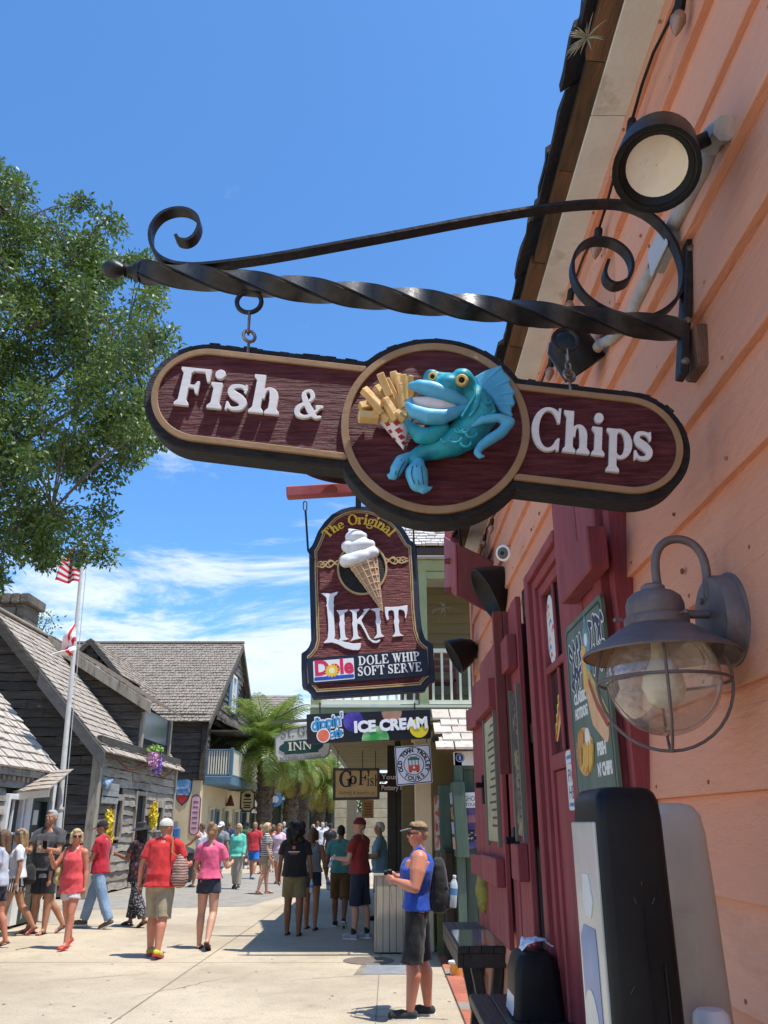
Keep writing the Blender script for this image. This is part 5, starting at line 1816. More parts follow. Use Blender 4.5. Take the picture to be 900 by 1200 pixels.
for sx,sy,ln_ in ((150,1170,1.6),(330,1150,1.3),(60,1150,1.2),(400,1185,.9)):
 p = onZ(sx,sy)
 a = rnd.uniform(.2,1.2)
 L_,R_ = [],[]
 for k in range(16):
  q = p+Vector((math.cos(a),math.sin(a),0))*ln_*k/15+Vector((rnd.uniform(-.03,.03),rnd.uniform(-.03,.03),0))
  w_ = .004*(1 - abs(k - 7.5)/8)+.001
  L_.append((q.x - w_,q.y+w_)); R_.append((q.x+w_,q.y - w_))
 sheet('pavement_crack',L_+R_[::-1],.0052,JNT)
CRK = mat('stain_brown',(.20,.15,.10),(.28,.22,.15),5,.9)
def blot(u,v,rx,ry,mt,name,label=None,cat=None,z=.008):
 c = onZ(u,v)
 pts = [(c.x+rx*math.cos(t)*(1+.12*math.sin(3*t+u)),c.y+ry*math.sin(t)) for t in [2*math.pi*i/28 for i in range(28)]]
 return sheet(name,pts,z,mt)
mh = thing('manhole_cover',onZ(425,1127),'thin dark oval metal cover set in the concrete by the beige bin','cover')
c_ = onZ(432,1126)
MB().lathe([(.34,0),(.34,.006),(.33,.007),(.02,.007)],(c_.x,c_.y,.001),None,32).build('lid',mat('cover_iron',(.13,.10,.085),(.2,.16,.13),12,.7),mh)
dr = thing('drain_plate',onZ(450,1136),'grey blue metal drain plate in the concrete beside the man in the blue tank top','drain')
q = [onZ(424,1142),onZ(496,1142),onZ(496,1131),onZ(430,1131)]
MB().prism([(p.x,p.y,.002) for p in q],(0,0,.005)).build('plate',mat('drain_metal',(.34,.36,.38),(.26,.28,.30),6,.5,metal=.3),dr)
q2 = [onZ(414,1143),onZ(433,1142),onZ(434,1131),onZ(424,1131)]
MB().prism([(p.x,p.y,.001) for p in q2],(0,0,.0035)).build('mortar',JNT,dr)
# brick strip beside the tables
bs = thing('brick_paving',(.9,10,0),'strip of red and grey brick pavers along the coral wall','pavers')
bs['kind'] = 'structure'
del bs['category'],bs['label']
BRK = mat('red_paver',(.42,.135,.075),(.33,.10,.06),8,.85,.3,60,rv=.15,dirt=(.25,.14,.1),dscale=6)
BRG = mat('grey_paver',(.27,.22,.18),(.22,.18,.15),8,.85,.3,60,rv=.12)
MB().box2((.735,8.0,0.0005),(1.55,13.0,.004)).build('bed',JNT,bs)
for i in range(12):
 for j in range(4):
  x = .74+j*.2
  y = 8.05+i*.4
  me = MB().box2((x+.003,y+.004,.0045),(x+.196,y+.395,.022+rnd.uniform(0,.003))).mesh('brick')
  bevel_mesh(me,.004)
  link_mesh('brick',me,BRG if (i*2+j*3) % 5 in (1,) else BRK,bs)
# ------------------------------------------------------------------ shingle roofs
def shingle_plane(a,b_,c,d,courses,per,th=.035,jit=.5,lap=1.45):
 """a,b eave left/right, d,c ridge left/right: overlapping tapered shingles as one mesh"""
 a,b_,c,d = map(Vector,(a,b_,c,d))
 n = (b_ - a).cross(d - a).normalized()
 if n.z < 0: n = -n
 m = MB()
 for i in range(courses):
  t0,t1 = i/courses,min(1.0,(i+lap)/courses)
  l0,r0 = a.lerp(d,t0),b_.lerp(c,t0)
  l1,r1 = a.lerp(d,t1),b_.lerp(c,t1)
  k = max(2,int(per*(r0 - l0).length/max((b_ - a).length,.01)))
  xs = [0]
  for j in range(1,k):
   xs.append((j+rnd.uniform(-.3,.3)+.5*(i % 2)*.6)/k)
  xs.append(1)
  for j in range(k):
   u0,u1 = xs[j]+.0012,xs[j+1] - .0012
   if u1 <= u0: continue
   h = th*rnd.uniform(.7,1.35)
   dv = (a - d).normalized()*rnd.uniform(-.02,.02)*jit
   p = [l0.lerp(r0,u0)+dv,l0.lerp(r0,u1)+dv,l1.lerp(r1,u1),l1.lerp(r1,u0)]
   m.hexa([p[0]+n*.004,p[1]+n*.004,p[2],p[3],p[0]+n*(h+.006),p[1]+n*(h+.006),p[2]+n*.008,p[3]+n*.008])
 return m
def shingle_mat(name,c1,c2,c3):
 m = mat(name,c1,c2,1.6,.9,.5,30,st=(1,1,1),dirt=c3,dscale=9,dlo=.5,dhi=.72,detail=6)
 return m
SH_GREY = shingle_mat('grey_shingle',(.34,.285,.23),(.43,.37,.30),(.16,.135,.11))
SH_FAR = shingle_mat('grey_shingle_far',(.225,.19,.155),(.30,.255,.21),(.10,.085,.072))
SH_PALE = shingle_mat('pale_shingle',(.42,.37,.31),(.52,.465,.395),(.24,.205,.165))
def roofstuff(m,mt,par,name='shingles'):
 o = m.build(name,mt,par,fix=False)
 o['kind'] = 'stuff'
 return o
# ------------------------------------------------------------------ porch building across the walk on the right
GRN = mat('sage_green_paint',(.25,.29,.145),(.30,.34,.18),5,.6,.15,30)
CRMB = mat('pale_green_baluster',(.60,.62,.47),(.66,.67,.53),6,.55)
PY = 12.8
XL = -1.12
DZ0,DZ1 = 3.16,3.36
pb_ = thing('porch_building',(1.5,PY,0),'sage green two storey porch building with a balcony over the walkway, behind the hanging signs','building')
MB().box2((XL,PY,DZ0),(4.0,PY+.12,DZ1)).build('deck_beam',GRN,pb_,bevel=.01)
MB().box2((XL,PY+.121,DZ0),(XL+.12,25,DZ1)).build('deck_beam',GRN,pb_,bevel=.01)
MB().box2((XL+.0,PY - .02,DZ1+.001),(4.0,25,DZ1+.04)).build('deck',CRMB,pb_)
SOFB = mat('ceiling_board',(.50,.45,.33),(.44,.39,.28),5,.7,.2,30,rv=.08)
y = PY+.125
while y < 25:
 MB().box2((XL+.125,y,DZ0+.05),(2.2,y+.30,DZ0+.075)).build('ceiling_board',SOFB,pb_)
 MB().box2((XL+.125,y+.26,DZ0 - .01),(2.2,y+.30,DZ0+.048)).build('joist',SOFB,pb_)
 y += .42
MB().box2((XL+.13,PY+.13,DZ0+.08),(2.2,25,DZ0+.1)).build('deck_board',SOFB,pb_)
# railing
RZ0,RZ1 = DZ1+.06,4.24
def rail(p,q,par,nb,m1,m2,z0,z1,th=.045,bw=.035):
 p,q = Vector(p),Vector(q)
 z = Vector((0,0,1))
 MB().beam(p+z*(z0+.03),q+z*(z0+.03),th*1.3,.06).build('bottom_rail',m1,par)
 MB().beam(p+z*z1,q+z*z1,th*2.0,.06).build('top_rail',m1,par,bevel=.008)
 dd = (q - p).normalized()
 me = None
 for i in range(nb):
  c = p.lerp(q,(i+.5)/nb)
  if me is None:
   me = MB().box((0,0,(z0+.06+z1 - .03)/2),(bw,bw,z1 - .03 - z0 - .062)).mesh('baluster')
  inst('baluster',me,m2,par,Matrix.Translation((c.x,c.y,0)))
def post(x,y,z0,z1,par,s=.13,mt=None,name='post'):
 return MB().box2((x - s/2,y - s/2,z0),(x+s/2,y+s/2,z1)).build(name,mt or GRN,par,bevel=.008)
post(XL+.08,PY+.07,DZ1+.041,4.36,pb_,.15)
xp = onY(496,780,PY+.07).x
post(xp,PY+.07,DZ1+.041,5.75,pb_,.14)
rail((XL+.16,PY+.07,0),(xp - .08,PY+.07,0),pb_,11,CRMB,CRMB,RZ0,RZ1)
rail((xp+.08,PY+.07,0),(3.2,PY+.07,0),pb_,18,CRMB,CRMB,RZ0,RZ1)
SID = mat('olive_siding',(.20,.155,.075),(.165,.13,.065),3,.7,.2,30,st=(.3,1,3),rv=.06)
for i in range(14):
 z = DZ1+.06+i*.18
 MB().hexa([(xp - .3,14.475,z),(4,14.475,z),(4,14.52,z),(xp - .3,14.52,z),(xp - .3,14.495,z+.18),(4,14.495,z+.18),(4,14.52,z+.18),(xp - .3,14.52,z+.18)]).build('siding_board',SID,pb_)
MB().box2((xp - .3,14.521,0),(4,16,5.9)).build('wall',SID,pb_)
MB().box2((.10,PY - .02,5.52),(4.0,PY+.16,5.70)).build('eave_beam',GRN,pb_,bevel=.01)
MB().box2((.10,PY+.02,5.40),(4.0,PY+.12,5.519)).build('eave_beam',GRN,pb_,bevel=.01)
MB().box2((.04,PY - .22,5.74),(4.1,PY - .10,5.86)).build('gutter',mat('gutter_brown',(.05,.035,.03)),pb_,bevel=.02)
MB().box2((.06,PY - .1,5.71),(4.1,14.6,5.735)).build('soffit',SOFB,pb_)
roofstuff(shingle_plane((.02,PY - .26,5.86),(4.1,PY - .26,5.86),(4.1,16.2,8.5),(.02,16.2,8.5),30,30),mat('porch_shingle',(.50,.47,.43),(.58,.55,.52),3,.9,.4,30,dirt=(.24,.21,.19),dscale=7),pb_)
MB().hexa([(.04,PY - .2,5.80),(4.08,PY - .2,5.80),(4.08,16.2,8.44),(.04,16.2,8.44),(.04,PY - .2,5.85),(4.08,PY - .2,5.85),(4.08,16.2,8.49),(.04,16.2,8.49)]).build('roof_deck',BROWNW,pb_)
# chairs on the balcony (dark slats seen through the balusters)
bc = thing('balcony_chair',(.95,13.7,DZ1),'dark red wooden chair on the balcony behind the railing','chair')
for dx in (-.2,.2):
 MB().box2((.95+dx - .02,13.5,DZ1+.041),(.95+dx+.02,13.54,DZ1+.95)).build('leg',REDB,bc)
 MB().box2((.95+dx - .02,13.9,DZ1+.041),(.95+dx+.02,13.94,DZ1+.5)).build('leg',REDB,bc)
MB().box2((.73,13.5,DZ1+.5),(1.17,13.95,DZ1+.54)).build('seat',REDB,bc)
for z in (.66,.78,.90):
 MB().box2((.77,13.505,DZ1+z),(1.13,13.535,DZ1+z+.07)).build('slat',REDB,bc)
# ground floor
CRW = mat('cream_column',(.66,.56,.36),(.60,.50,.32),4,.7,.15,40)
MB().box2((.47,13.2,0),(.72,13.5,DZ0 - .012)).build('column',CRW,pb_,bevel=.012)
MB().box2((.43,13.16,DZ0 - .25),(.76,13.54,DZ0 - .1)).build('column_cap',CRW,pb_,bevel=.01)
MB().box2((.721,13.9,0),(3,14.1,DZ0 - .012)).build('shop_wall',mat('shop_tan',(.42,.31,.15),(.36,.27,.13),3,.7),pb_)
DKD = mat('dark_shop_door',(.022,.018,.012),(.035,.028,.018),5,.4)
for i in range(4):
 MB().box2((.06+i*.165,15.8,0),(.06+i*.165+.161,15.86,DZ0 - .1)).build('door_panel',DKD,pb_,bevel=.006)
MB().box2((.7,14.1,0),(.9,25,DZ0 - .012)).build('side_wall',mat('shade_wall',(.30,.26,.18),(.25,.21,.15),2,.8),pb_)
MB().box2((.2,15.87,0),(.7,16.0,DZ0 - .012)).build('back_wall',DKD,pb_)
post(-.9,24.6,0,DZ0 - .012,pb_,.28,CRW,'column')
post(.80,12.95,0,2.1,pb_,.10,mat('mossy_post',(.16,.15,.05),(.1,.1,.04),5,.8))
# signs under and in front of the balcony
dF = frame(onY(432,850,12.5),(math.cos(R(1.5)),0,math.sin(R(1.5))),(-math.sin(R(1.5)),0,math.cos(R(1.5))))
def on(F): return lambda u,v: onF(u,v,F)
dp_ = on(dF)
ds = thing('shop_sign',onY(432,850,12.5),'long black ice cream banner sign with coloured dots under the balcony','sign')
q = [dp_(*p) for p in ((359,837),(504,831),(505,865),(360,872))]
bxd = (min(p[0] for p in q) - .05,min(p[1] for p in q) - .05,max(p[0] for p in q)+.05,max(p[1] for p in q)+.05)
panel = S_poly(q)
shape('panel',panel,bxd,.012,-.04,0,dF,mat('banner_black',(.008,.008,.012),rough=.35),ds,.003)
pxd = (dp_(500,850)[0] - dp_(400,850)[0])/100
def dot(u,v,r,c1,c2,d):
 a = dp_(u,v)
 m_ = mat('dot_%d_%d' % (u,v),c1,c2,3.2,.35,lo=.42,hi=.6)
 shape('dot',S_and(S_circle(a[0],a[1],r*pxd),S_off(panel,-.006)),bxd,.008,0,d,dF,m_,ds)
dot(414,845,12,(.035,.02,.22),(.10,.07,.42),.0020)
dot(459,834,12,(.28,.13,.08),(.40,.22,.15),.0020)
dot(440,867,16,(.04,.30,.06),(.35,.60,.30),.0022)
dot(491,853,11,(.75,.60,.02),(.80,.70,.15),.0020)
DW = mat('banner_white',(.80,.80,.80))
a = dp_(458,850)
text('lettering','ICE CREAM',17*pxd,dF,a[0],a[1],DW,ds,.002,.008,bold=.012,wid=86*pxd,rot=R(2.2))
LB,DBL = mat('logo_light_blue',(.04,.28,.55)),mat('logo_white',(.80,.80,.80))
for s_,u,v,sz,wd in (("dippin'",383,847,19,38),('dots',390,860,13,22)):
 a = dp_(u,v)
 text('logo_outline',s_,sz*pxd,dF,a[0],a[1],DBL,ds,.0022,.0045,bold=.026,wid=(wd+2.5)*pxd,rot=R(10),shear=.15)
 text('logo_lettering',s_,sz*pxd,dF,a[0],a[1],LB,ds,.0046,.0065,bold=.008,wid=wd*pxd,rot=R(10),shear=.15)
a = dp_(379,862)
shape('logo_ball_outline',S_circle(a[0],a[1],8*pxd),bxd,.006,0,.0068,dF,DBL,ds)
shape('logo_ball',S_circle(a[0],a[1],6.8*pxd),bxd,.006,0,.0078,dF,mat('ball_orange',(.72,.09,.03),(.78,.2,.1),5,.4),ds)
for u in (375,486):
 MB().tube([onY(u,836,12.52),onY(u,824,12.52),onY(u,824,12.82)],.012,6).build('hanger',BLACKIRON,ds)
# trolley tours sign
tF = frame(onY(485,896,12.6),(math.cos(R(2.5)),0,math.sin(R(2.5))),(-math.sin(R(2.5)),0,math.cos(R(2.5))))
tp_ = on(tF)
ts = thing('shop_sign',onY(485,896,12.6),'white square trolley tours sign with a red and green trolley in a circle','sign')
q = [tp_(*p) for p in ((462,875),(504,872),(507,917),(465,921))]
bxt = (min(p[0] for p in q) - .05,min(p[1] for p in q) - .05,max(p[0] for p in q)+.05,max(p[1] for p in q)+.05)
SQ = S_poly(q)
INK = mat('sign_ink',(.015,.015,.02))
shape('panel',SQ,bxt,.01,-.03,0,tF,mat('trolley_white',(.72,.73,.78)),ts)
shape('border',S_sub(S_off(SQ,-.008),S_off(SQ,-.02)),bxt,.005,0,.003,tF,INK,ts)
cc_ = tp_(485,896)
pxt = (tp_(500,896)[0] - tp_(470,896)[0])/30
for r_ in (19.5,12.0):
 shape('circle',S_sub(S_circle(*cc_,r_*pxt),S_circle(*cc_,(r_ - .8)*pxt)),bxt,.004,0,.003,tF,INK,ts)
for i,ch_ in enumerate('OLD TOWN TROLLEY'):
 th_ = R(200 - i*220/15)
 if ch_ != ' ':
  text('lettering',ch_,6.2*pxt,tF,cc_[0]+15.8*pxt*math.cos(th_),cc_[1]+15.8*pxt*math.sin(th_),INK,ts,0,.003,bold=.004,rot=th_ - math.pi/2)
for i,ch_ in enumerate('TOURS'):
 th_ = R(-128+i*76/4)
 text('lettering',ch_,6.6*pxt,tF,cc_[0]+15.8*pxt*math.cos(th_),cc_[1]+15.8*pxt*math.sin(th_),INK,ts,0,.003,bold=.003,rot=th_+math.pi/2)
TR,TG = mat('trolley_red',(.62,.09,.03)),mat('trolley_green',(.05,.17,.12))
def tro(nm,x0,y0,x1,y1,mt,d):
 shape(nm,S_rect(cc_[0]+x0*pxt,cc_[1]+y0*pxt,cc_[0]+x1*pxt,cc_[1]+y1*pxt),bxt,.004,0,d,tF,mt,ts)
tro('trolley_body',-6.5,-7,6.5,-.5,TR,.004)
tro('trolley_roof',-7,5,7,7.5,TG,.004)
tro('trolley_roof',-4.5,7.6,4.5,9,TG,.004)
for x in (-6,-2.2,1.6,5.4): tro('trolley_post',x - .4,-.4,x+.5,5,TG,.0035)
tro('trolley_lamp',-1.2,-4.5,1.2,-2,DW,.005)
for x in (-5,3.4): tro('trolley_wheel',x - .6,-8.6,x+2,-7,INK,.0045)
MB().tube([onY(466,872,12.62),onY(466,864,12.62)],.008,6).build('hanger',BLACKIRON,ts)
MB().tube([onY(500,870,12.62),onY(500,862,12.62)],.008,6).build('hanger',BLACKIRON,ts)
# go fish sign
gF = frame(onY(418,918,14.2),(1,0,-.012),(.012,0,1))
gp = on(gF)
gs = thing('shop_sign',onY(418,918,14.2),'tan framed Go Fish sign hanging under the balcony ceiling','sign')
q = [gp(*p) for p in ((391,901),(444,901),(444,936),(391,937))]
bxg = (min(p[0] for p in q) - .05,min(p[1] for p in q) - .05,max(p[0] for p in q)+.05,max(p[1] for p in q)+.05)
SG = S_poly(q)
shape('panel',SG,bxg,.01,-.03,0,gF,mat('sign_tan',(.40,.28,.12),(.46,.33,.16),4,.6,dirt=(.25,.17,.08),dscale=4),gs)
shape('frame',S_sub(S_off(SG,.012),S_off(SG,-.028)),bxg,.008,-.035,.014,gF,mat('sign_frame_dark',(.03,.025,.022),(.06,.05,.04),9,.6),gs,.003)
pxg = (gp(440,918)[0] - gp(400,918)[0])/40
a = gp(397,922)
serif_text('lettering','G',18*pxg,gF,a[0],a[1],INK,gs,0,.004,0,.03)
a = gp(409,919)
serif_text('lettering','o',14*pxg,gF,a[0],a[1],INK,gs,0,.004,0,.03)
a = gp(420,920)
serif_text('lettering','F',17*pxg,gF,a[0],a[1],INK,gs,0,.004,0,.03,font=SERIF_L)
a = gp(430,921)
serif_text('lettering','ish',13*pxg,gF,a[0],a[1],INK,gs,0,.004,0,.03,font=SERIF_L,narrow=.68)
a = gp(418,929)
text('lettering','clothing & jewelry co.',6.5*pxg,gF,a[0],a[1],mat('sign_brown_ink',(.13,.07,.03)),gs,0,.003,wid=43*pxg,shear=.25)
for u in (396,425,440):
 MB().tube([onY(u,900,14.22),onY(u,880,14.22)],.007,6).build('hanger',BLACKIRON,gs)
# pottery sign, small menu card
oF = frame(onY(466,917,15.3),(1,0,0),(0,0,1))
op_ = on(oF)
os_ = thing('shop_sign',onY(466,917,15.3),'dark brown shop sign with white lettering, half hidden behind the trolley sign','sign')
pxo = (op_(480,917)[0] - op_(460,917)[0])/20
a = op_(467,917)
bxo = (a[0] - .8,a[1] - .4,a[0]+.8,a[1]+.4)
for dy_,txt in ((6,'Your Time'),(-6,'Pottery & Gifts')):
 shape('panel',S_or(S_rect(a[0] - 24*pxo,a[1]+(dy_ - 4.6)*pxo,a[0]+24*pxo,a[1]+(dy_+4.6)*pxo),S_ell(a[0],a[1]+(dy_+4)*pxo,14*pxo,3.5*pxo)),bxo,.01,-.03,0,oF,mat('sign_maroon_brown',(.045,.014,.012)),os_)
 text('lettering',txt,7.6*pxo,oF,a[0],a[1]+dy_*pxo,DW,os_,0,.003,wid=40*pxo,bold=.002)
MB().tube([onY(455,905,15.3),onY(455,885,15.3)],.008,6).build('hanger',BLACKIRON,os_)
mcard = thing('notice_board',onY(431,948,16.5),'small orange wooden notice hanging below the Go Fish sign','notice')
MB().box(onY(431,948,16.5),(.22,.03,.32)).build('board',mat('notice_orange',(.50,.27,.10),(.42,.2,.07),12,.6),mcard)
for i in range(5):
 MB().box(onY(431,942+i*3.2,16.48),(.13,.004,.02)).build('print_line',mat('notice_ink',(.2,.09,.04)),mcard)
MB().tube([onY(431,939,16.5),onY(431,922,16.5),onY(431,905,16.5)],.006,6).build('hanger',BLACKIRON,mcard)
# inn sign on its bracket bar
iF = frame(onY(351,872,14.6),(math.cos(R(4.5)),0,math.sin(R(4.5))),(-math.sin(R(4.5)),0,math.cos(R(4.5))))
ip = on(iF)
is_ = thing('shop_sign',onY(351,872,14.6),'white and green inn sign on a bar, half hidden by the black ice cream banner','sign')
ipoly = [(322,862),(326,861),(330,858),(345,853),(362,850),(376,852),(384,855),(390,858),(386,884),(381,888),(325,893),(324,888),(322,886)]
q = [ip(*p) for p in ipoly]
bxi = (min(p[0] for p in q) - .05,min(p[1] for p in q) - .05,max(p[0] for p in q)+.05,max(p[1] for p in q)+.05)
SI = S_poly(q)
pxi = (ip(380,872)[0] - ip(330,872)[0])/50
IG = mat('sign_deep_green',(.012,.06,.065))
shape('panel',SI,bxi,.01,-.05,0,iF,mat('sign_offwhite',(.60,.60,.54),(.5,.5,.46),4,.6),is_,.004)
shape('border',S_sub(SI,S_off(SI,-.022)),bxi,.006,.0005,.006,iF,mat('sign_edge',(.18,.2,.2)),is_)
a = ip(353,875)
shape('plaque',S_ell(a[0],a[1],26*pxi,8*pxi),bxi,.006,.0005,.008,iF,IG,is_)
shape('plaque',S_rect(a[0] - 20*pxi,a[1] - 7.6*pxi,a[0]+20*pxi,a[1]+7.6*pxi),bxi,.008,.0005,.009,iF,IG,is_)
a2 = ip(338,880)
serif_text('lettering','INN',9.5*pxi,iF,a2[0],a2[1],mat('inn_cream',(.72,.70,.55)),is_,.0092,.014,0,.03,narrow=1.35)
a = ip(329,865.5)
serif_text('lettering','St. Ge',9.5*pxi,iF,a[0],a[1],mat('inn_ink',(.16,.14,.11)),is_,0,.005,0,.03,font=SERIF_L,rot=R(3),narrow=1.1)
a = ip(352,887)
text('lettering','Bed & Breakfast on Historic Street',5.5*pxi,iF,a[0],a[1],mat('inn_ink2',(.2,.18,.15)),is_,0,.004,wid=48*pxi)
MB().beam(onY(317,847,14.6),Vector((XL+.05,14.6,onY(372,843,14.6).z)),.05,.05).build('bar',mat('bar_green',(.10,.12,.06)),is_)
for u in (330,372):
 MB().tube([onY(u,846,14.6),onY(u,856,14.6)],.008,6).build('hanger',BLACKIRON,is_)
cv_ = [onY(u,v,14.6) for u,v in ((322,842),(335,836),(350,828),(362,826),(369,830),(366,836))]
MB().tube([tuple(p) for p in spline([tuple(c) for c in cv_],5)],.009,6).build('scroll',BLACKIRON,is_,smooth=True)
# beige plank bin
bn = thing('bin',(.12,13.3,0),'beige planked litter bin in the shade behind the man in the blue tank top','bin')
BEI = mat('beige_plank',(.40,.355,.275),(.345,.305,.235),5,.7,.2,30,st=(2,2,.4),rv=.05)
bx0,bx1 = onY(441,1080,13.05).x,.46
for i in range(6):
 a,b_ = bx0+(bx1 - bx0)*i/6,bx0+(bx1 - bx0)*(i+1)/6
 MB().box2((a+.003,13.05,.02),(b_ - .003,13.08,1.0)).build('plank',BEI,bn,bevel=.003)
 MB().box2((a+.003,13.55,.02),(b_ - .003,13.58,1.0)).build('plank',BEI,bn,bevel=.003)
for i in range(5):
 MB().box2((bx0 - .028,13.082+.094*i,.02),(bx0+.0,13.172+.094*i,1.0)).build('plank',BEI,bn,bevel=.003)
MB().box2((bx0 - .045,13.03,1.001),(bx1+.02,13.6,1.035)).build('lid',BEI,bn,bevel=.006)
MB().box2((bx0+.03,13.1,.02),(bx1 - .03,13.54,.95)).build('liner',DARKFILL,bn)
# ------------------------------------------------------------------ green ticket booth
BG = mat('booth_green',(.060,.105,.075),(.085,.135,.10),5,.65,.3,30,st=(4,4,.5),rv=.18,dirt=(.12,.16,.13),dscale=3)
bo = thing('ticket_booth',(1.5,11,0),'dark green plank booth with a small pale shingle roof past the coral wall','booth')
for i in range(9):
 x = 1.10+i*.14
 MB().box2((x,12.0,.0),(x+.136,12.04,2.80)).build('plank',BG,bo,bevel=.004)
for i in range(12):
 y = 12.042+i*.14
 MB().box2((1.10,y,.0),(1.135,y+.136,2.80)).build('plank',BG,bo,bevel=.004)
MB().box2((1.14,12.05,0),(2.3,13.7,2.78)).build('core',DARKFILL,bo)
MB().box2((1.04,11.95,2.42),(2.3,11.998,2.62)).build('header',BG,bo,bevel=.005)
MB().box2((.97,11.9,.02),(1.08,12.0,2.64)).build('corner_post',BG,bo,bevel=.006)
PSH = mat('booth_shingle',(.50,.43,.36),(.56,.50,.43),9,.85,.4,50,rv=.12,dirt=(.3,.24,.2),dscale=6)
for i in range(5):
 for j in range(6):
  x0_ = .77+j*.264+.11*(i % 2) - .06
  x1_ = x0_+.256 - rnd.uniform(0,.012)
  y0_,z0_ = 11.66+i*.174,2.66+i*.118
  y1_,z1_ = y0_+.29,z0_+.186
  e = rnd.uniform(-.012,.012)
  MB().hexa([(x0_,y0_+e,z0_),(x1_,y0_+e,z0_),(x1_,y1_,z1_ - .012),(x0_,y1_,z1_ - .012),(x0_,y0_+e,z0_+.03),(x1_,y0_+e,z0_+.03),(x1_,y1_,z1_),(x0_,y1_,z1_)]).build('shingle',PSH,bo)
MB().hexa([(.79,11.7,2.64),(2.3,11.7,2.64),(2.3,12.65,3.29),(.79,12.65,3.29),(.79,11.7,2.66),(2.3,11.7,2.66),(2.3,12.65,3.31),(.79,12.65,3.31)]).build('roof_deck',BROWNW,bo)
# lamp under roof corner
bl = thing('booth_lamp',onY(510,866,11.88),'tiny black spotlight at the left corner of the booth roof','lamp')
MB().lathe([(.02,-.06),(.05,-.04),(.055,.05),(.04,.06)],onY(510,866,11.88),(R(100),R(20),0),12).build('hood',BLACKPL,bl,smooth=True)
MB().tube([onY(510,866,11.88),(.85,11.95,2.72)],.014,6).build('arm',BLACKPL,bl)
def flat_sign(name,label,cat,q4,Y,mt,th=.015):
 t = thing(name,onY(*q4[0],Y),label,cat)
 F = frame(onY(*q4[0],Y),(1,0,0),(0,0,1))
 P = [onF(*p,F) for p in q4]
 bx = (min(p[0] for p in P) - .03,min(p[1] for p in P) - .03,max(p[0] for p in P)+.03,max(p[1] for p in P)+.03)
 shape('panel',S_poly(P),bx,.012,-th,0,F,mt,t)
 return t,F,P,bx
t,F,P,bx = flat_sign('booth_sign','small white sign with a round blue emblem under the booth roof','sign',((531,881),(556,880),(556,897),(532,897)),11.9,WHITEP)
a = onF(539,888,F)
shape('emblem',S_circle(*a,.062),bx,.005,0,.002,F,mat('emblem_blue',(.02,.06,.28)),t)
shape('emblem_ring',S_sub(S_circle(*a,.055),S_circle(*a,.050)),bx,.003,.002,.003,F,WHITEP,t)
text('emblem_mark','i',.08,F,*a,WHITEP,t,.002,.003,bold=.003)
t,F,P,bx = flat_sign('poster','white and purple ghost tour poster on the booth','poster',((543,929),(566,928),(568,992),(546,996)),11.82,mat('poster_night',(.05,.05,.16),(.16,.09,.2),5,.35,lo=.42,hi=.6))
top = [onF(*p,F) for p in ((543,929),(566,928),(567,946),(543.6,947))]
shape('poster_head',S_poly(top),bx,.008,0,.001,F,WHITEP,t)
a = onF(553,936,F)
text('lettering','GHOST',.09,F,*a,INK,t,.001,.002,wid=.22)
a = onF(553,943,F)
text('lettering','TOURS',.06,F,*a,INK,t,.001,.002,wid=.17)
md = [onF(*p,F) for p in ((545,972),(560,970),(560,986),(546,988))]
shape('poster_car',S_off(S_poly(md),-.012),bx,.008,0,.0012,F,mat('poster_dark',(.01,.01,.02),(.3,.3,.35),30,.3,lo=.5,hi=.6),t)
sk_ = [onF(*p,F) for p in ((544,956),(567,954),(567,962),(544.6,965))]
shape('poster_sky',S_poly(sk_),bx,.008,0,.0011,F,mat('poster_glow',(.42,.18,.10),(.2,.1,.22),6,.3),t)
# slanted green display boards leaning out from the booth
for i,(u0,u1,v0,v1,Y,lb) in enumerate(((516,521,920,1004,12.7,'slim green display board nearest the street edge of the booth'),(532,541,916,1005,11.75,'wide green display board leaning on the corner of the booth'))):
 t = thing('display_board',onY(u0,v1,Y),lb,'display','green display boards of the booth')
 A_,B_ = onY(u0,v0,Y),onY(u1+4,v1,Y)
 MB().hexa([(B_.x - .10,Y,B_.z),(B_.x+.06,Y,B_.z),(B_.x+.06,Y+.5,B_.z),(B_.x - .10,Y+.5,B_.z),(A_.x - .02,Y,A_.z),(A_.x+.14,Y,A_.z),(A_.x+.14,Y+.5,A_.z),(A_.x - .02,Y+.5,A_.z)]).build('board',BG,t,bevel=.006)
 for k in range(4):
  f0 = .1+k*.2
  c0 = Vector((B_.x - .10,Y+.25,B_.z)).lerp(Vector((A_.x - .02,Y+.25,A_.z)),f0+.08)
  MB().box(c0+Vector((-.012,0,0)),(.012,.32,.15),(0,R(-3),0)).build('leaflet',mat('leaflet_%d' % k,*(((.6,.12,.08),(.7,.6,.5)),((.7,.7,.72),(.2,.3,.5)),((.55,.3,.1),(.2,.1,.1)),((.1,.2,.4),(.6,.6,.6)))[k],14,.4),t)
pk = thing('poster_stand',onY(511,965,13.0),'narrow colourful poster at the left side of the booth','poster')
MB().box(onY(512,965,13.0),(.06,.4,.72)).build('panel',mat('poster_red',(.42,.06,.04),(.5,.45,.4),10,.35,lo=.45,hi=.55),pk)
# dark crate under the booth corner
cr_ = thing('cabinet',onZ(512,1112),'dark cabinet in the shade between the backpack and the booth','cabinet')
MB().box2((.84,12.3,0),(.96,12.9,1.35)).build('body',DKD,cr_,bevel=.01)
MB().box2((.835,12.28,1.351),(.965,12.92,1.38)).build('top',DKD,cr_,bevel=.004)
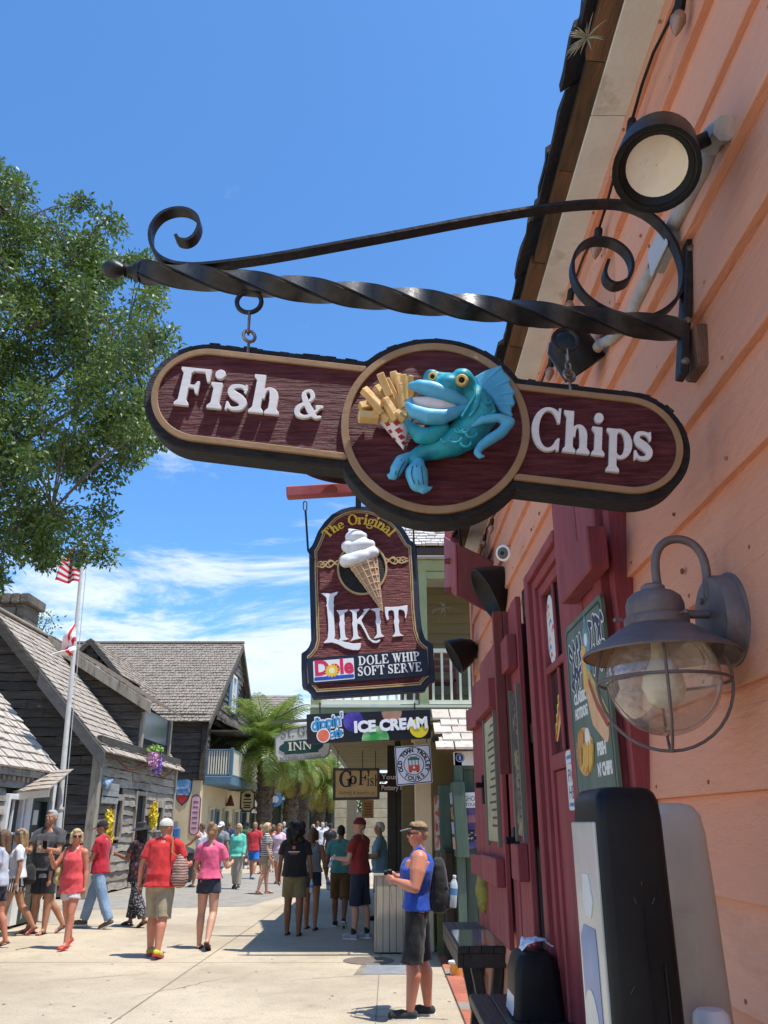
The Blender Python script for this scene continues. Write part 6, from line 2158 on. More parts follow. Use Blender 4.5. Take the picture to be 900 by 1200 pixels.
# ------------------------------------------------------------------ weathered log cabin on the left
LOGD = mat('dark_weathered_plank',(.050,.043,.036),(.10,.085,.068),2.2,.9,.8,12,st=(1,1,7),rv=.28,dirt=(.16,.145,.125),dscale=2.6,dlo=.58,dhi=.74,bdist=.03)  # dark tone paints the shaded cabin gable; other dark timber shares it
LOGL = mat('lit_weathered_plank',(.37,.32,.255),(.25,.215,.165),2.0,.9,.8,12,st=(1,1,7),rv=.22,dirt=(.06,.05,.043),dscale=2.2,dlo=.56,dhi=.70,bdist=.03)  # cabin planks again, painted paler as the sunlit street wall
TRIMG = mat('grey_post_wood',(.36,.315,.25),(.25,.215,.165),3,.85,.5,18,st=(3,3,.6),dirt=(.09,.08,.065),dscale=3)
CX = -7.3
CY0,CY1 = 22.0,30.0
RX,RZ = -10.5,6.95
EZ = 3.55
cab = thing('log_cabin',(-9,24,0),'old dark weathered log cabin with grey shingle roof behind the flagpole','cabin')
def plank_row(m_par,p,q,z0,z1,out,mt,seg=2.2,holes=(),jit=.02,nm='plank'):
 """rough planks from p to q (xy), between heights z0 and z1; holes = (t0, t1, hz0, hz1) in metres along"""
 p,q = Vector((p[0],p[1],0)),Vector((q[0],q[1],0))
 ln = (q - p).length
 d = (q - p).normalized()
 out = Vector((out[0],out[1],0))
 spans = [(0,ln)]
 for h0,h1,hz0,hz1 in holes:
  if z1 > hz0+.02 and z0 < hz1 - .02:
   ns = []
   for a,b in spans:
    if h0 > a: ns.append((a,min(b,h0)))
    if h1 < b: ns.append((max(a,h1),b))
   spans = [(a,b) for a,b in ns if b - a > .04]
 for a,b in spans:
  x = a
  while x < b - .02:
   x1 = min(b,x+seg*rnd.uniform(.7,1.3))
   if b - x1 < .4: x1 = b
   n = max(2,int((x1 - x)/.28))
   rr = []
   o0 = rnd.uniform(.055,.09)
   for i in range(n+1):
    c = p+d*(x+.004+(x1 - x - .008)*i/n)
    bz = z0+rnd.uniform(-jit,jit)*.7
    tz = z1 - .012+rnd.uniform(-jit,jit)*.3
    ob = o0+rnd.uniform(-.012,.012)
    rr.append([c+out*ob+Vector((0,0,bz)),c+Vector((0,0,bz)),c+Vector((0,0,tz)),c+out*(ob*.45)+Vector((0,0,tz))])
   MB().rings(rr).build(nm,mt,m_par)
   x = x1
# gable wall that faces the camera
ph = .235
k = 0
z = .05
while z < RZ - .3:
 z1 = z+ph
 xl = RX - 3.2
 xr = CX
 if z1 > EZ:
  f = (z1 - EZ)/(RZ - EZ)
  xr = CX+(RX - CX)*f
  xl = -13.7+(RX+13.7)*f
 if xl < -12.2: xl = -12.2
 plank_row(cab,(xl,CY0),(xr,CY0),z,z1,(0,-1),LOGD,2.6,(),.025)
 z = z1
MB().prism([(-13.6,CY0+.01,0),(CX - .01,CY0+.01,0),(CX - .01,CY0+.01,EZ),(RX,CY0+.01,RZ - .05),(-13.6,CY0+.01,EZ)],(0,7.9,0)).build('core',DARKFILL,cab)
# street wall with a door and two windows
holes = ((1.25,2.05,1.3,2.45),(3.25,4.3,.05,2.6),(5.55,6.6,1.45,2.4))
z = .05
while z < EZ - .05:
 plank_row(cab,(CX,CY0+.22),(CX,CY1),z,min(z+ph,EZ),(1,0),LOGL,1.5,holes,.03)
 z += ph
MB().box2((CX - .10,CY0 - .12,0),(CX+.13,CY0+.12,EZ)).build('corner_post',TRIMG,cab,bevel=.02)
MB().box2((CX - .08,CY1,0),(CX+.13,CY1+.16,EZ)).build('corner_post',TRIMG,cab,bevel=.02)
def opening(par,x,y0,y1,z0,z1,nm,fmt,fill,mull=True,fw=.09):
 e = x+.10
 f = MB()
 for (a,b,c,d_) in ((y0,y0+fw,z0,z1),(y1 - fw,y1,z0,z1),(y0+fw,y1 - fw,z1 - fw,z1),(y0+fw,y1 - fw,z0,z0+.06)):
  f.box2((x - .02,a,c),(e,b,d_))
 f = f.build(nm,fmt,par,bevel=.006)
 MB().box2((x+.0,y0+fw,z0+.06),(x+.02,y1 - fw,z1 - fw)).build('pane' if nm == 'window' else 'door_leaf',fill,f)
 if mull:
  ym,zm = (y0+y1)/2,(z0+z1)/2
  MB().box2((x+.021,ym - .02,z0+.06),(x+.05,ym+.02,z1 - fw)).build('muntin',fmt,f)
  MB().box2((x+.021,y0+fw,zm - .02),(x+.049,y1 - fw,zm+.02)).build('muntin',fmt,f)
opening(cab,CX+.02,CY0+.22+1.25,CY0+.22+2.05,1.3,2.45,'window',TRIMG,DARKFILL,False,fw=.16)
opening(cab,CX+.02,CY0+.22+3.25,CY0+.22+4.3,.02,2.6,'door',TRIMG,DARKFILL,False,fw=.12)
opening(cab,CX+.02,CY0+.22+5.55,CY0+.22+6.6,1.45,2.4,'window',TRIMG,DARKFILL,False,fw=.22)
# eave board, rakes, roof
MB().box2((CX+.03,CY0 - .35,EZ+.0),(CX+.16,CY1+.3,EZ+.26)).build('eave_board',LOGD,cab,bevel=.01)
EXo = CX+.30
sl_ = (RZ - EZ)/(RX - CX)
zE = EZ+sl_*(EXo - CX)+.16
roofstuff(shingle_plane((EXo,CY0 - .38,zE),(EXo,CY1+.35,zE),(RX,CY1+.35,RZ+.16),(RX,CY0 - .38,RZ+.16),21,34,.04),SH_GREY,cab)
roofstuff(shingle_plane((-13.9,CY0 - .38,EZ - .1),(-13.9,CY1+.35,EZ - .1),(RX - .02,CY1+.35,RZ+.16),(RX - .02,CY0 - .38,RZ+.16),10,12,.04),SH_GREY,cab)
MB().beam((EXo,CY0 - .40,zE - .12),(RX,CY0 - .40,RZ+.04),.06,.26,up=(0,1,0)).build('rake_board',TRIMG,cab,bevel=.01) if False else None
m = MB()
def rake(p,q,y,h,th):
 p,q = Vector((p[0],y,p[1])),Vector((q[0],y,q[1]))
 return MB().prism([p,q,q - Vector((0,0,h)),p - Vector((0,0,h))],(0,th,0))
pmid = Vector((EXo,0,zE - .01)).lerp(Vector((RX,0,RZ+.15)),.56)
rake((EXo,zE - .01),(pmid.x,pmid.z),CY0 - .44,.40,.05).build('rake_board',mat('rake_grey',(.085,.08,.075),(.13,.12,.11),4,.8,.4,20),cab,bevel=.01)
rake((pmid.x,pmid.z),(RX,RZ+.15),CY0 - .43,.34,.05).build('rake_board',LOGD,cab,bevel=.01)
rake((-13.9,EZ - .1),(RX - .01,RZ+.15),CY0 - .425,.30,.05).build('rake_board',LOGD,cab,bevel=.01)
MB().box2((RX - .12,CY0 - .42,RZ+.18),(RX+.12,CY1+.38,RZ+.25)).build('ridge_cap',SH_GREY,cab,bevel=.02)
# shed dormer toward the street
dY0,dY1 = 25.6,29.2
dX = CX - .05
dZ = 5.05
m0 = Vector((RX+.1,0,RZ+.24))
m1_ = Vector((dX+.35,0,dZ+.10))
roofstuff(shingle_plane((m1_.x,dY0 - .25,m1_.z),(m1_.x,dY1+.25,m1_.z),(m0.x,dY1+.25,m0.z),(m0.x,dY0 - .25,m0.z),15,16,.04),SH_GREY,cab)
rake((m1_.x,m1_.z - .02),(m0.x,m0.z - .02),dY0 - .30,.34,.05).build('rake_board',TRIMG,cab,bevel=.01)
zz = 3.7
while zz < 6.6:
 z1 = zz+ph
 fa = (z1 - (m1_.z - .12))/(m0.z - m1_.z)
 xr = dX if fa < 0 else m1_.x+(m0.x - m1_.x)*fa
 fb_ = (zz - EZ)/(RZ - EZ)
 xl = CX+(RX - CX)*fb_ - .3
 if xr - xl > .25:
  plank_row(cab,(xl,dY0),(xr,dY0),zz,z1,(0,-1),LOGD,2.4,(),.02)
 zz = z1
MB().prism([(CX+.0,dY0+.01,EZ),(dX - .02,dY0+.01,m1_.z - .2),(RX+.3,dY0+.01,m0.z - .25),(RX+.3,dY0+.01,EZ+2.6)],(0,dY1 - dY0 - .02,0)).build('dormer_core',DARKFILL,cab)
for y in (dY0+.0,dY1 - .2):
 MB().box2((dX - .05,y,EZ+.2),(dX+.10,y+.18,m1_.z - .14)).build('dormer_post',TRIMG,cab,bevel=.01)
BLUEG = mat('dusty_blue_paint',(.075,.145,.20),(.10,.18,.235),4,.6,.2,30)
MB().box2((dX+.0,dY0+.18,EZ+.25),(dX+.02,dY1 - .2,m1_.z - .15)).build('dormer_window',mat('dormer_glass',(.03,.05,.07),rough=.15),cab)
# string lights on the cabin eave
cl = thing('string_lights',(CX+.3,24,3.4),'sagging brown string of lights along the cabin eave','string lights')
pts = []
for i in range(49):
 y = CY0+.2+i*.15
 pts.append((CX+.24,y,EZ - .02 - .36*math.sin(math.pi*(i % 24)/24.0)))
MB().tube(pts,.014,6).build('wire',mat('wire_brown',(.10,.03,.02)),cl)
me = MB().ball((0,0,-.04),(.028,.028,.045),6,n=5).mesh('bulb',True)
for i in range(1,49,1):
 inst('bulb',me,mat('bulb_amber',(.22,.10,.06),rough=.3) if i == 1 else None,cl,Matrix.Translation(pts[i]))
# hanging purple flowers, yellow wreaths, blue macaw sign
def cluster(name,label,cat,parts_,group=None):
 c0 = parts_[0][0]
 t = thing(name,c0,label,cat,group)
 for c,rad,n,size,mt,nm in parts_:
  m = MB()
  for i in range(n):
   while True:
    v = Vector((rnd.uniform(-1,1),rnd.uniform(-1,1),rnd.uniform(-1,1)))
    if v.length < 1: break
   p = c+Vector((v.x*rad[0],v.y*rad[1],v.z*rad[2]))
   e = Euler((rnd.uniform(0,6),rnd.uniform(0,6),rnd.uniform(0,6))).to_matrix()
   s = size*rnd.uniform(.6,1.3)
   a,b,c2,d2 = e @ Vector((s,0,0)),e @ Vector((0,s*.6,s*.2)),e @ Vector((-s,0,0)),e @ Vector((0,-s*.6,s*.2))
   m.add([p+a,p+b,p+c2,p+d2],[(0,1,2,3)])
  m.build(nm,mt,t,fix=False)
 return t
fc = onX(181,893,CX+.45)
cluster('hanging_flowers','hanging basket of purple and pink flowers under the cabin eave','flowers',[
 (fc+Vector((0,.35,-.05)),(.16,.2,.33),240,.06,mat('petal_purple',(.26,.09,.50),(.55,.42,.72),20,.7),'purple_flowers'),
 (fc+Vector((0,-.18,.05)),(.16,.18,.28),200,.06,mat('petal_pink',(.62,.22,.42),(.70,.45,.60),20,.7),'pink_flowers'),
 (fc+Vector((0,.05,.36)),(.2,.45,.12),160,.07,mat('leaf_bright',(.16,.33,.05),(.28,.42,.10),20,.7),'leaves')])
YELF = mat('petal_yellow',(.72,.52,.02),(.78,.62,.06),20,.7)
for u,v,rr_,lb in ((127,972,(.1,.25,.55),'yellow flowers on the cabin window nearest the street corner'),(180,956,(.1,.28,.42),'yellow flowers on the far cabin window by the cream house')):
 c = onX(u,v,CX+.22)
 cluster('yellow_flowers',lb,'flowers',[(c,rr_,260,.075,YELF,'petals')],'yellow flower bunches on the cabin')
mac = thing('cabin_sign',onX(127,925,CX+.15),'small weathered wooden sign with a blue bird on the cabin street wall','sign')
ys = [onX(u,930,CX+.15).y for u in (120,139)]
for i,v in enumerate((922,930,937)):
 zc_ = onX(128,v,CX+.15).z
 MB().box2((CX+.12,ys[0],zc_ - .10),(CX+.16,ys[1],zc_+.09)).build('sign_board',mat('sign_grey',(.32,.32,.30),(.22,.22,.2),6,.8),mac,bevel=.008)
m = MB()
b0_ = onX(125,919,CX+.2)
m.ball(b0_,(.06,.16,.12),10)
m.capsule(b0_+Vector((0,.1,.05)),.07,b0_+Vector((0,.45,.12)),.03,8)
link_mesh('bird',remesh(m,.03,1,'bird'),mat('bird_blue',(.03,.22,.48),(.5,.52,.5),9,.6,lo=.5,hi=.62),mac)
# chimney of rough shell stone
COQ = mat('shell_stone',(.20,.165,.125),(.10,.085,.065),3,.95,1.0,14,dirt=(.30,.26,.20),dscale=6,dlo=.56,dhi=.7,bdist=.05)
chm = thing('chimney',onY(20,740,26),'broad shell stone chimney rising behind the cabin ridge at the left edge','chimney')
ca_,cb_ = onY(-30,760,25.5),onY(31,700,25.5)
zt_ = onY(20,707,25.5).z
row = 0
z = cb_.z - 3.0
while z < zt_:
 x = ca_.x
 h = .30
 while x < cb_.x - .05:
  x1 = min(cb_.x,x+rnd.uniform(.35,.6))
  me = MB().box2((x+.01,25.5+rnd.uniform(-.03,.02),z+.01),(x1 - .01,26.7,min(z+h,zt_) - .01)).mesh('stone')
  bevel_mesh(me,.03)
  link_mesh('stone',me,COQ,chm)
  x = x1
 z += h
for i in range(5):
 x = ca_.x+(cb_.x+.14 - ca_.x)*i/5
 me = MB().box2((x+.01,25.38,zt_),(x+(cb_.x+.14 - ca_.x)/5 - .01,26.8,zt_+.32)).mesh('cap_stone')
 bevel_mesh(me,.04)
 link_mesh('cap_stone',me,COQ,chm)
MB().box2((ca_.x+.02,25.55,cb_.z - 3),(cb_.x - .03,26.65,zt_+.28)).build('mortar',COQ,chm)
tx = onY(33,745,25.3)
MB().prism([(tx.x - .1,25.2,tx.z+.2),(tx.x+.35,25.2,tx.z - .1),(tx.x+.25,25.2,tx.z - .4),(tx.x - .1,25.2,tx.z - .2)],(0,.6,0)).build('flashing',mat('flashing_metal',(.42,.47,.52),rough=.4,metal=.6),chm)
# second gabled block behind the cabin roof
gb = thing('gable_block',(-10.8,33,0),'small dark gabled roof block between the cabin and the big grey roof','roof')
gx,gz = -11.1,8.25
for nm,p,q in (('l',(-12.4,6.9),(gx,gz)),('r',(-9.75,6.85),(gx,gz))):
 roofstuff(shingle_plane((p[0],31,p[1]),(p[0],36,p[1]),(q[0],36,q[1]+.02),(q[0],31,q[1]+.02),9,20,.05),SH_GREY,gb)
 rake((p[0],p[1] - .01),(q[0],q[1] - .01),30.95,.22,.06).build('rake_board',LOGD,gb)
zz = 5.0
while zz < gz - .2:
 f = max(0,(zz+.25 - 6.6)/(gz - 6.6))
 plank_row(gb,(-12.1+1.0*f,31.2),(-10.05 - 1.05*f,31.2),zz,zz+.25,(0,-1),LOGD,3,(),.02)
 zz += .25
MB().prism([(-12.1,31.22,3.5),(-10.05,31.22,3.5),(-10.05,31.22,6.6),(gx,31.22,gz - .15),(-12.1,31.22,6.6)],(0,4.6,0)).build('core',DARKFILL,gb)
# ------------------------------------------------------------------ cream and dark timber house with the big grey roof
H2 = thing('timber_house',(-9,40,0),'two storey house of dark planks over cream stucco with big grey roof and blue balcony','house')
HX,HY0,HY1 = -7.55,36.0,49.5
HM = (HY0+HY1)/2
CRMS = mat('cream_stucco',(.62,.50,.31),(.56,.45,.275),1.5,.85,.3,20,dirt=(.45,.36,.23),dscale=1.2,dlo=.55,dhi=.75)
F1 = 3.40
HE = 5.9
HR = 10.45
MB().box2((-18,HY0,0),(HX,HY1,F1)).build('stucco_wall',CRMS,H2,bevel=.03)
zz = F1+.01
while zz < HE+.1:
 plank_row(H2,(-14,HY0),(HX,HY0),zz,zz+.27,(0,-1),LOGD,4,(),.015)
 plank_row(H2,(HX,HY0+.1),(HX,HY0+1.0),zz,zz+.27,(1,0),LOGD,4,(),.015)
 zz += .27
MB().box2((-18,HY0+.02,F1),(HX - .02,HY0+1.0,HE)).build('upper_wall',LOGD,H2)
MB().box2((-18,HY0+1.01,F1),(HX - 1.2,HY1,HE)).build('upper_wall',DARKFILL,H2)
MB().box2((HX - .12,HY0 - .14,F1),(HX+.12,HY0+.10,HE)).build('corner_post',LOGD,H2,bevel=.02)
MB().box2((-10.2,HY0 - .12,4.3),(-9.55,HY0 - .02,5.6)).build('shutter',BLUEG,H2)
roofstuff(shingle_plane((-18,HY0 - .45,HE - .2),(HX+.25,HY0 - .45,HE - .2),(HX+.25,HM,HR),(-18,HM,HR),30,70,.05),SH_FAR,H2)
roofstuff(shingle_plane((-18,HY1+.45,HE - .2),(HX+.25,HY1+.45,HE - .2),(HX+.25,HM+.02,HR),(-18,HM+.02,HR),14,20,.05),SH_FAR,H2)
MB().box2((-18,HM - .12,HR+.02),(HX+.28,HM+.12,HR+.12)).build('ridge_cap',SH_FAR,H2)
# gable toward the street
zz = HE - .1
while zz < HR - .4:
 f = (zz+.27 - HE)/(HR - HE)
 f = max(f,0)
 plank_row(H2,(HX,HY0+(HM - HY0)*f+.1),(HX,HY1 - (HY1 - HM)*f - .1),zz,zz+.27,(1,0),mat('gable_plank',(.10,.088,.075),(.16,.14,.12),2,.9,.7,12,st=(1,1,7),rv=.25,bdist=.03) if 'gable_plank' not in bpy.data.materials else bpy.data.materials['gable_plank'],3,((4.0,6.0,6.7,8.7),),.015)
 zz += .27
MB().prism([(HX - .02,HY0+.1,HE - .1),(HX - .02,HY1 - .1,HE - .1),(HX - .02,HM,HR - .1)],(-9.9,0,0)).build('core',DARKFILL,H2)
for s_,(ya,yb2) in enumerate(((HY0 - .45,HM),(HY1+.45,HM))):
 p = Vector((HX+.22,ya,HE - .25)); q = Vector((HX+.22,yb2,HR - .05))
 MB().prism([p,q,q - Vector((0,0,.3)),p - Vector((0,0,.3))],(.05,0,0)).build('rake_board',LOGD,H2)
wy0,wy1 = 41.0,42.1
opening(H2,HX+.05,wy0,wy1,6.8,8.6,'window',WHITEP,mat('pane_pale',(.34,.36,.36),rough=.2),True,fw=.12)
for a in (wy0 - .62,wy1+.03):
 MB().box2((HX+.06,a,6.85),(HX+.13,a+.59,8.55)).build('shutter',BLUEG,H2,bevel=.01)
# pent roof, balcony
roofstuff(shingle_plane((HX+1.3,HY0+.6,HE - .42),(HX+1.3,HY1,HE - .42),(HX+.1,HY1,HE+.35),(HX+.1,HY0+.6,HE+.35),6,40,.05),SH_FAR,H2)
MB().box2((HX+.02,HY0+.6,HE - .5),(HX+1.28,HY1,HE - .43)).build('pent_soffit',LOGD,H2)
BX = HX+1.12
MB().box2((HX+.0,HY0+.3,F1 - .18),(BX+.05,HY1+2,F1+.16)).build('balcony_floor',BLUEG,H2,bevel=.02)
rail((HX+.12,HY0+.4,0),(BX - .06,HY0+.4,0),H2,9,BLUEG,mat('baluster_white',(.72,.68,.56),(.66,.62,.5),6,.6),F1+.18,F1+1.22,.06,.055)
rail((BX,HY0+.55,0),(BX,HY1+1.8,0),H2,90,BLUEG,bpy.data.materials['baluster_white'],F1+.18,F1+1.22,.06,.075)
for y in (HY0+.4,HY0+4.5,HY0+8.5,HY0+13):
 post(BX,y,F1+.16,HE - .43 if y > HY0+1 else F1+1.3,H2,.14,BLUEG)
post(HX+.08,HY0+.4,F1+.16,F1+1.3,H2,.1,BLUEG)
# shuttered door on the balcony
MB().box2((HX - 1.19,HY0+2.2,F1+.2),(HX - 1.14,HY0+3.3,F1+2.3)).build('balcony_door',mat('balcony_door',(.30,.27,.18)),H2)
# ground floor openings
YG = lambda u: onX(u,960,HX).y
CRF = mat('cream_frame',(.58,.52,.38),(.5,.45,.33),5,.6)
opening(H2,HX+.0,YG(243),YG(248.5),.55,2.35,'window',CRF,GLASS,True,fw=.08)
opening(H2,HX+.0,YG(250),YG(254.5),.05,2.3,'door',BLUEG,mat('door_blue',(.04,.07,.11),rough=.5),False,fw=.1)
opening(H2,HX+.0,YG(260),YG(266),.25,2.35,'window',CRF,GLASS,True,fw=.09)
opening(H2,HX+.0,YG(272),YG(278),.25,2.35,'window',CRF,GLASS,True,fw=.09)
opening(H2,HX+.0,YG(281),YG(287),.05,2.35,'door',BLUEG,DARKFILL,False,fw=.1)
# things on its walls
def wall_emblem(name,label,cat,u,v,Y,build):
 o = onY(u,v,Y)
 t = thing(name,o,label,cat)
 F = frame(o,(1,0,0),(0,0,1))
 build(t,F)
 return t
def shield(t,F):
 bx = (-.5,-.7,.5,.7)
 P = [(-.36,.40),(-.20,.50),(0,.56),(.20,.50),(.36,.40),(.34,-.05),(.22,-.36),(0,-.58),(-.22,-.36),(-.34,-.05)]
 S = S_poly(P)
 shape('panel',S,bx,.02,-.06,0,F,mat('shield_navy',(.02,.05,.13)),t)
 shape('field',S_off(S,-.045),bx,.02,0,.01,F,mat('shield_blue',(.10,.32,.58),(.45,.58,.7),3,.5,lo=.5,hi=.65),t)
 shape('lower_field',S_and(S_off(S,-.045),lambda X,Y: Y+.16),bx,.02,0,.016,F,mat('shield_red',(.40,.03,.03)),t)
 shape('band',S_and(S_off(S,-.045),S_rect(-.5,-.15,.5,.16)),bx,.02,0,.014,F,mat('shield_white',(.55,.62,.70),(.10,.25,.5),5,.5,lo=.45,hi=.55),t)
wall_emblem('wall_shield','blue white and red shield sign on the cream wall','sign',214.5,927,HY0 - .03,shield)
def oval(t,F):
 bx = (-.4,-.9,.4,.9)
 shape('panel',S_seg(0,-.58,0,.58,.20),bx,.02,-.04,0,F,mat('oval_maroon',(.14,.04,.07)),t)
 shape('field',S_seg(0,-.58,0,.58,.165),bx,.02,0,.008,F,mat('oval_pink',(.62,.42,.46),(.5,.28,.36),6,.6),t)
 for i in range(6):
  MB().box((F @ Vector((0,-.5+i*.2,.012)))[:],(.2,.008,.06)).build('print_line',mat('oval_ink',(.2,.08,.12)),t)
wall_emblem('oval_sign','narrow upright pink oval sign at the corner of the cream wall','sign',228.5,955,HY0 - .03,oval)
# hanging black sign, arrow sign under the balcony
hs = thing('hanging_shop_sign',onY(290,938,42),'black framed cream sign with scalloped corners hanging under the blue balcony','sign')
F = frame(onY(290,938,42),(1,0,0),(0,0,1))
S = S_sub(S_rect(-.36,-.52,.36,.52),S_circle(-.36,-.52,.14),S_circle(.36,-.52,.14),S_circle(-.36,.52,.14),S_circle(.36,.52,.14))
bx = (-.5,-.6,.5,.6)
shape('panel',S,bx,.015,-.05,0,F,mat('sign_black_brown',(.025,.018,.014)),hs)
shape('field',S_off(S,-.07),bx,.015,0,.01,F,mat('sign_cream',(.58,.50,.28)),hs)
shape('picture',S_ell(0,.22,.16,.09),bx,.015,.01,.02,F,INK,hs)
for yy,wd in ((.05,.36),(-.1,.4),(-.22,.3),(-.32,.34)):
 shape('print_line',S_rect(-wd/2,yy - .03,wd/2,yy+.03),bx,.012,.01,.016,F,INK,hs)
MB().beam(onY(290,926,42),Vector((HX+.1,42,onY(290,926,42).z)),.05,.05).build('arm',BLACKIRON,hs)
ar = thing('notice',onY(301,945,44),'small white notice with a red arrow next to the black framed sign','notice')
MB().box(onY(301,945,44),(.5,.04,.62)).build('panel',mat('notice_white',(.62,.62,.60)),ar)
MB().box(onY(301,947,43.97),(.22,.01,.12)).build('arrow',mat('notice_red',(.6,.06,.04)),ar)
bell = thing('wall_bell',onX(270,938,HX+.2),'small dark red bell shaped lamp on the cream street wall','lamp')
pb2 = onX(270,938,HX+.2)
MB().lathe([(.22,-.25),(.16,-.1),(.1,.1),(.03,.25)],pb2,None,12).build('bell',mat('bell_red',(.16,.03,.02)),bell,smooth=True)
phn = thing('wall_box',onY(206,982,HY0 - .1),'blue and grey box mounted on the cream wall','box')
MB().box(onY(204.5,980,HY0 - .14),(.18,.2,1.1)).build('post',mat('box_grey',(.2,.2,.2)),phn)
MB().box(onY(207,978,HY0 - .18),(.22,.24,.5)).build('box',mat('box_blue',(.03,.13,.36)),phn,bevel=.03)
# ------------------------------------------------------------------ nearest building at the left edge
NBm = mat('pale_grey_plank',(.36,.33,.28),(.27,.245,.21),2.4,.85,.5,14,st=(1,1,7),rv=.2,dirt=(.10,.09,.075),dscale=3)
nb = thing('shop_building',(-7.5,15,0),'low grey plank shop with pale shingle roof at the left edge','shop')
nx,ny = -6.6,17.3
ea = onY(71,908,ny)
zE2 = ea.z
rs_ = 1.07
rxx = -9.4
rzz = zE2+(ea.x - rxx)*rs_
roofstuff(shingle_plane((ea.x,9,zE2),(ea.x,ny,zE2),(rxx,ny,rzz),(rxx,9,rzz),19,40,.045),SH_PALE,nb)
MB().hexa([(ea.x - .02,9,zE2 - .12),(ea.x - .02,ny - .03,zE2 - .12),(rxx,ny - .03,rzz - .12),(rxx,9,rzz - .12),(ea.x - .02,9,zE2 - .01),(ea.x - .02,ny - .03,zE2 - .01),(rxx,ny - .03,rzz - .01),(rxx,9,rzz - .01)]).build('roof_deck',NBm,nb)
for i in range(40):
 MB().box2((ea.x - .22,9.1+i*.205,zE2 - .20),(ea.x - .06,9.2+i*.205,zE2 - .125)).build('rafter_end',NBm,nb)
z = .1
Yn = lambda u,v=1000: onX(u,v,nx+.1).y
wy0_,wy1_,dy0_,dy1_ = Yn(0),Yn(20),Yn(29),Yn(49)
while z < zE2 - .1:
 plank_row(nb,(nx,9),(nx,ny - .15),z,z+.22,(1,0),NBm,2.2,((wy0_ - 9,wy1_ - 9,.9,2.2),(dy0_ - 9,dy1_ - 9,0,2.2)),.012)
 z += .22
MB().box2((-12,9,0),(nx - .01,ny - .16,zE2 - .13)).build('core',DARKFILL,nb)
MB().box2((nx - .02,ny - .15,.0),(nx+.12,ny - .02,zE2 - .13)).build('corner_post',WHITEP,nb,bevel=.01)
DG = mat('shop_dark_green',(.014,.03,.024),(.02,.04,.03),4,.5)
opening(nb,nx+.02,wy0_,wy1_,.9,2.2,'window',WHITEP,GLASS,True,fw=.09)
opening(nb,nx+.02,dy0_,dy1_,.04,2.2,'door',DG,DG,False,fw=.1)
MB().box2((nx+.0,wy1_+.03,.05),(nx+.14,dy0_ - .04,2.25)).build('door_post',WHITEP,nb,bevel=.01)
for v in (958,984):
 q_ = thing('door_notice',onX(40,v,nx+.09),'white notice sheet on the dark green shop door, %s one' % ('upper' if v == 958 else 'lower'),'notice')
 c_ = onX(40,v,nx+.06)
 MB().box(c_,(.006,.34,.26)).build('sheet',PAPER,q_)
# hood over the door with a pale fascia
hz0 = onY(10,934,15.6).z
ha,hb_ = onY(9,932,15.6),onY(59,928,15.6)
roofstuff(shingle_plane((ha.x,15.55,hz0+.05),(hb_.x,15.55,hz0+.12),(hb_.x - .1,16.9,hz0+.55),(ha.x,16.9,hz0+.50),5,9,.03),SH_GREY,nb,'hood_shingles')
MB().hexa([(ha.x,15.53,hz0 - .07),(hb_.x,15.53,hz0+.0),(hb_.x,15.57,hz0+.0),(ha.x,15.57,hz0 - .07),(ha.x,15.53,hz0+.05),(hb_.x,15.53,hz0+.12),(hb_.x,15.57,hz0+.12),(ha.x,15.57,hz0+.05)]).build('fascia',mat('fascia_pale',(.50,.46,.40),(.42,.38,.33),5,.7),nb)
MB().hexa([(ha.x - .05,13,hz0 - .02),(ha.x,15.52,hz0 - .06),(ha.x,15.56,hz0 - .06),(ha.x - .09,13,hz0 - .02),(ha.x - .05,13,hz0+.10),(ha.x,15.52,hz0+.05),(ha.x,15.56,hz0+.05),(ha.x - .09,13,hz0+.10)]).build('fascia',bpy.data.materials['fascia_pale'],nb)
lw0 = thing('low_wall',(-8.5,16.6,0),'low grey plank wall behind the walkers at the left edge','wall')
for i in range(4):
 plank_row(lw0,(-11,16.6),(-6.55,16.6),.05+i*.17,.22+i*.17,(0,-1),NBm,2,(),.01)
MB().box2((-11,16.61,0),(-6.55,16.9,.72)).build('core',LOGD,lw0)
# ------------------------------------------------------------------ flagpole and flags
fpx = onY(73,960,17.0)
fx = fpx.x
fpz = onY(97,640,17.0).z
fp_ = thing('flagpole',(fx,17.0,0),'tall white flagpole in front of the log cabin','flagpole')
ptop = onY(98,640,17.0)
pbot = Vector((fx,17,0))
MB().tube([pbot,pbot.lerp(ptop,.27),pbot.lerp(ptop,.271),ptop],[.075,.072,.055,.035],14).build('pole',mat('pole_white',(.66,.66,.65),(.55,.55,.54),5,.45),fp_,smooth=True)
for t in (.27,.36):
 MB().lathe([(.085,-.03),(.09,0),(.085,.03)],pbot.lerp(ptop,t),None,14).build('collar',mat('pole_collar',(.5,.48,.42)),fp_)
MB().tube([pbot.lerp(ptop,.15)+Vector((.10,0,0)),ptop+Vector((.10,-.0,-.1))],.008,5).build('halyard',mat('rope',(.5,.48,.44)),fp_)
MB().lathe([(.08,0),(.09,.03),(.05,.09),(.01,.1)],ptop,None,12).build('truck',STEEL,fp_)
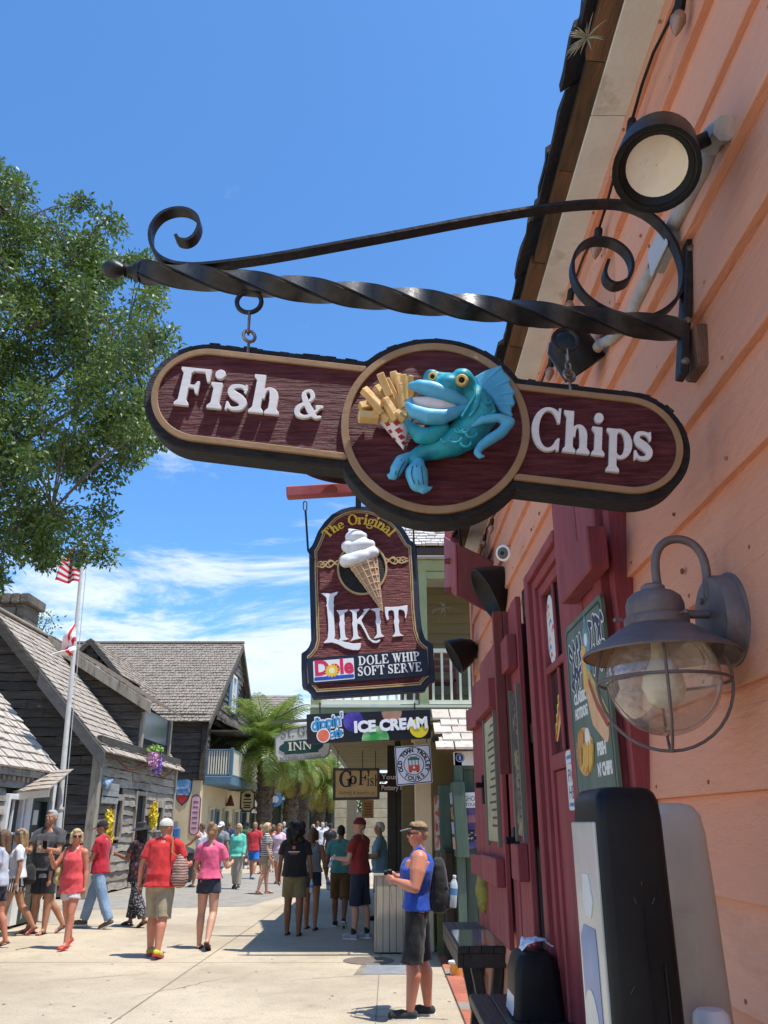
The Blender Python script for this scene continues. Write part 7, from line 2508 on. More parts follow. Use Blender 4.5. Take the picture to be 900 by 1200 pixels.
def flag_mesh(name,label,corners,paint,cols,wav):
 """corners: hoist top, hoist bottom, fly bottom, fly top; paint(u, v) -> colour index, pieces per colour"""
 t = thing(name,corners[0],label,'flag','flags on the white flagpole')
 NU,NV = 30,26
 a,b,c,d = corners
 def P(i,j):
  u,v = i/NU,j/NV
  p = a.lerp(d,u).lerp(b.lerp(c,u),v)
  return p+Vector((.05*math.sin(7*u+2*v+wav)*u,.22*math.sin(9*u+3*v+wav)*u,.05*math.sin(6*u+wav)*u))
 g = {}
 for i in range(NU):
  for j in range(NV):
   g.setdefault(paint((i+.5)/NU,(j+.5)/NV),MB()).add([P(i,j),P(i+1,j),P(i+1,j+1),P(i,j+1)],[(0,1,2,3)])
 for k,m in g.items():
  me = m.mesh('cloth','all',False)
  bm = bmesh.new(); bm.from_mesh(me); bmesh.ops.remove_doubles(bm,verts=bm.verts,dist=.0005); bm.to_mesh(me); bm.free()
  link_mesh('cloth',me,cols[k],t)
 return t
FRED,FWHT,FBLU = mat('flag_red',(.58,.02,.035),rough=.8),mat('flag_white',(.74,.72,.72),rough=.8),mat('flag_blue',(.03,.05,.16),rough=.8)
def usf(u,v):
 if u < .42 and v < .53: return 2
 return 0 if int(v*13) % 2 == 0 else 1
hp = lambda v: onY(73+(960 - v)*.0785,v,17.0)
flag_mesh('flag','striped flag with a blue canton at the top of the pole, partly behind leaves',[hp(648),hp(682),onY(65,681,16.7),onY(84,641,16.9)],usf,{0: FRED,1: FWHT,2: FBLU},.4)
def flf(u,v):
 if abs(u - v) < .12 or abs(u+v - 1) < .12: 
  return 0 if (u - .5) ** 2+(v - .5) ** 2 > .02 else 1
 return 1
flag_mesh('flag','white flag with a red diagonal cross drooping lower on the pole',[hp(724),hp(750),onY(84,769,16.6),onY(57,774,16.7)],flf,{0: FRED,1: FWHT},1.7)
# ------------------------------------------------------------------ far end of the street
fs = thing('shop_row',(-3,58,0),'row of far shops with cream upper storey and teal awnings behind the palms','shops')
FY = 60
CRU = mat('far_cream_wall',(.52,.47,.36),(.46,.41,.31),1,.8)
TEA = mat('teal_awning',(.06,.16,.15),(.09,.2,.18),2,.6)
DKG = mat('far_shop_dark',(.03,.045,.04),(.05,.06,.05),2,.7)
xa_,xb_ = onY(285,940,FY).x,onY(392,940,FY).x
zU0,zU1 = onY(330,930,FY).z,onY(330,880,FY).z
MB().box2((xa_ - 3,FY,zU0),(xb_,FY+5,zU1)).build('upper_wall',CRU,fs)
MB().box2((xa_ - 3,FY,0),(xb_,FY+5,zU0 - .01)).build('lower_wall',DKG,fs)
roofstuff(shingle_plane((xa_ - 3,FY - .5,zU1),(xb_+.4,FY - .5,zU1),(xb_+.4,FY+3,zU1+2.2),(xa_ - 3,FY+3,zU1+2.2),8,30,.06),SH_FAR,fs)
n = 7
for i in range(n):
 x0_,x1_ = xa_+(xb_ - xa_)*i/n+.1,xa_+(xb_ - xa_)*(i+1)/n - .1
 MB().hexa([(x0_,FY - 1.1,zU0 - .5),(x1_,FY - 1.1,zU0 - .5),(x1_,FY - .02,zU0+.05),(x0_,FY - .02,zU0+.05),(x0_,FY - 1.1,zU0 - .42),(x1_,FY - 1.1,zU0 - .42),(x1_,FY - .02,zU0+.16),(x0_,FY - .02,zU0+.16)]).build('awning',TEA,fs)
 MB().box2((x0_+.1,FY - .06,.5),(x1_ - .1,FY - .01,zU0 - .55)).build('window',[GLASS,mat('shop_window_%d' % i,(.10,.12,.10),(.02,.02,.02),4,.3)][i % 2],fs)
 MB().box2((x0_+.3,FY - .06,zU0+.4),(x1_ - .3,FY - .01,zU1 - .4)).build('upper_window',GLASS if i % 3 else CRMB,fs)
 MB().box2((x0_ - .14,FY - .1,0),(x0_ - .0,FY - .0,zU0 - .3)).build('pilaster',mat('pilaster_%d' % i,(.16,.2,.16)),fs)
for u,v,r_,c_,lb in ((323,937,.45,(.06,.18,.34),'round blue shop sign on the far shop row'),(349,943,.38,(.45,.10,.05),'round red shop sign on the far shop row, left of the maroon one'),(364,944,.40,(.20,.05,.05),'square maroon shop sign on the far shop row')):
 t = thing('far_sign',onY(u,v,FY - 1.3),lb,'sign','signs on the far shop row')
 c = onY(u,v,FY - 1.3)
 if 'square' in lb:
  MB().box(c,(.9,.06,.8)).build('panel',mat('far_sign_%d' % u,c_),t)
  MB().lathe([(.2,0),(.2,.02)],c+Vector((0,-.04,0)),(R(90),0,0),14).build('disc',mat('far_disc',(.55,.40,.3)),t)
 else:
  MB().lathe([(r_,0),(r_,.06)],c,(R(90),0,0),20).build('panel',mat('far_sign_%d' % u,c_),t)
  MB().lathe([(r_*.5,.0),(r_*.5,.02)],c+Vector((0,-.07,0)),(R(90),0,0),16).build('disc',mat('far_disc2',(.4,.4,.42)),t)
ovs = thing('far_sign',onY(337,918,FY - .3),'white oval sign on the cream upper wall of the far shop row','sign','signs on the far shop row')
MB().ball(onY(337,918,FY - .3),(.95,.05,.42),18).build('panel',mat('far_white',(.7,.7,.68)),ovs,smooth=True)
MB().box(onY(337,918,FY - .36),(1.0,.02,.3)).build('lettering',INK,ovs)
# small roof far behind, coquina wall, gate posts, greenery
fr_ = thing('far_house',onY(315,830,70),'small grey roof rising behind the palm crown','house')
p0_ = onY(290,838,70); p1_ = onY(330,838,70)
MB().box2((p0_.x,70,0),(p1_.x+.5,76,p0_.z)).build('wall',CRU,fr_)
roofstuff(shingle_plane((p0_.x - .5,69.5,p0_.z),(p1_.x+.9,69.5,p0_.z),(p1_.x+.9,73,onY(300,815,73).z),(p0_.x - .5,73,onY(300,815,73).z),8,24,.06),SH_FAR,fr_)
sw = thing('stone_wall',(1,66,0),'rough grey stone wall at the end of the street','wall')
xw0,xw1 = onY(352,980,66).x,onY(402,980,66).x
zt3 = onY(380,955,66).z
z = 0
while z < zt3:
 x = xw0
 while x < xw1+5:
  l = rnd.uniform(.5,1.1)
  if not (onY(399,970,66).x < x < onY(418,970,66).x and False):
   me = MB().box2((x+.02,66+rnd.uniform(-.05,.05),z+.015),(x+l - .02,66.8,z+.40)).mesh('stone')
   link_mesh('stone',me,COQ,sw)
  x += l
 z += .42
MB().box2((xw0,66.1,0),(xw1+5,66.75,zt3)).build('mortar',COQ,sw)
for u in (400,441):
 t = thing('gate_post',onY(u,990,50),'pale square stone gate pillar at the end of the street, %s' % ('behind the teal shirt' if u == 400 else 'behind the grey haired man'),'pillar','stone gate pillars')
 p = onY(u,990,50)
 w2 = .42 if u == 400 else .7
 hz_ = onY(u,930 if u == 400 else 925,50).z
 k = 0
 while k*.5 < hz_:
  MB().box2((p.x - w2+rnd.uniform(0,.03),49.6,k*.5),(p.x+w2,50.4,min(hz_,k*.5+.49))).build('stone',mat('pillar_stone',(.44,.38,.27),(.34,.29,.20),3,.9,.6,10) if 'pillar_stone' not in bpy.data.materials else bpy.data.materials['pillar_stone'],t,bevel=.02)
  k += 1
# ------------------------------------------------------------------ trees
def leaf_material(name,c1,c2,trans=.35,rough=.45):
 m = bpy.data.materials.new(name)
 m.use_nodes = True
 t = m.node_tree
 t.nodes.clear()
 o = t.nodes.new('ShaderNodeOutputMaterial')
 b = t.nodes.new('ShaderNodeBsdfPrincipled')
 b.inputs['Roughness'].default_value = rough
 b.inputs['Specular IOR Level'].default_value = .6
 tr = t.nodes.new('ShaderNodeBsdfTranslucent')
 mx_ = t.nodes.new('ShaderNodeMixShader')
 mx_.inputs[0].default_value = trans
 co = t.nodes.new('ShaderNodeTexCoord')
 n = t.nodes.new('ShaderNodeTexNoise')
 n.inputs['Scale'].default_value = 2.6
 n.inputs['Detail'].default_value = 6
 n.inputs['Roughness'].default_value = .8
 t.links.new(co.outputs['Object'],n.inputs[0])
 mr = t.nodes.new('ShaderNodeMapRange')
 mr.inputs[1].default_value = .38
 mr.inputs[2].default_value = .62
 t.links.new(n.outputs[0],mr.inputs[0])
 c = t.nodes.new('ShaderNodeMix')
 c.data_type = 'RGBA'
 c.inputs[6].default_value = (*c1,1)
 c.inputs[7].default_value = (*c2,1)
 t.links.new(mr.outputs[0],c.inputs[0])
 t.links.new(c.outputs[2],b.inputs['Base Color'])
 t.links.new(c.outputs[2],tr.inputs[0])
 t.links.new(b.outputs[0],mx_.inputs[1])
 t.links.new(tr.outputs[0],mx_.inputs[2])
 t.links.new(mx_.outputs[0],o.inputs[0])
 return m
OAKL = leaf_material('oak_leaf',(.042,.090,.012),(.16,.245,.05),.26,.5)
BARK = mat('oak_bark',(.10,.082,.065),(.16,.14,.115),6,.95,.9,16,st=(2,2,.5),bdist=.03)
def leaves_mesh(centres,per,size,up=.35,seed=1,asp=.42,shell=True):
 g = np.random.default_rng(seed)
 C = np.repeat(np.array([c[:3] for c in centres]),per,0)
 Rr = np.repeat(np.array([c[3] for c in centres]),per)
 n = len(C)
 d = g.normal(size=(n,3))
 d /= np.linalg.norm(d,axis=1)[:,None]
 rad = Rr*(g.random(n) ** (.45 if shell else .33))*1.15
 P = C+d*rad[:,None]*np.array([1,1,.8])
 P[:,2] -= .25*np.maximum(0,rad - .1)*g.random(n)
 a = g.normal(size=(n,3))+d*.6
 a[:,2] -= .25
 a /= np.linalg.norm(a,axis=1)[:,None]
 nn = g.normal(size=(n,3))*.8+np.array([0,0,up*2])
 b = np.cross(nn,a)
 b /= np.linalg.norm(b,axis=1)[:,None]+1e-9
 s = size*(.6+.8*g.random(n))
 up_ = np.cross(a,b)
 V = np.empty((n,4,3))
 V[:,0] = P
 V[:,1] = P+a*(s*.5)[:,None]+b*(s*asp*.5)[:,None]+up_*(s*.06)[:,None]
 V[:,2] = P+a*s[:,None]
 V[:,3] = P+a*(s*.5)[:,None] - b*(s*asp*.5)[:,None]+up_*(s*.06)[:,None]
 me = bpy.data.meshes.new('leaves')
 me.vertices.add(n*4)
 me.vertices.foreach_set('co',V.ravel())
 me.loops.add(n*4)
 me.loops.foreach_set('vertex_index',np.arange(n*4))
 me.polygons.add(n)
 me.polygons.foreach_set('loop_start',np.arange(n)*4)
 me.update(calc_edges=True)
 return me
def in_poly(P,x,y):
 r = False
 for i in range(len(P)):
  x0,y0 = P[i]; x1,y1 = P[i - 1]
  if (y0 > y) != (y1 > y) and x < (x1 - x0)*(y - y0)/(y1 - y0)+x0: r = not r
 return r
oak = thing('oak_tree',(-8.2,11.2,0),'big green oak tree reaching in from the left above the roofs','tree')
crown = [(-260,150),(-60,150),(0,195),(28,222),(62,236),(96,228),(128,246),(140,285),(172,305),(192,352),(203,395),(188,425),(180,470),(186,560),(168,598),(140,612),(128,648),(96,655),(72,630),(52,668),(-20,690),(-120,680),(-260,520)]
rg = random.Random(5)
cl_ = []
while len(cl_) < 620:
 u,v = rg.uniform(-250,205),rg.uniform(150,690)
 if not in_poly(crown,u,v): continue
 # openings where the sky shows through
 if ((u - 62)/26) ** 2+((v - 562)/26) ** 2 < 1 and rg.random() < .9: continue
 if ((u - 100)/18) ** 2+((v - 592)/22) ** 2 < 1 and rg.random() < .9: continue
 if ((u - 10)/22) ** 2+((v - 588)/30) ** 2 < 1 and rg.random() < .85: continue
 if ((u - 8)/18) ** 2+((v - 262)/16) ** 2 < 1 and rg.random() < .85: continue
 Y = 11.2+rg.triangular(-2.0,2.2,0)
 p = onY(u,v,Y)
 edge = 0 if all(in_poly(crown,u+dx,v+dy) for dx,dy in ((16,0),(-16,0),(0,16),(0,-16))) else 1
 cl_.append((p.x,p.y,p.z,rg.uniform(.15,.27) if edge else rg.uniform(.20,.38)))
link_mesh('crown',leaves_mesh(cl_,215,.086,.35,3),OAKL,oak)
tb_ = MB()
tr0 = [(-8.6,11.4,0),(-8.5,11.4,1.5),(-8.2,11.3,3.0),(-7.9,11.2,4.2)]
tb_.tube(spline(tr0,4),[.42,.40,.38,.36,.35,.34,.33,.32,.31,.30,.29,.28,.27][:len(spline(tr0,4))],14)
tb_.build('trunk',BARK,oak,smooth=True)
limbs = []
ends = [onY(70,470,11),onY(120,520,11.6),onY(30,390,10.6),onY(150,380,11.6),onY(90,300,10.8),onY(20,260,11.8),onY(-80,300,11),onY(-120,480,11.8),onY(60,600,10.4),onY(-30,620,11.5),onY(175,430,11)]
lm = MB()
for e in ends:
 b_ = Vector((-7.9,11.2,4.1))
 mid = b_.lerp(e,.5)+Vector((rg.uniform(-.3,.3),rg.uniform(-.3,.3),rg.uniform(.3,.8)))
 q = [Vector(p) for p in spline([tuple(b_),tuple(b_.lerp(mid,.5)+Vector((0,0,.25))),tuple(mid),tuple(mid.lerp(e,.55)+Vector((rg.uniform(-.2,.2),0,.12))),tuple(e)],5)]
 lm.tube(q,[.10*(1 - i/len(q)) ** 1.4+.010 for i in range(len(q))],7)
 limbs += q[6:]
lm.build('limbs',BARK,oak,smooth=True)
tw = MB()
for c in cl_:
 p = Vector(c[:3])
 b_ = min(limbs,key=lambda q: (q - p).length)
 mid = b_.lerp(p,.5)+Vector((0,0,.10))
 if (b_ - p).length < 3.2:
  tw.tube([b_,mid,p],[.016,.011,.005],4)
 for k in range(2):
  e = p+Vector((rg.gauss(0,1),rg.gauss(0,1),rg.gauss(-.1,.7))).normalized()*c[3]*.95
  tw.tube([p,p.lerp(e,.5)+Vector((0,0,.02)),e],[.006,.004,.002],3)
o = tw.build('twigs',BARK,oak,fix=False)
o['kind'] = 'stuff'
# tree behind the chimney, far greenery
def small_tree(name,label,pts,Y,dep,n,r,per,size,seed,cat='tree',group=None,trunk=True,leafm=None):
 rg2 = random.Random(seed)
 xs = [p[0] for p in pts]; ys = [p[1] for p in pts]
 cs = []
 while len(cs) < n:
  u,v = rg2.uniform(min(xs),max(xs)),rg2.uniform(min(ys),max(ys))
  if in_poly(pts,u,v):
   p = onY(u,v,Y+rg2.uniform(-dep,dep))
   cs.append((p.x,p.y,p.z,r*rg2.uniform(.6,1.2)))
 cx = sum(c[0] for c in cs)/n
 zl = min(c[2] for c in cs)
 t = thing(name,(cx,Y,0),label,cat,group)
 link_mesh('crown',leaves_mesh(cs,per,size,.35,seed),leafm or OAKL,t)
 m = MB()
 zm = sum(c[2] for c in cs)/n
 m.tube([(cx,Y,0),(cx+.1,Y,max(.5,zl)),(cx,Y,zm)],[.24,.18,.08],8)
 for c in cs[::6]:
  m.tube([(cx,Y,max(.6,zl*.9)),((cx+c[0])/2,(Y+c[1])/2,(zl+c[2])/2+.2),c[:3]],[.09,.06,.02],5)
 m.build('trunk',BARK,t,smooth=True)
 return t
BRIGHT = leaf_material('bright_leaf',(.06,.13,.02),(.16,.25,.05),.4,.5)
small_tree('tree','bright green tree top showing just right of the chimney',[(10,800),(8,712),(30,712),(46,722),(60,728),(56,750),(62,800)],46,1.5,40,.7,90,.2,21,leafm=BRIGHT)
small_tree('tree','deep green rounded tree at the far end of the street under the Go Fish sign',[(398,1000),(396,945),(405,925),(425,918),(450,922),(456,1000)],74,3,46,1.5,120,.34,22)
small_tree('tree','green tree mass far behind the palms on the left of the street end',[(330,960),(325,905),(350,880),(400,885),(402,960)],82,3,40,1.6,90,.38,23)
hedge = [(onY(u,968,76).x,76+rg.uniform(-1,1),rg.uniform(.4,1.6),.8) for u in range(388,470,3)]
hd_ = link_mesh('hedge',leaves_mesh(hedge,160,.22,.4,31),OAKL,None)
tag(hd_,'low dark green hedge at the far end of the street','hedge')
# palms
PALM = [leaf_material('palm_leaf',(.12,.20,.03),(.25,.32,.06),.38,.42),leaf_material('palm_leaf_yellow',(.20,.21,.03),(.32,.27,.04),.35,.5)]
PBARK = mat('palm_bark',(.15,.115,.08),(.07,.052,.036),5,.95,1.0,9,st=(1,1,2.5),bdist=.06)
def frond(L_,droop,seed):
 g = random.Random(seed)
 m = MB()
 n = 22
 P = []
 for i in range(n+1):
  t = i/n
  a = R(62) - droop*t*1.1
  P.append((t,a))
 x = z = 0
 pts = [Vector((0,0,0))]
 for i in range(n):
  a = R(58) - droop*(i/n) ** 1.15
  x += math.cos(a)*L_/n
  z += math.sin(a)*L_/n
  pts.append(Vector((x,0,z)))
 m.tube(pts,[.035*(1 - i/(n+2))+.006 for i in range(n+1)],4)
 for i in range(3,n+1):
  for k in range(2):
   t = (i+k*.5)/n
   if t > 1: continue
   p = pts[min(i,n)].lerp(pts[min(i+1,n)],k*.5)
   d = (pts[min(i+1,n)] - pts[i - 1]).normalized()
   ll = L_*.30*math.sin(math.pi*(.16+.80*t)) ** .7*g.uniform(.85,1.1)
   for s in (-1,1):
    side = Vector((0,s,0))
    dirv = (side*.78+d*.62+Vector((0,0,g.uniform(.0,.28)))).normalized()
    q1 = p+dirv*ll*.55
    q2 = p+(dirv+Vector((0,0,-.42))).normalized()*ll
    wv = d*(.022+.012*L_/2.6)
    m.add([p - wv*.5,p+wv*.5,q1+wv*.55,q2,q1 - wv*.55],[(0,1,2,4),(4,2,3)])
 return m.mesh('frond',False,False)
def palm(u,vb,Y,L_,n,r,label,lean=0,seed=1,yel=.25,ztop=None):
 g = random.Random(seed)
 p = onY(u,vb,Y)
 t = thing('palm_tree',(p.x+lean,Y,0),label,'palm','palms along the street')
 base = Vector((p.x+lean,Y,0))
 rr = []
 m = MB()
 k = 26
 pts,rs = [],[]
 for i in range(k+1):
  f = i/k
  pts.append(base.lerp(p,f)+Vector((lean*-.15*math.sin(math.pi*f),0,0)))
  rs.append(r*(1.12 - .2*f+(.55*max(0,f - .72)/.28))*(1.0+(.10 if i % 2 else -.06)))
 m.tube(pts,rs,12)
 m.build('trunk',PBARK,t,smooth=False)
 # old leaf bases
 b_ = MB()
 for i in range(70):
  f = g.uniform(.45,1.0)
  a = g.uniform(0,6.28)
  c = base.lerp(p,f)
  rad = r*(.95+.5*max(0,f - .72)/.28)
  d = Vector((math.cos(a),math.sin(a),0))
  b_.tube([c+d*rad*.85,c+d*(rad+r*.38)+Vector((0,0,r*.75))],[r*.22,r*.07],4)
 o = b_.build('leaf_bases',PBARK,t)
 o['kind'] = 'stuff'
 mes = []
 for q in range(4):
  me = frond(L_*(1 - .06*q),R(70+32*q),seed*10+q)
  mes.append(me)
 mesY = [me.copy() for me in mes]
 for i in range(n):
  a = i*2.399+g.uniform(-.2,.2)
  f = i/n
  q = min(3,int(f*4))
  low = f > 1 - yel
  tilt = -R(34)+f*R(80)
  M = Matrix.Translation(p+Vector((0,0,.1*L_*(.3 - f)))) @ Matrix.Rotation(a,4,'Z') @ Matrix.Rotation(tilt,4,'Y') @ Matrix.Rotation(g.uniform(-.25,.25),4,'X')
  inst('frond',(mesY if low else mes)[q],PALM[1 if low else 0],t,M)
 return t
palm(313,884,40,3.15,54,.34,'largest palm with a thick rough trunk in front of the blue balcony',.0,1,.12)
palm(343,905,47,2.5,38,.36,'palm behind the inn sign with a dark shaggy trunk',-.1,2,.3)
palm(357,897,52,2.6,38,.30,'slim trunked palm second behind the inn sign',0,3,.35)
palm(379,925,56,2.6,38,.30,'leaning bright palm nearest the Go Fish sign',-.5,4,.35)
# ------------------------------------------------------------------ people
SKIN = [mat('skin_fair',(.58,.32,.22),(.52,.27,.18),6,.5,.06,60),mat('skin_tan',(.44,.22,.13),(.38,.18,.10),6,.5,.06,60),mat('skin_brown',(.26,.125,.07),(.22,.10,.055),6,.5,.06,60),mat('skin_flush',(.58,.235,.15),(.50,.19,.115),5,.42,.06,60)]
HAIRM = {'black': mat('hair_black',(.010,.008,.007),(.025,.018,.014),14,.45,.6,40,st=(3,3,.5)),'blond': mat('hair_blond',(.46,.33,.16),(.60,.47,.27),14,.5,.6,40,st=(3,3,.5)),'brown': mat('hair_brown',(.10,.055,.03),(.17,.10,.055),14,.5,.6,40,st=(3,3,.5)),'grey': mat('hair_grey',(.34,.32,.30),(.46,.45,.43),14,.6,.6,40,st=(3,3,.5)),'white': mat('hair_white',(.60,.58,.55),(.70,.69,.67),14,.6,.6,40,st=(3,3,.5)),'sandy': mat('hair_sandy',(.26,.15,.07),(.38,.24,.12),14,.5,.6,40,st=(3,3,.5))}
EYEW = mat('eye_white',(.75,.73,.70),rough=.3)
EYED = mat('eye_dark',(.02,.015,.012),rough=.3)
LIPS = mat('lip',(.40,.13,.11),rough=.5)
def cloth(name,c,c2=None,sc_=5,rough=.85,bump=.25):
 if name in bpy.data.materials: return bpy.data.materials[name]
 return mat(name,c,c2 or tuple(x*.82 for x in c),sc_,rough,bump,30,sheen=.15)
def person(x,y,head,H,label,skin=0,w=1.0,fat=0.0,lean=0.0,legs=((8,5),(-8,5)),arms=None,hturn=0,hpitch=0,hair=('short','brown'),top=('tee',None),bottom=('shorts',None,.8),shoes=('sneaker',None),female=False,vox=.011,hat=None,glasses=False,arm_k=1.0,splay=2.0,socks=None,sole=None,detail=True,deep=1.0):
 s = H/1.75
 t = thing('person',(x,y,0),label,'person')
 V3 = Vector
 hw = (.082 if female else .088)
 shw = (.165 if female else .188)*w
 Ml = Matrix.Rotation(R(head),4,'Z')
 Lk,An,Ft = [],[],[]
 hip = []
 for i,(tf,kb) in enumerate(legs):
  sd = -1 if i == 0 else 1
  h = V3((sd*hw,0,.925))
  tf_,kb_ = R(tf),R(kb)
  kn = h+V3((sd*math.sin(R(splay)),math.sin(tf_),-math.cos(tf_))).normalized()*.435
  an = kn+V3((sd*.01,math.sin(tf_ - kb_),-math.cos(tf_ - kb_))).normalized()*.415
  hip.append(h); Lk.append(kn); An.append(an)
  pit = max(0.0,(kb - tf))*.9 if kb - tf > 14 else (-(tf - kb)*.5 if tf - kb > 14 else 0)
  Ft.append(R(pit))
 # lowest sole rests on the ground
 low = 9
 for an,pt in zip(An,Ft):
  toe = an.z - .075*math.cos(pt) - .17*math.sin(max(pt,0))
  heel = an.z - .075*math.cos(pt) - .06*math.sin(max(-pt,0))
  low = min(low,toe,heel)
 dz = -low
 T = Ml @ Matrix.Diagonal((s,s,s,1)) @ Matrix.Translation((0,0,dz))
 Tw = Matrix.Translation((x,y,0)) @ T
 Lm = Matrix.Translation((0,0,.95)) @ Matrix.Rotation(-R(lean),4,'X') @ Matrix.Translation((0,0,-.95))
 up_ = lambda p: Lm @ V3(p)
 arms = arms or ((5,8,15,0),(5,8,15,0))
 Sh,El,Wr,Fd = [],[],[],[]
 for i,(af,ao,eb,ai) in enumerate(arms):
  sd = -1 if i == 0 else 1
  p = V3((sd*shw,-.005,1.408))
  a,o_,e,n_ = R(af),R(ao),R(eb),R(ai)
  u = V3((sd*math.sin(o_),math.sin(a)*math.cos(o_),-math.cos(a)*math.cos(o_)))
  f = V3((sd*(math.sin(o_)*.6*math.cos(n_) - math.sin(n_)),math.sin(a+e)*math.cos(n_),-math.cos(a+e)*math.cos(n_))).normalized()
  el = p+u*.285
  wr = el+f*.25
  Sh.append(up_(p)); El.append(up_(el)); Wr.append(up_(wr)); Fd.append((Lm.to_3x3() @ f).normalized())
 ew = 1+fat
 tor = [(.845,.150,.105,0),(.93,.168+.03*fat,.118+.05*fat,-.006),(1.02,.155+.05*fat,.112+.09*fat,.012*fat),(1.10,(.130 if female else .146)+.06*fat,.102+.10*fat,.025*fat),(1.20,(.138 if female else .158)*(.5+.5*w)+.04*fat,.112+.06*fat,.012),(1.30,(.150 if female else .178)*(.3+.7*w),.122+.02*fat,.012 if not female else .018),(1.38,(.142 if female else .178)*(.3+.7*w),.105,.0),(1.43,.120*(.5+.5*w),.078,-.006),(1.475,.064,.060,0)]
 tor = [(q[0],q[1],q[2]*(deep if 1.15 < q[0] < 1.42 else (deep+1)/2 if q[0] == 1.10 else 1),q[3]) for q in tor]
 def ring(z,rx,ry,oy,inf=0.0,n=20,e=.85):
  r = []
  for k in range(n):
   a = 2*math.pi*k/n
   ca,sa = math.cos(a),math.sin(a)
   r.append(up_((math.copysign(abs(ca) ** e,ca)*(rx+inf),oy+math.copysign(abs(sa) ** e,sa)*(ry+inf),z)))
  return r
 head_c = V3((0,.012,1.555))
 Hm = Lm @ Matrix.Translation(head_c) @ Matrix.Rotation(R(hturn),4,'Z') @ Matrix.Rotation(R(hpitch),4,'X') @ Matrix.Translation(-head_c)
 hd = lambda p: Hm @ V3(p)
 def hrot(e=(0,0,0)):
  return Hm.to_3x3() @ Euler(e).to_matrix()
 # ---- body: one continuous surface
 m = MB()
 m.rings([ring(*q) for q in tor])
 m.capsule(up_((0,-.008,1.43)),.060*(.6+.4*w),hd((0,.004,1.56)),.052*(.6+.4*w),14)
 m.ball(hd((0,.004,1.655)),(.074,.093,.097),18,hrot())
 m.ball(hd((0,.030,1.595)),(.060,.074,.075),16,hrot())
 m.ball(hd((0,.062,1.548)),(.030,.030,.024),10,hrot())
 m.ball(hd((0,.075,1.662)),(.052,.022,.018),10,hrot())
 m.tube([hd((0,.090,1.655)),hd((0,.110,1.622)),hd((0,.100,1.612))],[.009,.014,.012],8)
 m.ball(hd((0,.112,1.618)),.0135,8)
 for sd in (-1,1):
  m.ball(hd((sd*.076,-.004,1.628)),(.011,.020,.032),8,hrot((0,0,sd*.3)))
  m.ball(hd((sd*.040,.070,1.612)),(.022,.024,.022),8)
 for i in range(2):
  sd = -1 if i == 0 else 1
  k = arm_k
  m.capsule(up_((sd*.03,-.018,1.472)),.036*(.4+.6*w),Sh[i].lerp(up_((0,-.01,1.43)),.25),.047*(.4+.6*w),10)
  m.ball(Sh[i]+V3((0,0,-.012)),.060*(.5+.5*w)*(.6+.4*k),12)
  m.capsule(Sh[i],.054*k,Sh[i].lerp(El[i],.45),.050*k,12)
  m.capsule(Sh[i].lerp(El[i],.45),.050*k,El[i],.038*(.6+.4*k),12)
  m.capsule(El[i],.038*(.6+.4*k),El[i].lerp(Wr[i],.3),.042*(.5+.5*k),12)
  m.capsule(El[i].lerp(Wr[i],.3),.042*(.5+.5*k),Wr[i],.026,12)
  f = Fd[i]
  inw = V3((-sd,0,0))
  pn = (inw - f*inw.dot(f))
  pn = pn.normalized() if pn.length > .1 else V3((0,-1,0))
  sidev = f.cross(pn).normalized()
  if sidev.y < 0: sidev = -sidev
  palm_ = Wr[i]+f*.05
  m.capsule(Wr[i],.024,palm_+sidev*.012,.026,10)
  m.capsule(Wr[i]+f*.01,.022,palm_ - sidev*.014,.024,10)
  for q,(off,ln) in enumerate(((.026,.070),(.009,.080),(-.009,.074),(-.026,.058))):
   b0_ = palm_+f*.018+sidev*off
   b1_ = b0_+(f+pn*.22).normalized()*ln*.5
   b2_ = b1_+(f+pn*(.95+.1*q)).normalized()*ln*.5
   m.capsule(b0_,.0095,b1_,.0088,8)
   m.capsule(b1_,.0088,b2_,.0075,8)
  th0 = Wr[i]+f*.028+sidev*.024
  th1 = th0+(f*.6+sidev*.6+pn*.5).normalized()*.036
  th2 = th1+(f*.9+sidev*.15+pn*.5).normalized()*.030
  m.capsule(th0,.012,th1,.0105,8)
  m.capsule(th1,.0105,th2,.0085,8)
 lk = 1+.22*fat+(.10 if w > 1.15 else 0)
 for i in range(2):
  m.capsule(hip[i],.092*lk*(1.05 if female else 1),Lk[i],.057*lk,14)
  c1 = Lk[i].lerp(An[i],.30)+V3((0,-.012,0))
  cf = .066 if w > 1.2 else .060
  m.capsule(Lk[i],.055*lk,c1+V3((0,-.010,0)),cf*lk,12)
  m.capsule(c1+V3((0,-.010,0)),cf*lk,An[i],.036*lk,12)
  ft = V3((0,math.cos(Ft[i]),-math.sin(Ft[i])))
  dn = V3((0,-math.sin(Ft[i]),-math.cos(Ft[i])))
  m.capsule(An[i]+dn*.02,.034,An[i]+dn*.045 - ft*.03,.028,10)
  m.capsule(An[i]+dn*.025,.033,An[i]+dn*.052+ft*.13,.021,10)
  for q in range(3):
   m.capsule(An[i]+dn*.052+ft*.12+V3(((q - 1)*.026,0,0)),.016,An[i]+dn*.060+ft*.165+V3(((q - 1)*.028,0,0)),.012,8)
 me = remesh(m,vox,2,'body')
 me.transform(Tw)
 link_mesh('body',me,SKIN[skin],t)
 def part(nm,mb,mt,v=None,sm=2,disp=None):
  me = remesh(mb,v,sm,nm,disp) if v else mb.mesh(nm,True)
  me.transform(Tw)
  return link_mesh(nm,me,mt,t)
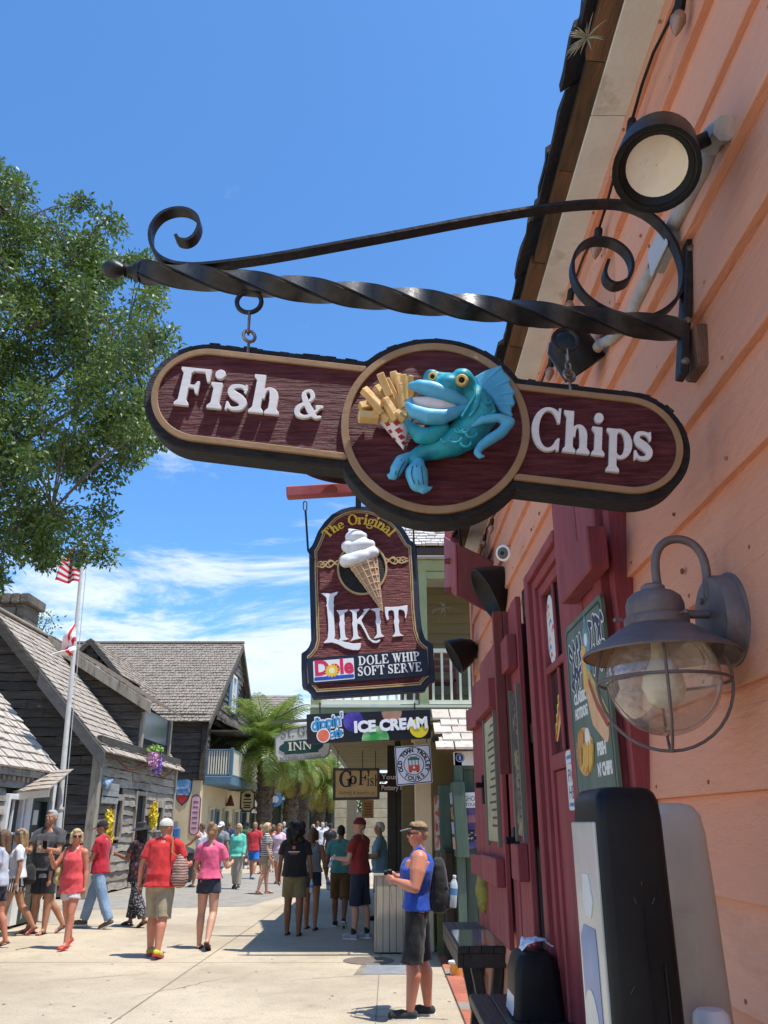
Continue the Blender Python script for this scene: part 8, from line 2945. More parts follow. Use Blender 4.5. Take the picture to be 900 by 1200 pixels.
 # ---- face
 if detail:
  for sd in (-1,1):
   part('eye',MB().ball(hd((sd*.031,.090,1.640)),(.013,.008,.008),8,hrot()),EYEW)
   part('iris',MB().ball(hd((sd*.031,.0955,1.640)),(.006,.004,.006),8,hrot()),EYED)
   part('eyebrow',MB().tube([hd((sd*.014,.098,1.664)),hd((sd*.032,.097,1.669)),hd((sd*.052,.084,1.662))],[.004,.005,.003],6),HAIRM[hair[1]] if hair[1] in HAIRM else EYED)
  part('mouth',MB().tube([hd((-.026,.093,1.578)),hd((0,.103,1.575)),hd((.026,.093,1.578))],[.004,.008,.004],6),LIPS)
 if glasses:
  g_ = MB()
  for sd in (-1,1):
   g_.ball(hd((sd*.034,.101,1.640)),(.030,.007,.020),10,hrot((0,0,-sd*.25)))
   g_.tube([hd((sd*.062,.088,1.646)),hd((sd*.082,.0,1.645))],.004,5)
  g_.tube([hd((-.012,.106,1.643)),hd((.012,.106,1.643))],.004,5)
  part('sunglasses',g_,EYED)
 # ---- hair
 hk,hc = hair
 if hk != 'none':
  h_ = MB()
  if hk in ('short','crop'):
   h_.ball(hd((0,-.010,1.674)),(.078,.094,.090),16,hrot())
   h_.ball(hd((0,.045,1.722)),(.055,.045,.034),12,hrot())
   h_.ball(hd((0,-.055,1.63)),(.066,.050,.062),12,hrot())
  else:
   h_.ball(hd((0,-.012,1.676)),(.086,.102,.096),16,hrot())
   h_.ball(hd((0,.040,1.722)),(.064,.054,.040),12,hrot())
   if hk == 'bob':
    for sd in (-1,1):
     h_.capsule(hd((sd*.074,.015,1.68)),.034,hd((sd*.078,.012,1.56)),.034,10)
    h_.capsule(hd((0,-.065,1.66)),.072,hd((0,-.060,1.545)),.058,12)
   if hk == 'long':
    for sd in (-1,1):
     h_.capsule(hd((sd*.074,.01,1.68)),.032,hd((sd*.078,-.02,1.47)),.036,10)
    h_.capsule(hd((0,-.065,1.66)),.076,hd((0,-.085,1.42)),.062,12)
   if hk == 'big':
    for q in range(26):
     a = rnd.uniform(0,6.28)
     zz_ = rnd.uniform(1.44,1.74)
     r_ = .115 if zz_ > 1.5 else .10
     h_.ball(hd((r_*math.cos(a),-.045+r_*.75*math.sin(a) - .02,zz_)),rnd.uniform(.045,.065),8)
    h_.ball(hd((0,-.05,1.60)),(.135,.105,.165),14)
   if hk == 'bun':
    h_.ball(hd((0,-.080,1.752)),.046,10)
    h_.capsule(hd((0,-.06,1.62)),.062,hd((0,-.05,1.56)),.038,10)
  part('hair',h_,HAIRM[hc],.010 if vox < .012 else .014,2,lambda c: .005*noise.noise(Vector(c)*45))
 # ---- headgear
 if hat:
  k_,m1,m2 = hat
  h_ = MB()
  if k_ in ('cap','bandcap'):
   rr = []
   for q in range(8):
    a = q/7*math.pi/2
    rr.append([hd((.090*math.cos(a)*math.cos(b),-.004+.108*math.cos(a)*math.sin(b),1.668+.098*math.sin(a))) for b in [2*math.pi*j/20 for j in range(20)]])
   rr.insert(0,[hd((.090*math.cos(b),-.004+.108*math.sin(b),1.655)) for b in [2*math.pi*j/20 for j in range(20)]])
   part('cap_crown',MB().rings(rr),m1)
   if k_ == 'cap':
    part('cap_brim',MB().prism([hd((.074*math.cos(a),.070+.118*math.sin(a),1.668 - .020*math.sin(a))) for a in [math.pi*q/12 for q in range(13)]],Hm.to_3x3() @ V3((0,0,.008))),m2)
  if k_ == 'backcap':
   rr = [[hd((.088*math.cos(b),-.004+.104*math.sin(b),1.655)) for b in [2*math.pi*j/20 for j in range(20)]]]
   for q in range(8):
    a = q/7*math.pi/2
    rr.append([hd((.088*math.cos(a)*math.cos(b),-.004+.104*math.cos(a)*math.sin(b),1.668+.10*math.sin(a))) for b in [2*math.pi*j/20 for j in range(20)]])
   part('cap_crown',MB().rings(rr),m1)
   part('cap_brim',MB().prism([hd((.07*math.cos(a),-.080 - .085*math.sin(a),1.655 - .05*math.sin(a))) for a in [math.pi*q/12 for q in range(13)]],Hm.to_3x3() @ V3((0,0,.008))),m2)
  if k_ == 'visor':
   rr = []
   for z_,e in ((1.672,.0),(1.705,-.004)):
    rr.append([hd((( .085+e)*math.cos(b),-.002+(.104+e)*math.sin(b),z_ - .012*math.sin(b)*-1)) for b in [2*math.pi*j/24 for j in range(24)]])
   part('visor_band',MB().rings(rr,False),m1)
   part('visor_brim',MB().prism([hd((.076*math.cos(a),.072+.115*math.sin(a),1.690 - .022*math.sin(a))) for a in [math.pi*q/14 for q in range(15)]],Hm.to_3x3() @ V3((0,0,.009))),m2)
  if k_ == 'sunhat':
   rr = []
   for r_,z_ in ((.19,1.66),(.17,1.672),(.10,1.685),(.094,1.72),(.085,1.765),(.05,1.785),(.01,1.79)):
    rr.append([hd((r_*math.cos(b),-.005+r_*1.06*math.sin(b),z_ - (.03*abs(math.cos(b)) if r_ > .12 else 0))) for b in [2*math.pi*j/24 for j in range(24)]])
   part('sun_hat',MB().rings(rr),m1)
 # ---- top
 tk,tm = top[0],top[1]
 hem = top[2] if len(top) > 2 else .90
 inf = .017
 cvox = .013 if vox < .013 else .018
 sd_ = rnd.uniform(0,50)
 def folds(amp,k):
  return lambda c: amp*(noise.noise(Vector((c[0]*k+sd_,c[1]*k,c[2]*k*.55)))+.5*noise.noise(Vector((c[0]*k*2.3,c[1]*k*2.3+sd_,c[2]*k*1.2))))
 if tm is not None:
  m = MB()
  fl = .022 if tk in ('blouse','flare') else .004
  rr = [ring(hem,.168+.05*fat+fl,.120+.09*fat+fl,.01*fat,inf+.014)]
  for q in tor[1:]:
   if q[0] > hem+.03 and q[0] < 1.46 and not (tk == 'tank' and q[0] > 1.35):
    rr.append(ring(*q,inf+.010 if q[0] < 1.06 else (inf if q[0] < 1.4 else inf*.8)))
  if tk == 'tank':
   rr.append(ring(1.36,.135*(.4+.6*w),.112*deep*1.04,.0,inf))
   rr.append(ring(1.41,.098*(.4+.6*w),.092*deep,-.006,inf))
  m.rings(rr)
  if tk == 'tank':
   for sd in (-1,1):
    m.tube([up_((sd*.105*w,.085,1.33)),up_((sd*.092*w,.062,1.43)),up_((sd*.088*w,-.01,1.495 if w < 1.15 else 1.505)),up_((sd*.085*w,-.075,1.43)),up_((sd*.09*w,-.10,1.33))],.028,10)
   if w > 1.1:
    m.rings([ring(1.30,.12,.13,-.02,.012),ring(1.40,.11,.10,-.035,.012),ring(1.455,.07,.07,-.03,.012)])
  else:
   for i in range(2):
    m.ball(Sh[i]+V3((0,0,-.016)),.071*(.5+.5*w)*(.75+.25*arm_k),12)
    m.capsule(up_((-.055 if i == 0 else .055,-.018,1.462)),.057*(.4+.6*w),Sh[i].lerp(up_((0,-.01,1.43)),.2),.072*(.4+.6*w),10)
    ks = {'tee': .62,'polo': .66,'cap': .34,'long': 1,'blouse': 1,'flare': .3}.get(tk,.6)
    r0,r1 = .067*(.6+.4*arm_k),.072*(.6+.4*arm_k)
    if ks < 1:
     m.tube([Sh[i].lerp(El[i],.08),Sh[i].lerp(El[i],ks)],[r0,r1],14)
    else:
     m.capsule(Sh[i],r0,El[i],.060,14)
     m.tube([El[i],El[i].lerp(Wr[i],.92)],[.060,.048],14)
     m.ball(El[i],.06,12)
  part('shirt' if tk != 'tank' else 'tank_top',m,tm,cvox,2,folds(.011,10))
  if tk == 'polo':
   cm = MB()
   cm.tube([up_((.062*math.cos(a),.060*math.sin(a)+.004,1.478+.008*-math.sin(a))) for a in [2*math.pi*q/16 for q in range(16)]],.016,8,closed=True)
   part('collar',cm,tm)
 # ---- bottom
 bk,bm_,bl = bottom
 if bm_ is not None:
  m = MB()
  rr = []
  for q in tor[:3]:
   rr.append(ring(q[0],q[1],q[2],q[3],.014 if q[0] < .9 else .006))
  m.rings(rr)
  m.ball(up_((0,-.018,.86)),(.148*(1+.18*fat),.112*(1+.3*fat),.08),14)
  for i in range(2):
   if bk == 'shorts' and bl > .97:
    e = Lk[i].lerp(An[i],max(.05,bl - 1))
    m.tube([hip[i]+V3((0,0,.0)),hip[i].lerp(Lk[i],.5),Lk[i],e],[.100*lk,.098*lk,.096*lk,.100*lk],16)
   elif bl <= 1:
    e = hip[i].lerp(Lk[i],bl)
    wd = .018 if bk == 'shorts' else .012
    m.tube([hip[i],hip[i].lerp(Lk[i],bl*.5),e],[.098*lk,.094*lk+wd*.6,(.088 - .02*bl)*lk+wd*1.6],16)
   else:
    m.capsule(hip[i],.104*lk,Lk[i],.090*lk,14)
    e = Lk[i].lerp(An[i],bl - 1)
    m.tube([Lk[i],e],[.090*lk,.076 if bk != 'wide' else .10],14)
  part({'shorts': 'shorts','jeans': 'jeans','wide': 'trousers','trousers': 'trousers'}.get(bk,'shorts'),m,bm_,cvox*.85,1,folds(.011,10))
 # ---- shoes
 skd,sm_ = shoes
 for i in range(2):
  ft = V3((0,math.cos(Ft[i]),-math.sin(Ft[i])))
  dn = V3((0,-math.sin(Ft[i]),-math.cos(Ft[i])))
  a = An[i]
  if socks is not None:
   part('sock',MB().tube([a+dn*.02,a+(Lk[i] - a).normalized()*socks[1]],[.042,.046],12),socks[0])
  if skd == 'sneaker':
   m = MB()
   m.capsule(a+dn*.035 - ft*.035,.042,a+dn*.040+ft*.08,.042,12)
   m.capsule(a+dn*.038+ft*.08,.050,a+dn*.044+ft*.172,.042,12)
   m.tube([a+dn*.0,a+dn*.04],[.044,.046],12)
   part('shoe',m,sm_,.010,2)
   sp_ = MB()
   fx = V3((1,0,0))
   ring0 = [(-.075,.03),(-.06,.040),(.02,.042),(.10,.048),(.16,.042),(.195,.02)]
   pl = [a+dn*.064+ft*q+fx*w_ for q,w_ in ring0]+[a+dn*.064+ft*q - fx*w_ for q,w_ in ring0[::-1]]
   part('sole',sp_.prism(pl,dn*.018),sole or WHITEP)
  elif skd in ('flat','sandal','flop'):
   fx = V3((1,0,0))
   ring0 = [(-.062,.025),(-.05,.034),(.02,.034),(.10,.042),(.16,.038),(.19,.018)]
   pl = [a+dn*.068+ft*q+fx*w_ for q,w_ in ring0]+[a+dn*.068+ft*q - fx*w_ for q,w_ in ring0[::-1]]
   part('sole',MB().prism(pl,dn*.014),sm_)
   if skd == 'flat':
    m = MB()
    m.capsule(a+dn*.050 - ft*.04,.033,a+dn*.052+ft*.02,.030,10)
    m.capsule(a+dn*.052+ft*.09,.036,a+dn*.056+ft*.165,.026,10)
    part('shoe',m,sm_,.012,1)
   else:
    part('strap',MB().tube([a+dn*.062+ft*.07+fx*.042,a+dn*.028+ft*.085+fx*.012,a+dn*.028+ft*.085 - fx*.012,a+dn*.062+ft*.07 - fx*.042],.010,6),sm_)
 W_ = lambda p: Tw @ V3(p)
 return {'o': t,'Tw': Tw,'hand': [W_(Wr[i]+Fd[i]*.07) for i in (0,1)],'el': [W_(p) for p in El],'sh': [W_(p) for p in Sh],'up': up_,'hd': hd,'W': W_,'s': s,'Hm': Hm,'part': part,'wr': [W_(p) for p in Wr],'an': [W_(p) for p in An]}
def gxy(u,v):
 p = onZ(u,v)
 return p.x,p.y
def bottle(name,label,p,tilt=(0,0,0),r=.033,h=.2,c=(.42,.50,.55)):
 t = thing(name,p,label,'bottle','water bottles in hands')
 q = Euler(tilt).to_matrix()
 MB().lathe([(r*.9,-h*.5),(r,-h*.45),(r,h*.2),(r*.75,h*.32),(r*.4,h*.42),(r*.4,h*.46)],p,q,14).build('bottle_body',mat('bottle_clear',c,(.5,.58,.62),9,.12,spec=.7) if 'bottle_clear' not in bpy.data.materials else bpy.data.materials['bottle_clear'],t,smooth=True)
 MB().lathe([(r*1.01,-h*.1),(r*1.02,h*.12)],p,q,14,False).build('bottle_label',mat('bottle_label',(.10,.25,.5)) if 'bottle_label' not in bpy.data.materials else bpy.data.materials['bottle_label'],t)
 MB().lathe([(r*.45,h*.46),(r*.45,h*.53),(r*.3,h*.54)],p,q,12).build('bottle_cap',WHITEP,t)
 return t
# 1  the man in the blue tank top, nearest
X,Y = gxy(490,1192)
P1 = person(X,Y,88,1.735,'muscular man in a bright blue tank top, grey visor and black shorts, standing in profile',3,1.22,.0,-3,((7,4),(-5,3)),((6,24,98,42),(2,26,104,38)),3,-6,('short','sandy'),('tank',cloth('blue_tank',(.012,.075,.46),(.008,.05,.33),7,.6),.93),('shorts',cloth('black_shorts',(.010,.010,.011),(.016,.016,.017),8),1.04),('sneaker',cloth('black_shoe',(.03,.03,.03))),vox=.0075,hat=('visor',cloth('visor_black',(.012,.012,.013)),cloth('visor_grey',(.42,.42,.41),(.30,.30,.30),20)),glasses=True,arm_k=1.62,deep=1.30)
bp_ = thing('backpack',P1['W']((0,-.2,1.1)),'black backpack worn by the muscular man in the blue tank top','backpack')
BK = cloth('backpack_black',(.010,.010,.011),(.022,.022,.023),12)
m = MB()
up_,W_ = P1['up'],P1['W']
def bpr(z,hx,hy,yc):
 r = []
 for k in range(24):
  a = 2*math.pi*k/24
  ca,sa = math.cos(a),math.sin(a)
  r.append(W_(up_((hx*math.copysign(abs(ca) ** .55,ca),yc+hy*math.copysign(abs(sa) ** .7,sa),z))))
 return r
m.rings([bpr(*q) for q in ((.92,.10,.05,-.215),(.935,.135,.07,-.22),(1.02,.150,.088,-.225),(1.12,.150,.088,-.225),(1.25,.145,.075,-.22),(1.36,.125,.06,-.21),(1.41,.09,.045,-.205),(1.43,.05,.03,-.20))])
m.rings([bpr(*q) for q in ((.96,.08,.03,-.305),(.98,.115,.04,-.305),(1.08,.115,.04,-.305),(1.12,.10,.03,-.30),(1.13,.06,.02,-.295))])
link_mesh('bag',remesh(m,.012,3,'bag',lambda c: .004*noise.noise(Vector(c)*16)),BK,bp_)
m = MB()
m.tube([W_(up_((x_,-.262 - .09*math.cos(x_*9),1.19))) for x_ in (-.15,-.08,0,.08,.15)],.005,6)
m.build('zip',mat('zip_grey',(.08,.08,.08)),bp_)
m = MB()
m.tube([W_(up_(p)) for p in ((-.04,-.2,1.43),(-.035,-.22,1.50),(.035,-.22,1.50),(.04,-.2,1.43))],.010,6)
m.build('handle',BK,bp_,smooth=True)
wb_ = W_(up_((-.02,-.355,1.10)))
bottle('water_bottle','clear water bottle in the side pocket of the black backpack',wb_+Vector((.0,-.06,.02)),(0,R(6),0),.040,.28)
cm_ = thing('camera',P1['hand'][0],'small black camera with a dangling strap held by the man in blue','camera')
hm = (P1['hand'][0]+P1['hand'][1])/2
MB().box(hm+Vector((-.005,-.02,.035)),(.05,.10,.065)).build('camera_body',BLACKPL,cm_,bevel=.01)
MB().lathe([(.026,0),(.026,.03),(.02,.034)],hm+Vector((-.03,-.02,.035)),(0,R(-90),0),14).build('lens',BLACKPL,cm_,smooth=True)
MB().strap([hm+Vector((.0,-.07,.03)),hm+Vector((.005,-.08,-.08)),hm+Vector((.012,-.075,-.20)),hm+Vector((.02,-.07,-.27))],.016,.003,Vector((0,1,0))).build('strap',BLACKPL,cm_)
# 2  big man in red seen from behind
X,Y = gxy(181,1122)
P2 = person(X,Y,-8,1.76,'large man in red polo and khaki shorts seen from behind, with a woven bag',3,1.14,.75,3,((10,8),(-10,6)),((-6,16,24,0),(8,22,86,18)),-25,0,('short','sandy'),('polo',cloth('red_polo',(.56,.028,.030),(.46,.018,.02),6),.86),('shorts',cloth('khaki',(.36,.29,.19),(.29,.23,.15),5),1.0),('sneaker',cloth('neon_shoe',(.55,.62,.02),(.50,.04,.08),5)),vox=.010,hat=('bandcap',cloth('white_wrap',(.60,.57,.52),(.42,.40,.36),18),None),socks=(wave_mat('striped_sock',(.06,.06,.06),(.22,.20,.19),14),.24),sole=mat('sole_red',(.50,.03,.06)))
wv = thing('shoulder_bag',P2['sh'][1],'patterned woven bag on a tan strap at the right side of the man in red','bag')
WOV = wave_mat('woven_pattern',(.13,.075,.065),(.42,.26,.20),9,'Z',.9,.35,.65,3.0)
bgc = P2['W'](P2['up']((.285,-.06,1.06)))
m = MB()
m.ball(bgc,(.115,.12,.19),16)
m.ball(bgc+Vector((0,0,-.08)),(.125,.13,.14),16)
m.ball(bgc+Vector((-.02,0,.13)),(.06,.08,.10),12)
link_mesh('bag_body',remesh(m,.016,2,'bag_body',lambda c: .010*noise.noise(Vector(c)*16)),WOV,wv)
s_ = P2['sh'][1]
MB().strap([bgc+Vector((-.01,-.06,.19)),P2['W'](P2['up']((.175,-.135,1.30))),P2['W'](P2['up']((.15,-.10,1.50))),P2['W'](P2['up']((.15,.05,1.505))),P2['W'](P2['up']((.2,.14,1.3))),bgc+Vector((-.02,.08,.16))],.026,.006,Vector((1,0,0))).build('strap',mat('tan_leather',(.40,.17,.05),rough=.6),wv)
# 3  woman in pink seen from behind
X,Y = gxy(240,1112)
P3 = person(X,Y,-4,1.70,'woman in a pink T-shirt and dark denim shorts with a hair knot, walking away',0,1.0,.12,0,((4,4),(-2,34)),((4,14,62,10),(8,18,92,8)),-4,0,('bun','sandy'),('tee',cloth('pink_tee',(.78,.13,.26),(.68,.10,.21),5),.97),('shorts',cloth('dark_denim',(.018,.022,.045),(.03,.036,.065),20),.36),('sandal',mat('sandal_dark',(.05,.025,.02))),True,.010)
# 4  woman in coral, facing us
X,Y = gxy(76,1112)
P4 = person(X,Y,166,1.62,'blonde woman in a coral sleeveless top and white shorts walking toward the camera',3,1.0,.30,3,((14,8),(-10,16)),((-4,9,12,0),(30,26,112,20)),42,4,('bob','blond'),('tank',cloth('coral_top',(.80,.10,.10),(.66,.065,.075),6),.80),('shorts',cloth('white_shorts',(.66,.60,.60),(.56,.50,.50),6),.52),('flat',mat('coral_shoe',(.56,.05,.05))),True,.010,glasses=True)
sb_ = thing('shoulder_bag',P4['sh'][0],'straw coloured shoulder bag under the arm of the woman in coral','bag')
bgc = P4['W'](P4['up']((-.25,-.03,1.10))) if False else P4['W'](P4['up']((.25,-.02,1.09)))
m = MB()
m.ball(bgc,(.08,.14,.16),14)
m.ball(bgc+Vector((0,0,-.09)),(.09,.15,.09),14)
link_mesh('bag_body',remesh(m,.018,2,'bag_body',lambda c: .012*noise.noise(Vector(c)*14)),mat('straw_bag',(.50,.36,.17),(.40,.27,.11),12,.8,.4,40),sb_)
MB().strap([bgc+Vector((0,-.06,.15)),P4['W'](P4['up']((.16,.05,1.47))),P4['W'](P4['up']((.15,-.03,1.49))),bgc+Vector((0,.08,.14))],.022,.005,Vector((1,0,0))).build('strap',mat('straw_strap',(.48,.34,.16)),sb_)
# 5  man in a red polo and jeans walking left
X,Y = gxy(110,1088)
P5 = person(X,Y,84,1.76,'man in a red polo, black and red cap and blue jeans walking left',1,1.02,.1,2,((-18,6),(20,6)),((16,6,36,0),(-6,6,20,0)),8,-14,('short','brown'),('polo',cloth('crimson_polo',(.46,.012,.035),(.38,.008,.025),6),.88),('jeans',cloth('blue_jeans',(.16,.26,.40),(.24,.34,.47),4),1.97),('sneaker',cloth('brown_shoe',(.14,.10,.06))),vox=.011,hat=('cap',cloth('cap_black',(.012,.012,.016)),cloth('cap_red',(.50,.03,.04))))
# 6  tall man in a dark grey T-shirt facing us, holding a phone
X,Y = -5.75,15.3
P6 = person(X,Y,172,1.93,'tall grey haired man in a dark grey printed T-shirt facing the camera',1,1.06,.15,2,((2,2),(-2,2)),((24,8,80,22),(24,8,76,24)),-6,4,('crop','grey'),('tee',cloth('charcoal_tee',(.05,.05,.055),(.07,.07,.075),6),.88),('shorts',cloth('dark_shorts',(.02,.022,.03)),.85),('flop',mat('flop_dark',(.03,.025,.02))),vox=.011)
P6['part']('shirt_print',MB().prism([P6['up'](p) for p in ((-.10,.158,1.32),(.10,.158,1.32),(.095,.158,1.14),(-.095,.158,1.14))],(0,.004,0)),mat('print_pale',(.42,.33,.32),(.18,.15,.15),14,.8,lo=.45,hi=.6))
ph_ = thing('phone',P6['hand'][0],'black phone held by the tall man in dark grey','phone')
MB().box(P6['hand'][0]+Vector((.03,-.02,.05)),(.075,.012,.14),(.3,0,0)).build('body',BLACKPL,ph_,bevel=.006)
# 7  woman in grey looking away
X,Y = gxy(46,1094)
P7 = person(X,Y,118,1.66,'woman in a grey top and denim shorts walking left beside the woman in coral',1,1.0,.2,3,((-16,18),(16,6)),((-8,9,14,0),(14,8,22,0)),14,0,('long','brown'),('tee',cloth('grey_top',(.36,.355,.34),(.30,.295,.28),6),.92),('shorts',cloth('dark_denim',(.02,.03,.06)),.40),('flop',mat('flop_purple',(.12,.07,.12))),True,.012,hat=('bandcap',cloth('cap_dusk',(.05,.055,.06)),None))
# 8  woman in white with striped shorts at the left edge
X,Y = gxy(10,1098)
P8 = person(X,Y,108,1.64,'woman in a white T-shirt and black and white striped shorts at the left edge',1,1.0,.15,3,((18,6),(-16,20)),((-10,9,18,0),(-8,9,30,0)),10,0,('long','sandy'),('tee',cloth('white_tee',(.66,.66,.70),(.58,.58,.62),6),.95),('shorts',wave_mat('bw_stripes',(.012,.012,.014),(.60,.60,.58),9,'X',.8,.50,.62),.46),('flop',mat('flop_red',(.35,.06,.06))),True,.012,hat=('bandcap',cloth('cap_dusk',(.05,.055,.06)),None))
bg8 = thing('shoulder_bag',P8['sh'][1],'black bag hanging behind the woman in white at the left edge','bag')
c_ = P8['W'](P8['up']((.10,-.20,1.0)))
m = MB(); m.ball(c_,(.10,.09,.16),12); m.ball(c_+Vector((0,0,-.08)),(.11,.10,.10),12)
link_mesh('bag_body',remesh(m,.02,2,'bag_body'),BK,bg8)
MB().strap([c_+Vector((0,0,.15)),P8['W'](P8['up']((.15,-.10,1.40))),P8['W'](P8['up']((.14,.0,1.50)))],.022,.006,Vector((0,1,0))).build('strap',BK,bg8)
# 8b  person cut by the left edge
X,Y = gxy(-14,1112)
P8b = person(X,Y,100,1.60,'person in a pale top cut off by the left edge of the photo',3,1.0,.2,2,((10,6),(-10,10)),((0,10,14,0),(0,12,24,0)),0,0,('long','brown'),('tee',cloth('pale_top',(.50,.52,.60)),.9),('shorts',cloth('navy_shorts',(.02,.025,.05)),.6),('flop',mat('flop_dark2',(.04,.03,.03))),True,.014)
# 9  woman in black hat, behind the man in red
X,Y = gxy(156,1086)
P9 = person(X,Y,70,1.70,'woman in a black sun hat and dark flowered clothes holding a pale cup',2,1.0,.2,3,((-12,16),(12,4)),((24,10,86,6),(0,8,20,0)),0,0,('long','black'),('tee',mat('flower_dark',(.014,.014,.018),(.26,.05,.07),22,.85,.2,lo=.55,hi=.62),.75),('wide',mat('pattern_dark',(.016,.016,.02),(.34,.33,.35),34,.85,.2,lo=.52,hi=.6),1.9),('sandal',mat('sandal_black',(.015,.012,.012))),True,.012,hat=('sunhat',cloth('hat_black',(.012,.012,.014)),None))
cup = thing('cup',P9['hand'][0],'pale pink paper cup held by the woman in the black hat','cup')
MB().lathe([(.032,-.07),(.042,.07),(.043,.075)],P9['hand'][0]+Vector((-.03,-.02,.04)),None,16).build('cup_body',mat('cup_pink',(.62,.48,.48),rough=.6),cup,smooth=True)
# under the balcony
X,Y = gxy(343,1096)
P11 = person(X,Y,-3,1.72,'woman with big dark hair in a black printed T-shirt and olive shorts seen from behind',2,1.08,.5,0,((4,3),(-4,3)),((-2,10,10,0),(0,10,12,0)),0,0,('big','black'),('tee',cloth('black_tee',(.010,.010,.011),(.016,.016,.017)),.90),('shorts',cloth('olive_shorts',(.20,.165,.075),(.16,.13,.06),5),.80),('flop',mat('flop_brown',(.05,.03,.02))),False,.010)
X1,Y1 = X,Y
lF_ = frame(P11['W'](P11['up']((0,-.196,1.34))),(1,0,0),(0,0,1))
lo_ = mat('logo_print_red',(.50,.10,.06))
P11l = P11['o']
shape('shirt_logo',S_circle(0,.02,.03),(-.05,-.03,.05,.07),.004,-.004,.002,lF_,lo_,P11l)
MB().box((lF_ @ Vector((0,-.045,0)))[:],(.19,.008,.016)).build('shirt_print',mat('print_white',(.6,.6,.6)),P11l)
MB().box((lF_ @ Vector((0,-.075,0)))[:],(.13,.008,.010)).build('shirt_print',lo_,P11l)
X,Y = gxy(364,1089)
P12 = person(X,Y,-6,1.64,'woman in a pale striped tank top, partly behind the woman in black',1,1.0,.15,0,((8,4),(-8,6)),((0,8,12,0),(6,12,14,0)),0,0,('bob','brown'),('tank',wave_mat('tank_stripes',(.20,.24,.27),(.40,.44,.46),12,'X'),.98),('shorts',cloth('mid_denim',(.035,.055,.10)),.45),('flop',mat('flop_brown2',(.05,.03,.02))),True,.012)
bottle('water_bottle','small water bottle hanging from the right hand of the woman in the striped tank',P12['hand'][1]+Vector((.02,-.02,-.06)))
bottle('water_bottle','small water bottle in the right hand of the woman in the black T-shirt',P11['hand'][1]+Vector((.0,-.03,-.07)))
X,Y = gxy(398,1086)
P13 = person(X,Y,-4,1.68,'man in a teal T-shirt and brown shorts walking away under the balcony',2,1.05,.2,0,((10,4),(-10,24)),((-4,9,12,0),(4,8,14,0)),0,0,('crop','black'),('tee',cloth('teal_tee',(.10,.34,.30),(.08,.28,.25),5),.92),('shorts',cloth('brown_shorts',(.16,.085,.025),(.13,.07,.02),5),.98),('sneaker',cloth('navy_shoe',(.03,.035,.045))),vox=.011)
X,Y = gxy(421,1100)
P14 = person(X,Y,62,1.80,'man in a dark red T-shirt, red cap and navy shorts turned to the left',0,1.05,.1,2,((4,3),(-4,3)),((14,10,82,14),(10,9,70,18)),18,4,('crop','sandy'),('tee',cloth('brick_tee',(.26,.025,.022),(.21,.018,.016),5),.93),('shorts',cloth('navy_shorts',(.014,.017,.028)),.98),('sneaker',cloth('grey_shoe',(.24,.25,.27),(.5,.5,.5),14)),vox=.010,hat=('bandcap',cloth('cap_maroon',(.14,.014,.02)),None),socks=(cloth('dark_sock',(.02,.02,.02)),.08))
bottle('water_bottle','water bottle held out by the man in the dark red T-shirt',P14['hand'][0]+Vector((-.01,-.02,-.05)),(0,R(25),0))
X,Y = gxy(446,1078)
P15 = person(X,Y,82,1.74,'white haired man in a light blue shirt and dark trousers beside the beige bin',1,1.05,.45,2,((4,3),(-4,3)),((8,9,78,8),(12,9,80,10)),6,4,('crop','white'),('polo',cloth('light_blue_shirt',(.20,.36,.46),(.16,.30,.39),5),.84),('shorts',cloth('dark_shorts2',(.02,.02,.028)),1.0),('sneaker',cloth('black_shoe2',(.015,.015,.015))),vox=.012,sole=BLACKPL)
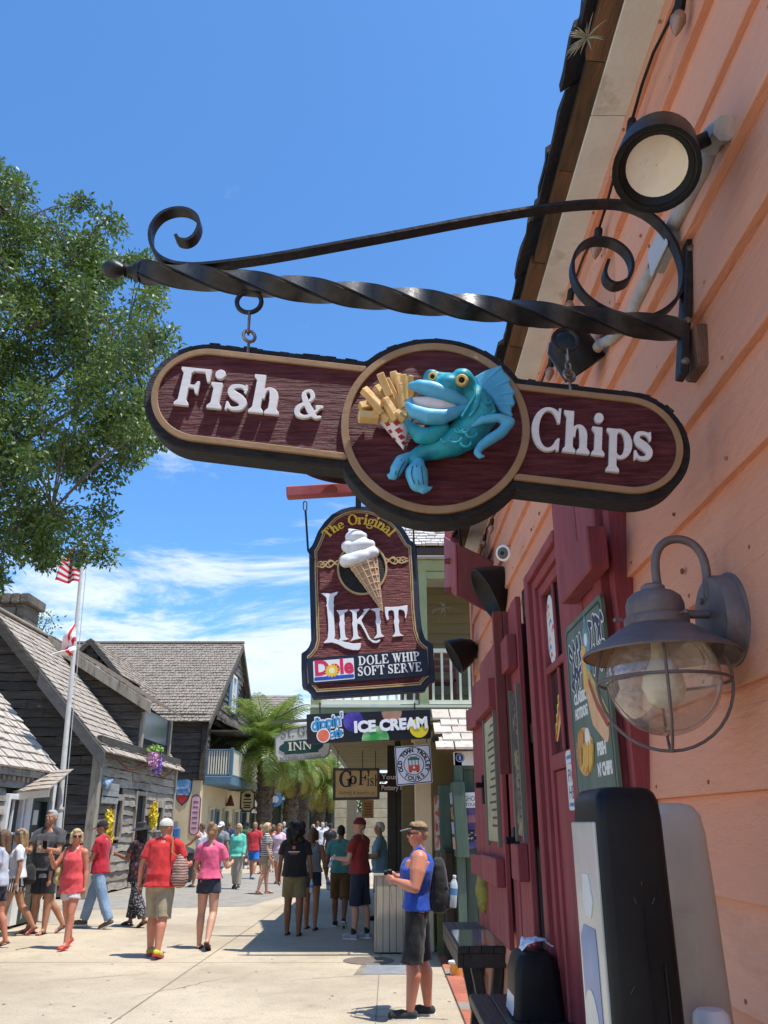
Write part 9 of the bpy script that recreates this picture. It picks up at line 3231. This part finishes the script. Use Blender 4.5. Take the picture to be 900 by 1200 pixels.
# in the sun further up the street
far = [
 (276,1042,172,1.68,'woman in a mint green blouse, pale trousers and sunglasses walking toward the camera',dict(skin=0,female=True,hair=('bob','blond'),top=('blouse',cloth('mint_blouse',(.13,.58,.45),(.10,.48,.37),5),.86),bottom=('trousers',cloth('beige_trousers',(.42,.37,.29)),1.94),shoes=('sneaker',cloth('black_shoe',(.03,.03,.03))),glasses=True,fat=.2)),
 (255,1040,-14,1.74,'man in a grey T-shirt with a backward white cap, walking away by the cream house',dict(skin=1,hair=('crop','brown'),hat=('backcap',cloth('cap_white',(.72,.72,.74)),cloth('cap_white',(.72,.72,.74))),top=('tee',cloth('grey_tee',(.24,.25,.26),(.2,.21,.22),5),.9),bottom=('shorts',cloth('pale_denim',(.30,.38,.48)),.95),shoes=('sneaker',cloth('black_shoe',(.03,.03,.03))))),
 (232,1040,60,1.70,'man in a white and blue sleeveless shirt reaching out his arm near the cream wall',dict(skin=1,hair=('crop','brown'),top=('tank',mat('white_blue_tank',(.60,.60,.66),(.12,.18,.45),4,.8,lo=.55,hi=.62),.88),bottom=('shorts',cloth('navy_shorts',(.014,.017,.028)),.9),shoes=('flop',mat('flop_dark',(.03,.025,.02))),arms=((42,12,22,0),(0,9,14,0)))),
 (296,1030,-10,1.74,'man in a red shirt and bright blue shorts seen from behind',dict(skin=1,w=1.05,fat=.35,hair=('crop','sandy'),top=('polo',cloth('red_shirt_far',(.52,.035,.05),(.44,.03,.04),5),.86),bottom=('shorts',cloth('bright_blue_shorts',(.02,.16,.55)),.85),shoes=('sneaker',cloth('grey_shoe',(.24,.25,.27))))),
 (310,1048,-78,1.70,'blonde woman in a black and white striped T-shirt and khaki shorts in profile',dict(skin=0,female=True,fat=.2,hair=('bob','blond'),top=('tee',wave_mat('breton_stripes',(.02,.02,.022),(.62,.60,.57),7.2,'Z',.85,.46,.54),.92),bottom=('shorts',cloth('khaki2',(.34,.28,.17)),.55),shoes=('flop',mat('flop_tan',(.2,.1,.06))),arms=((6,8,24,0),(0,8,20,0)))),
 (325,1036,168,1.68,'woman with reddish hair in a pale pink top facing the camera behind the striped woman',dict(skin=3,female=True,hair=('long','sandy'),top=('tee',cloth('pale_pink_top',(.72,.50,.58),(.62,.42,.5),5),.88),bottom=('shorts',cloth('white_shorts',(.66,.60,.60)),.6),shoes=('flop',mat('flop_tan',(.2,.1,.06))))),
 (304,1024,150,1.72,'person in a dark red patterned top partly hidden between the red shirt and the stripes',dict(skin=1,hair=('crop','black'),top=('tee',mat('pattern_red_dark',(.20,.04,.035),(.05,.04,.04),16,.8),.88),bottom=('shorts',cloth('black_shorts',(.010,.010,.011)),.9),shoes=('flop',mat('flop_dark',(.03,.025,.02))))),
 (282,1012,-6,1.72,'dark haired person far up the street behind the mint blouse',dict(skin=2,hair=('short','black'),top=('tee',cloth('black_tee',(.010,.010,.011)),.88),bottom=('shorts',cloth('olive_shorts',(.20,.165,.075)),.9),shoes=('flop',mat('flop_dark',(.03,.025,.02))))),
 (371,1012,2,1.78,'person in a white shirt and beige trousers far up the street',dict(skin=1,hair=('crop','brown'),top=('tee',cloth('white_shirt',(.66,.66,.70),(.6,.6,.64),5),.85),bottom=('trousers',cloth('beige_trousers',(.42,.37,.29)),1.94),shoes=('sneaker',cloth('brown_shoe',(.14,.10,.06))))),
 (377,1018,-4,1.74,'second person in a white shirt with tan shorts far up the street',dict(skin=1,fat=.2,hair=('crop','grey'),top=('polo',cloth('white_shirt2',(.60,.62,.68),(.55,.57,.62),5),.85),bottom=('shorts',cloth('khaki',(.36,.29,.19)),.95),shoes=('sneaker',cloth('brown_shoe',(.14,.10,.06))))),
 (386,1022,6,1.70,'person in a black T-shirt and cap far up the street left of the teal shirt',dict(skin=2,hair=('crop','black'),hat=('bandcap',cloth('cap_black',(.012,.012,.016)),None),top=('tee',cloth('black_tee',(.010,.010,.011)),.88),bottom=('shorts',cloth('dark_shorts',(.02,.022,.03)),.9),shoes=('sneaker',cloth('black_shoe',(.03,.03,.03))))),
 (404,998,175,1.66,'tiny far walker in a white top and dark shorts at the street end',dict(skin=0,female=True,hair=('bob','brown'),top=('tee',cloth('white_shirt',(.66,.66,.70)),.9),bottom=('shorts',cloth('dark_denim',(.02,.03,.06)),.45),shoes=('flop',mat('flop_tan',(.2,.1,.06))))),
 (412,996,170,1.62,'tiny far walker in cream clothes in the sun at the street end',dict(skin=1,hair=('short','sandy'),top=('tee',cloth('cream_top',(.6,.54,.44)),.9),bottom=('shorts',cloth('khaki',(.36,.29,.19)),.7),shoes=('flop',mat('flop_tan',(.2,.1,.06))))),
]
for u,v,hd_,lb,fem,hc,tc,bc in ((288,1018,6,'person in a dark green top up the street beside the red shirt',0,'black',(.03,.12,.05),(.30,.25,.17)),(318,1022,-8,'person in an orange top up the street behind the striped woman',1,'brown',(.55,.16,.04),(.05,.06,.10)),(331,1016,4,'person in a grey blue shirt up the street just left of the big dark hair',0,'grey',(.20,.26,.34),(.30,.26,.18)),(366,1006,170,'person in a yellow top far up the street',1,'blond',(.62,.46,.10),(.10,.13,.2)),(381,1004,5,'person in a pale blue shirt far up the street',0,'brown',(.38,.48,.60),(.12,.11,.10)),(392,1000,176,'person in a pink top far up the street',1,'black',(.60,.25,.32),(.6,.58,.55)),(420,1000,172,'far walker in a blue top right of the teal shirt',0,'brown',(.06,.14,.36),(.35,.30,.2)),(266,1016,-5,'person in a navy shirt up the street between the grey and mint shirts',0,'brown',(.03,.045,.10),(.34,.29,.2))):
 far.append((u,v,hd_,1.64 if fem else 1.75,lb,dict(skin=rnd.choice((0,1,2)),female=bool(fem),hair=('bob' if fem else 'crop',hc),top=('tee',cloth('top_%d' % u,tc),.88),bottom=('shorts',cloth('bottom_%d' % u,bc),.8),shoes=('sneaker',cloth('grey_shoe',(.24,.25,.27))))))
for i,(u,v,hd_,H_,lb,kw) in enumerate(far):
 X,Y = gxy(u,v)
 a = rnd.uniform(6,14)
 kw.setdefault('legs',((a,6),(-a,12)))
 kw.setdefault('arms',((8,9,20,0),(-6,9,18,0)))
 kw['vox'] = .014 if i < 6 else .02
 kw['detail'] = i in (0,5)
 person(X,Y,hd_,H_,lb,**kw)
# black litter bin near the cream house corner
tbn = thing('litter_bin',gxy(213,1030)+(0,),'dark round litter bin behind the man in red near the cream house','bin')
p = onZ(213,1034)
MB().lathe([(.28,0),(.32,.1),(.33,.8),(.35,.85),(.30,.95),(.12,1.02)],p,None,20).build('bin_body',mat('bin_dark',(.03,.032,.03)),tbn,smooth=True)
MB().lathe([(.345,.78),(.36,.8),(.36,.84),(.345,.86)],p,None,20,False).build('rim',BLACKPL,tbn,smooth=True)
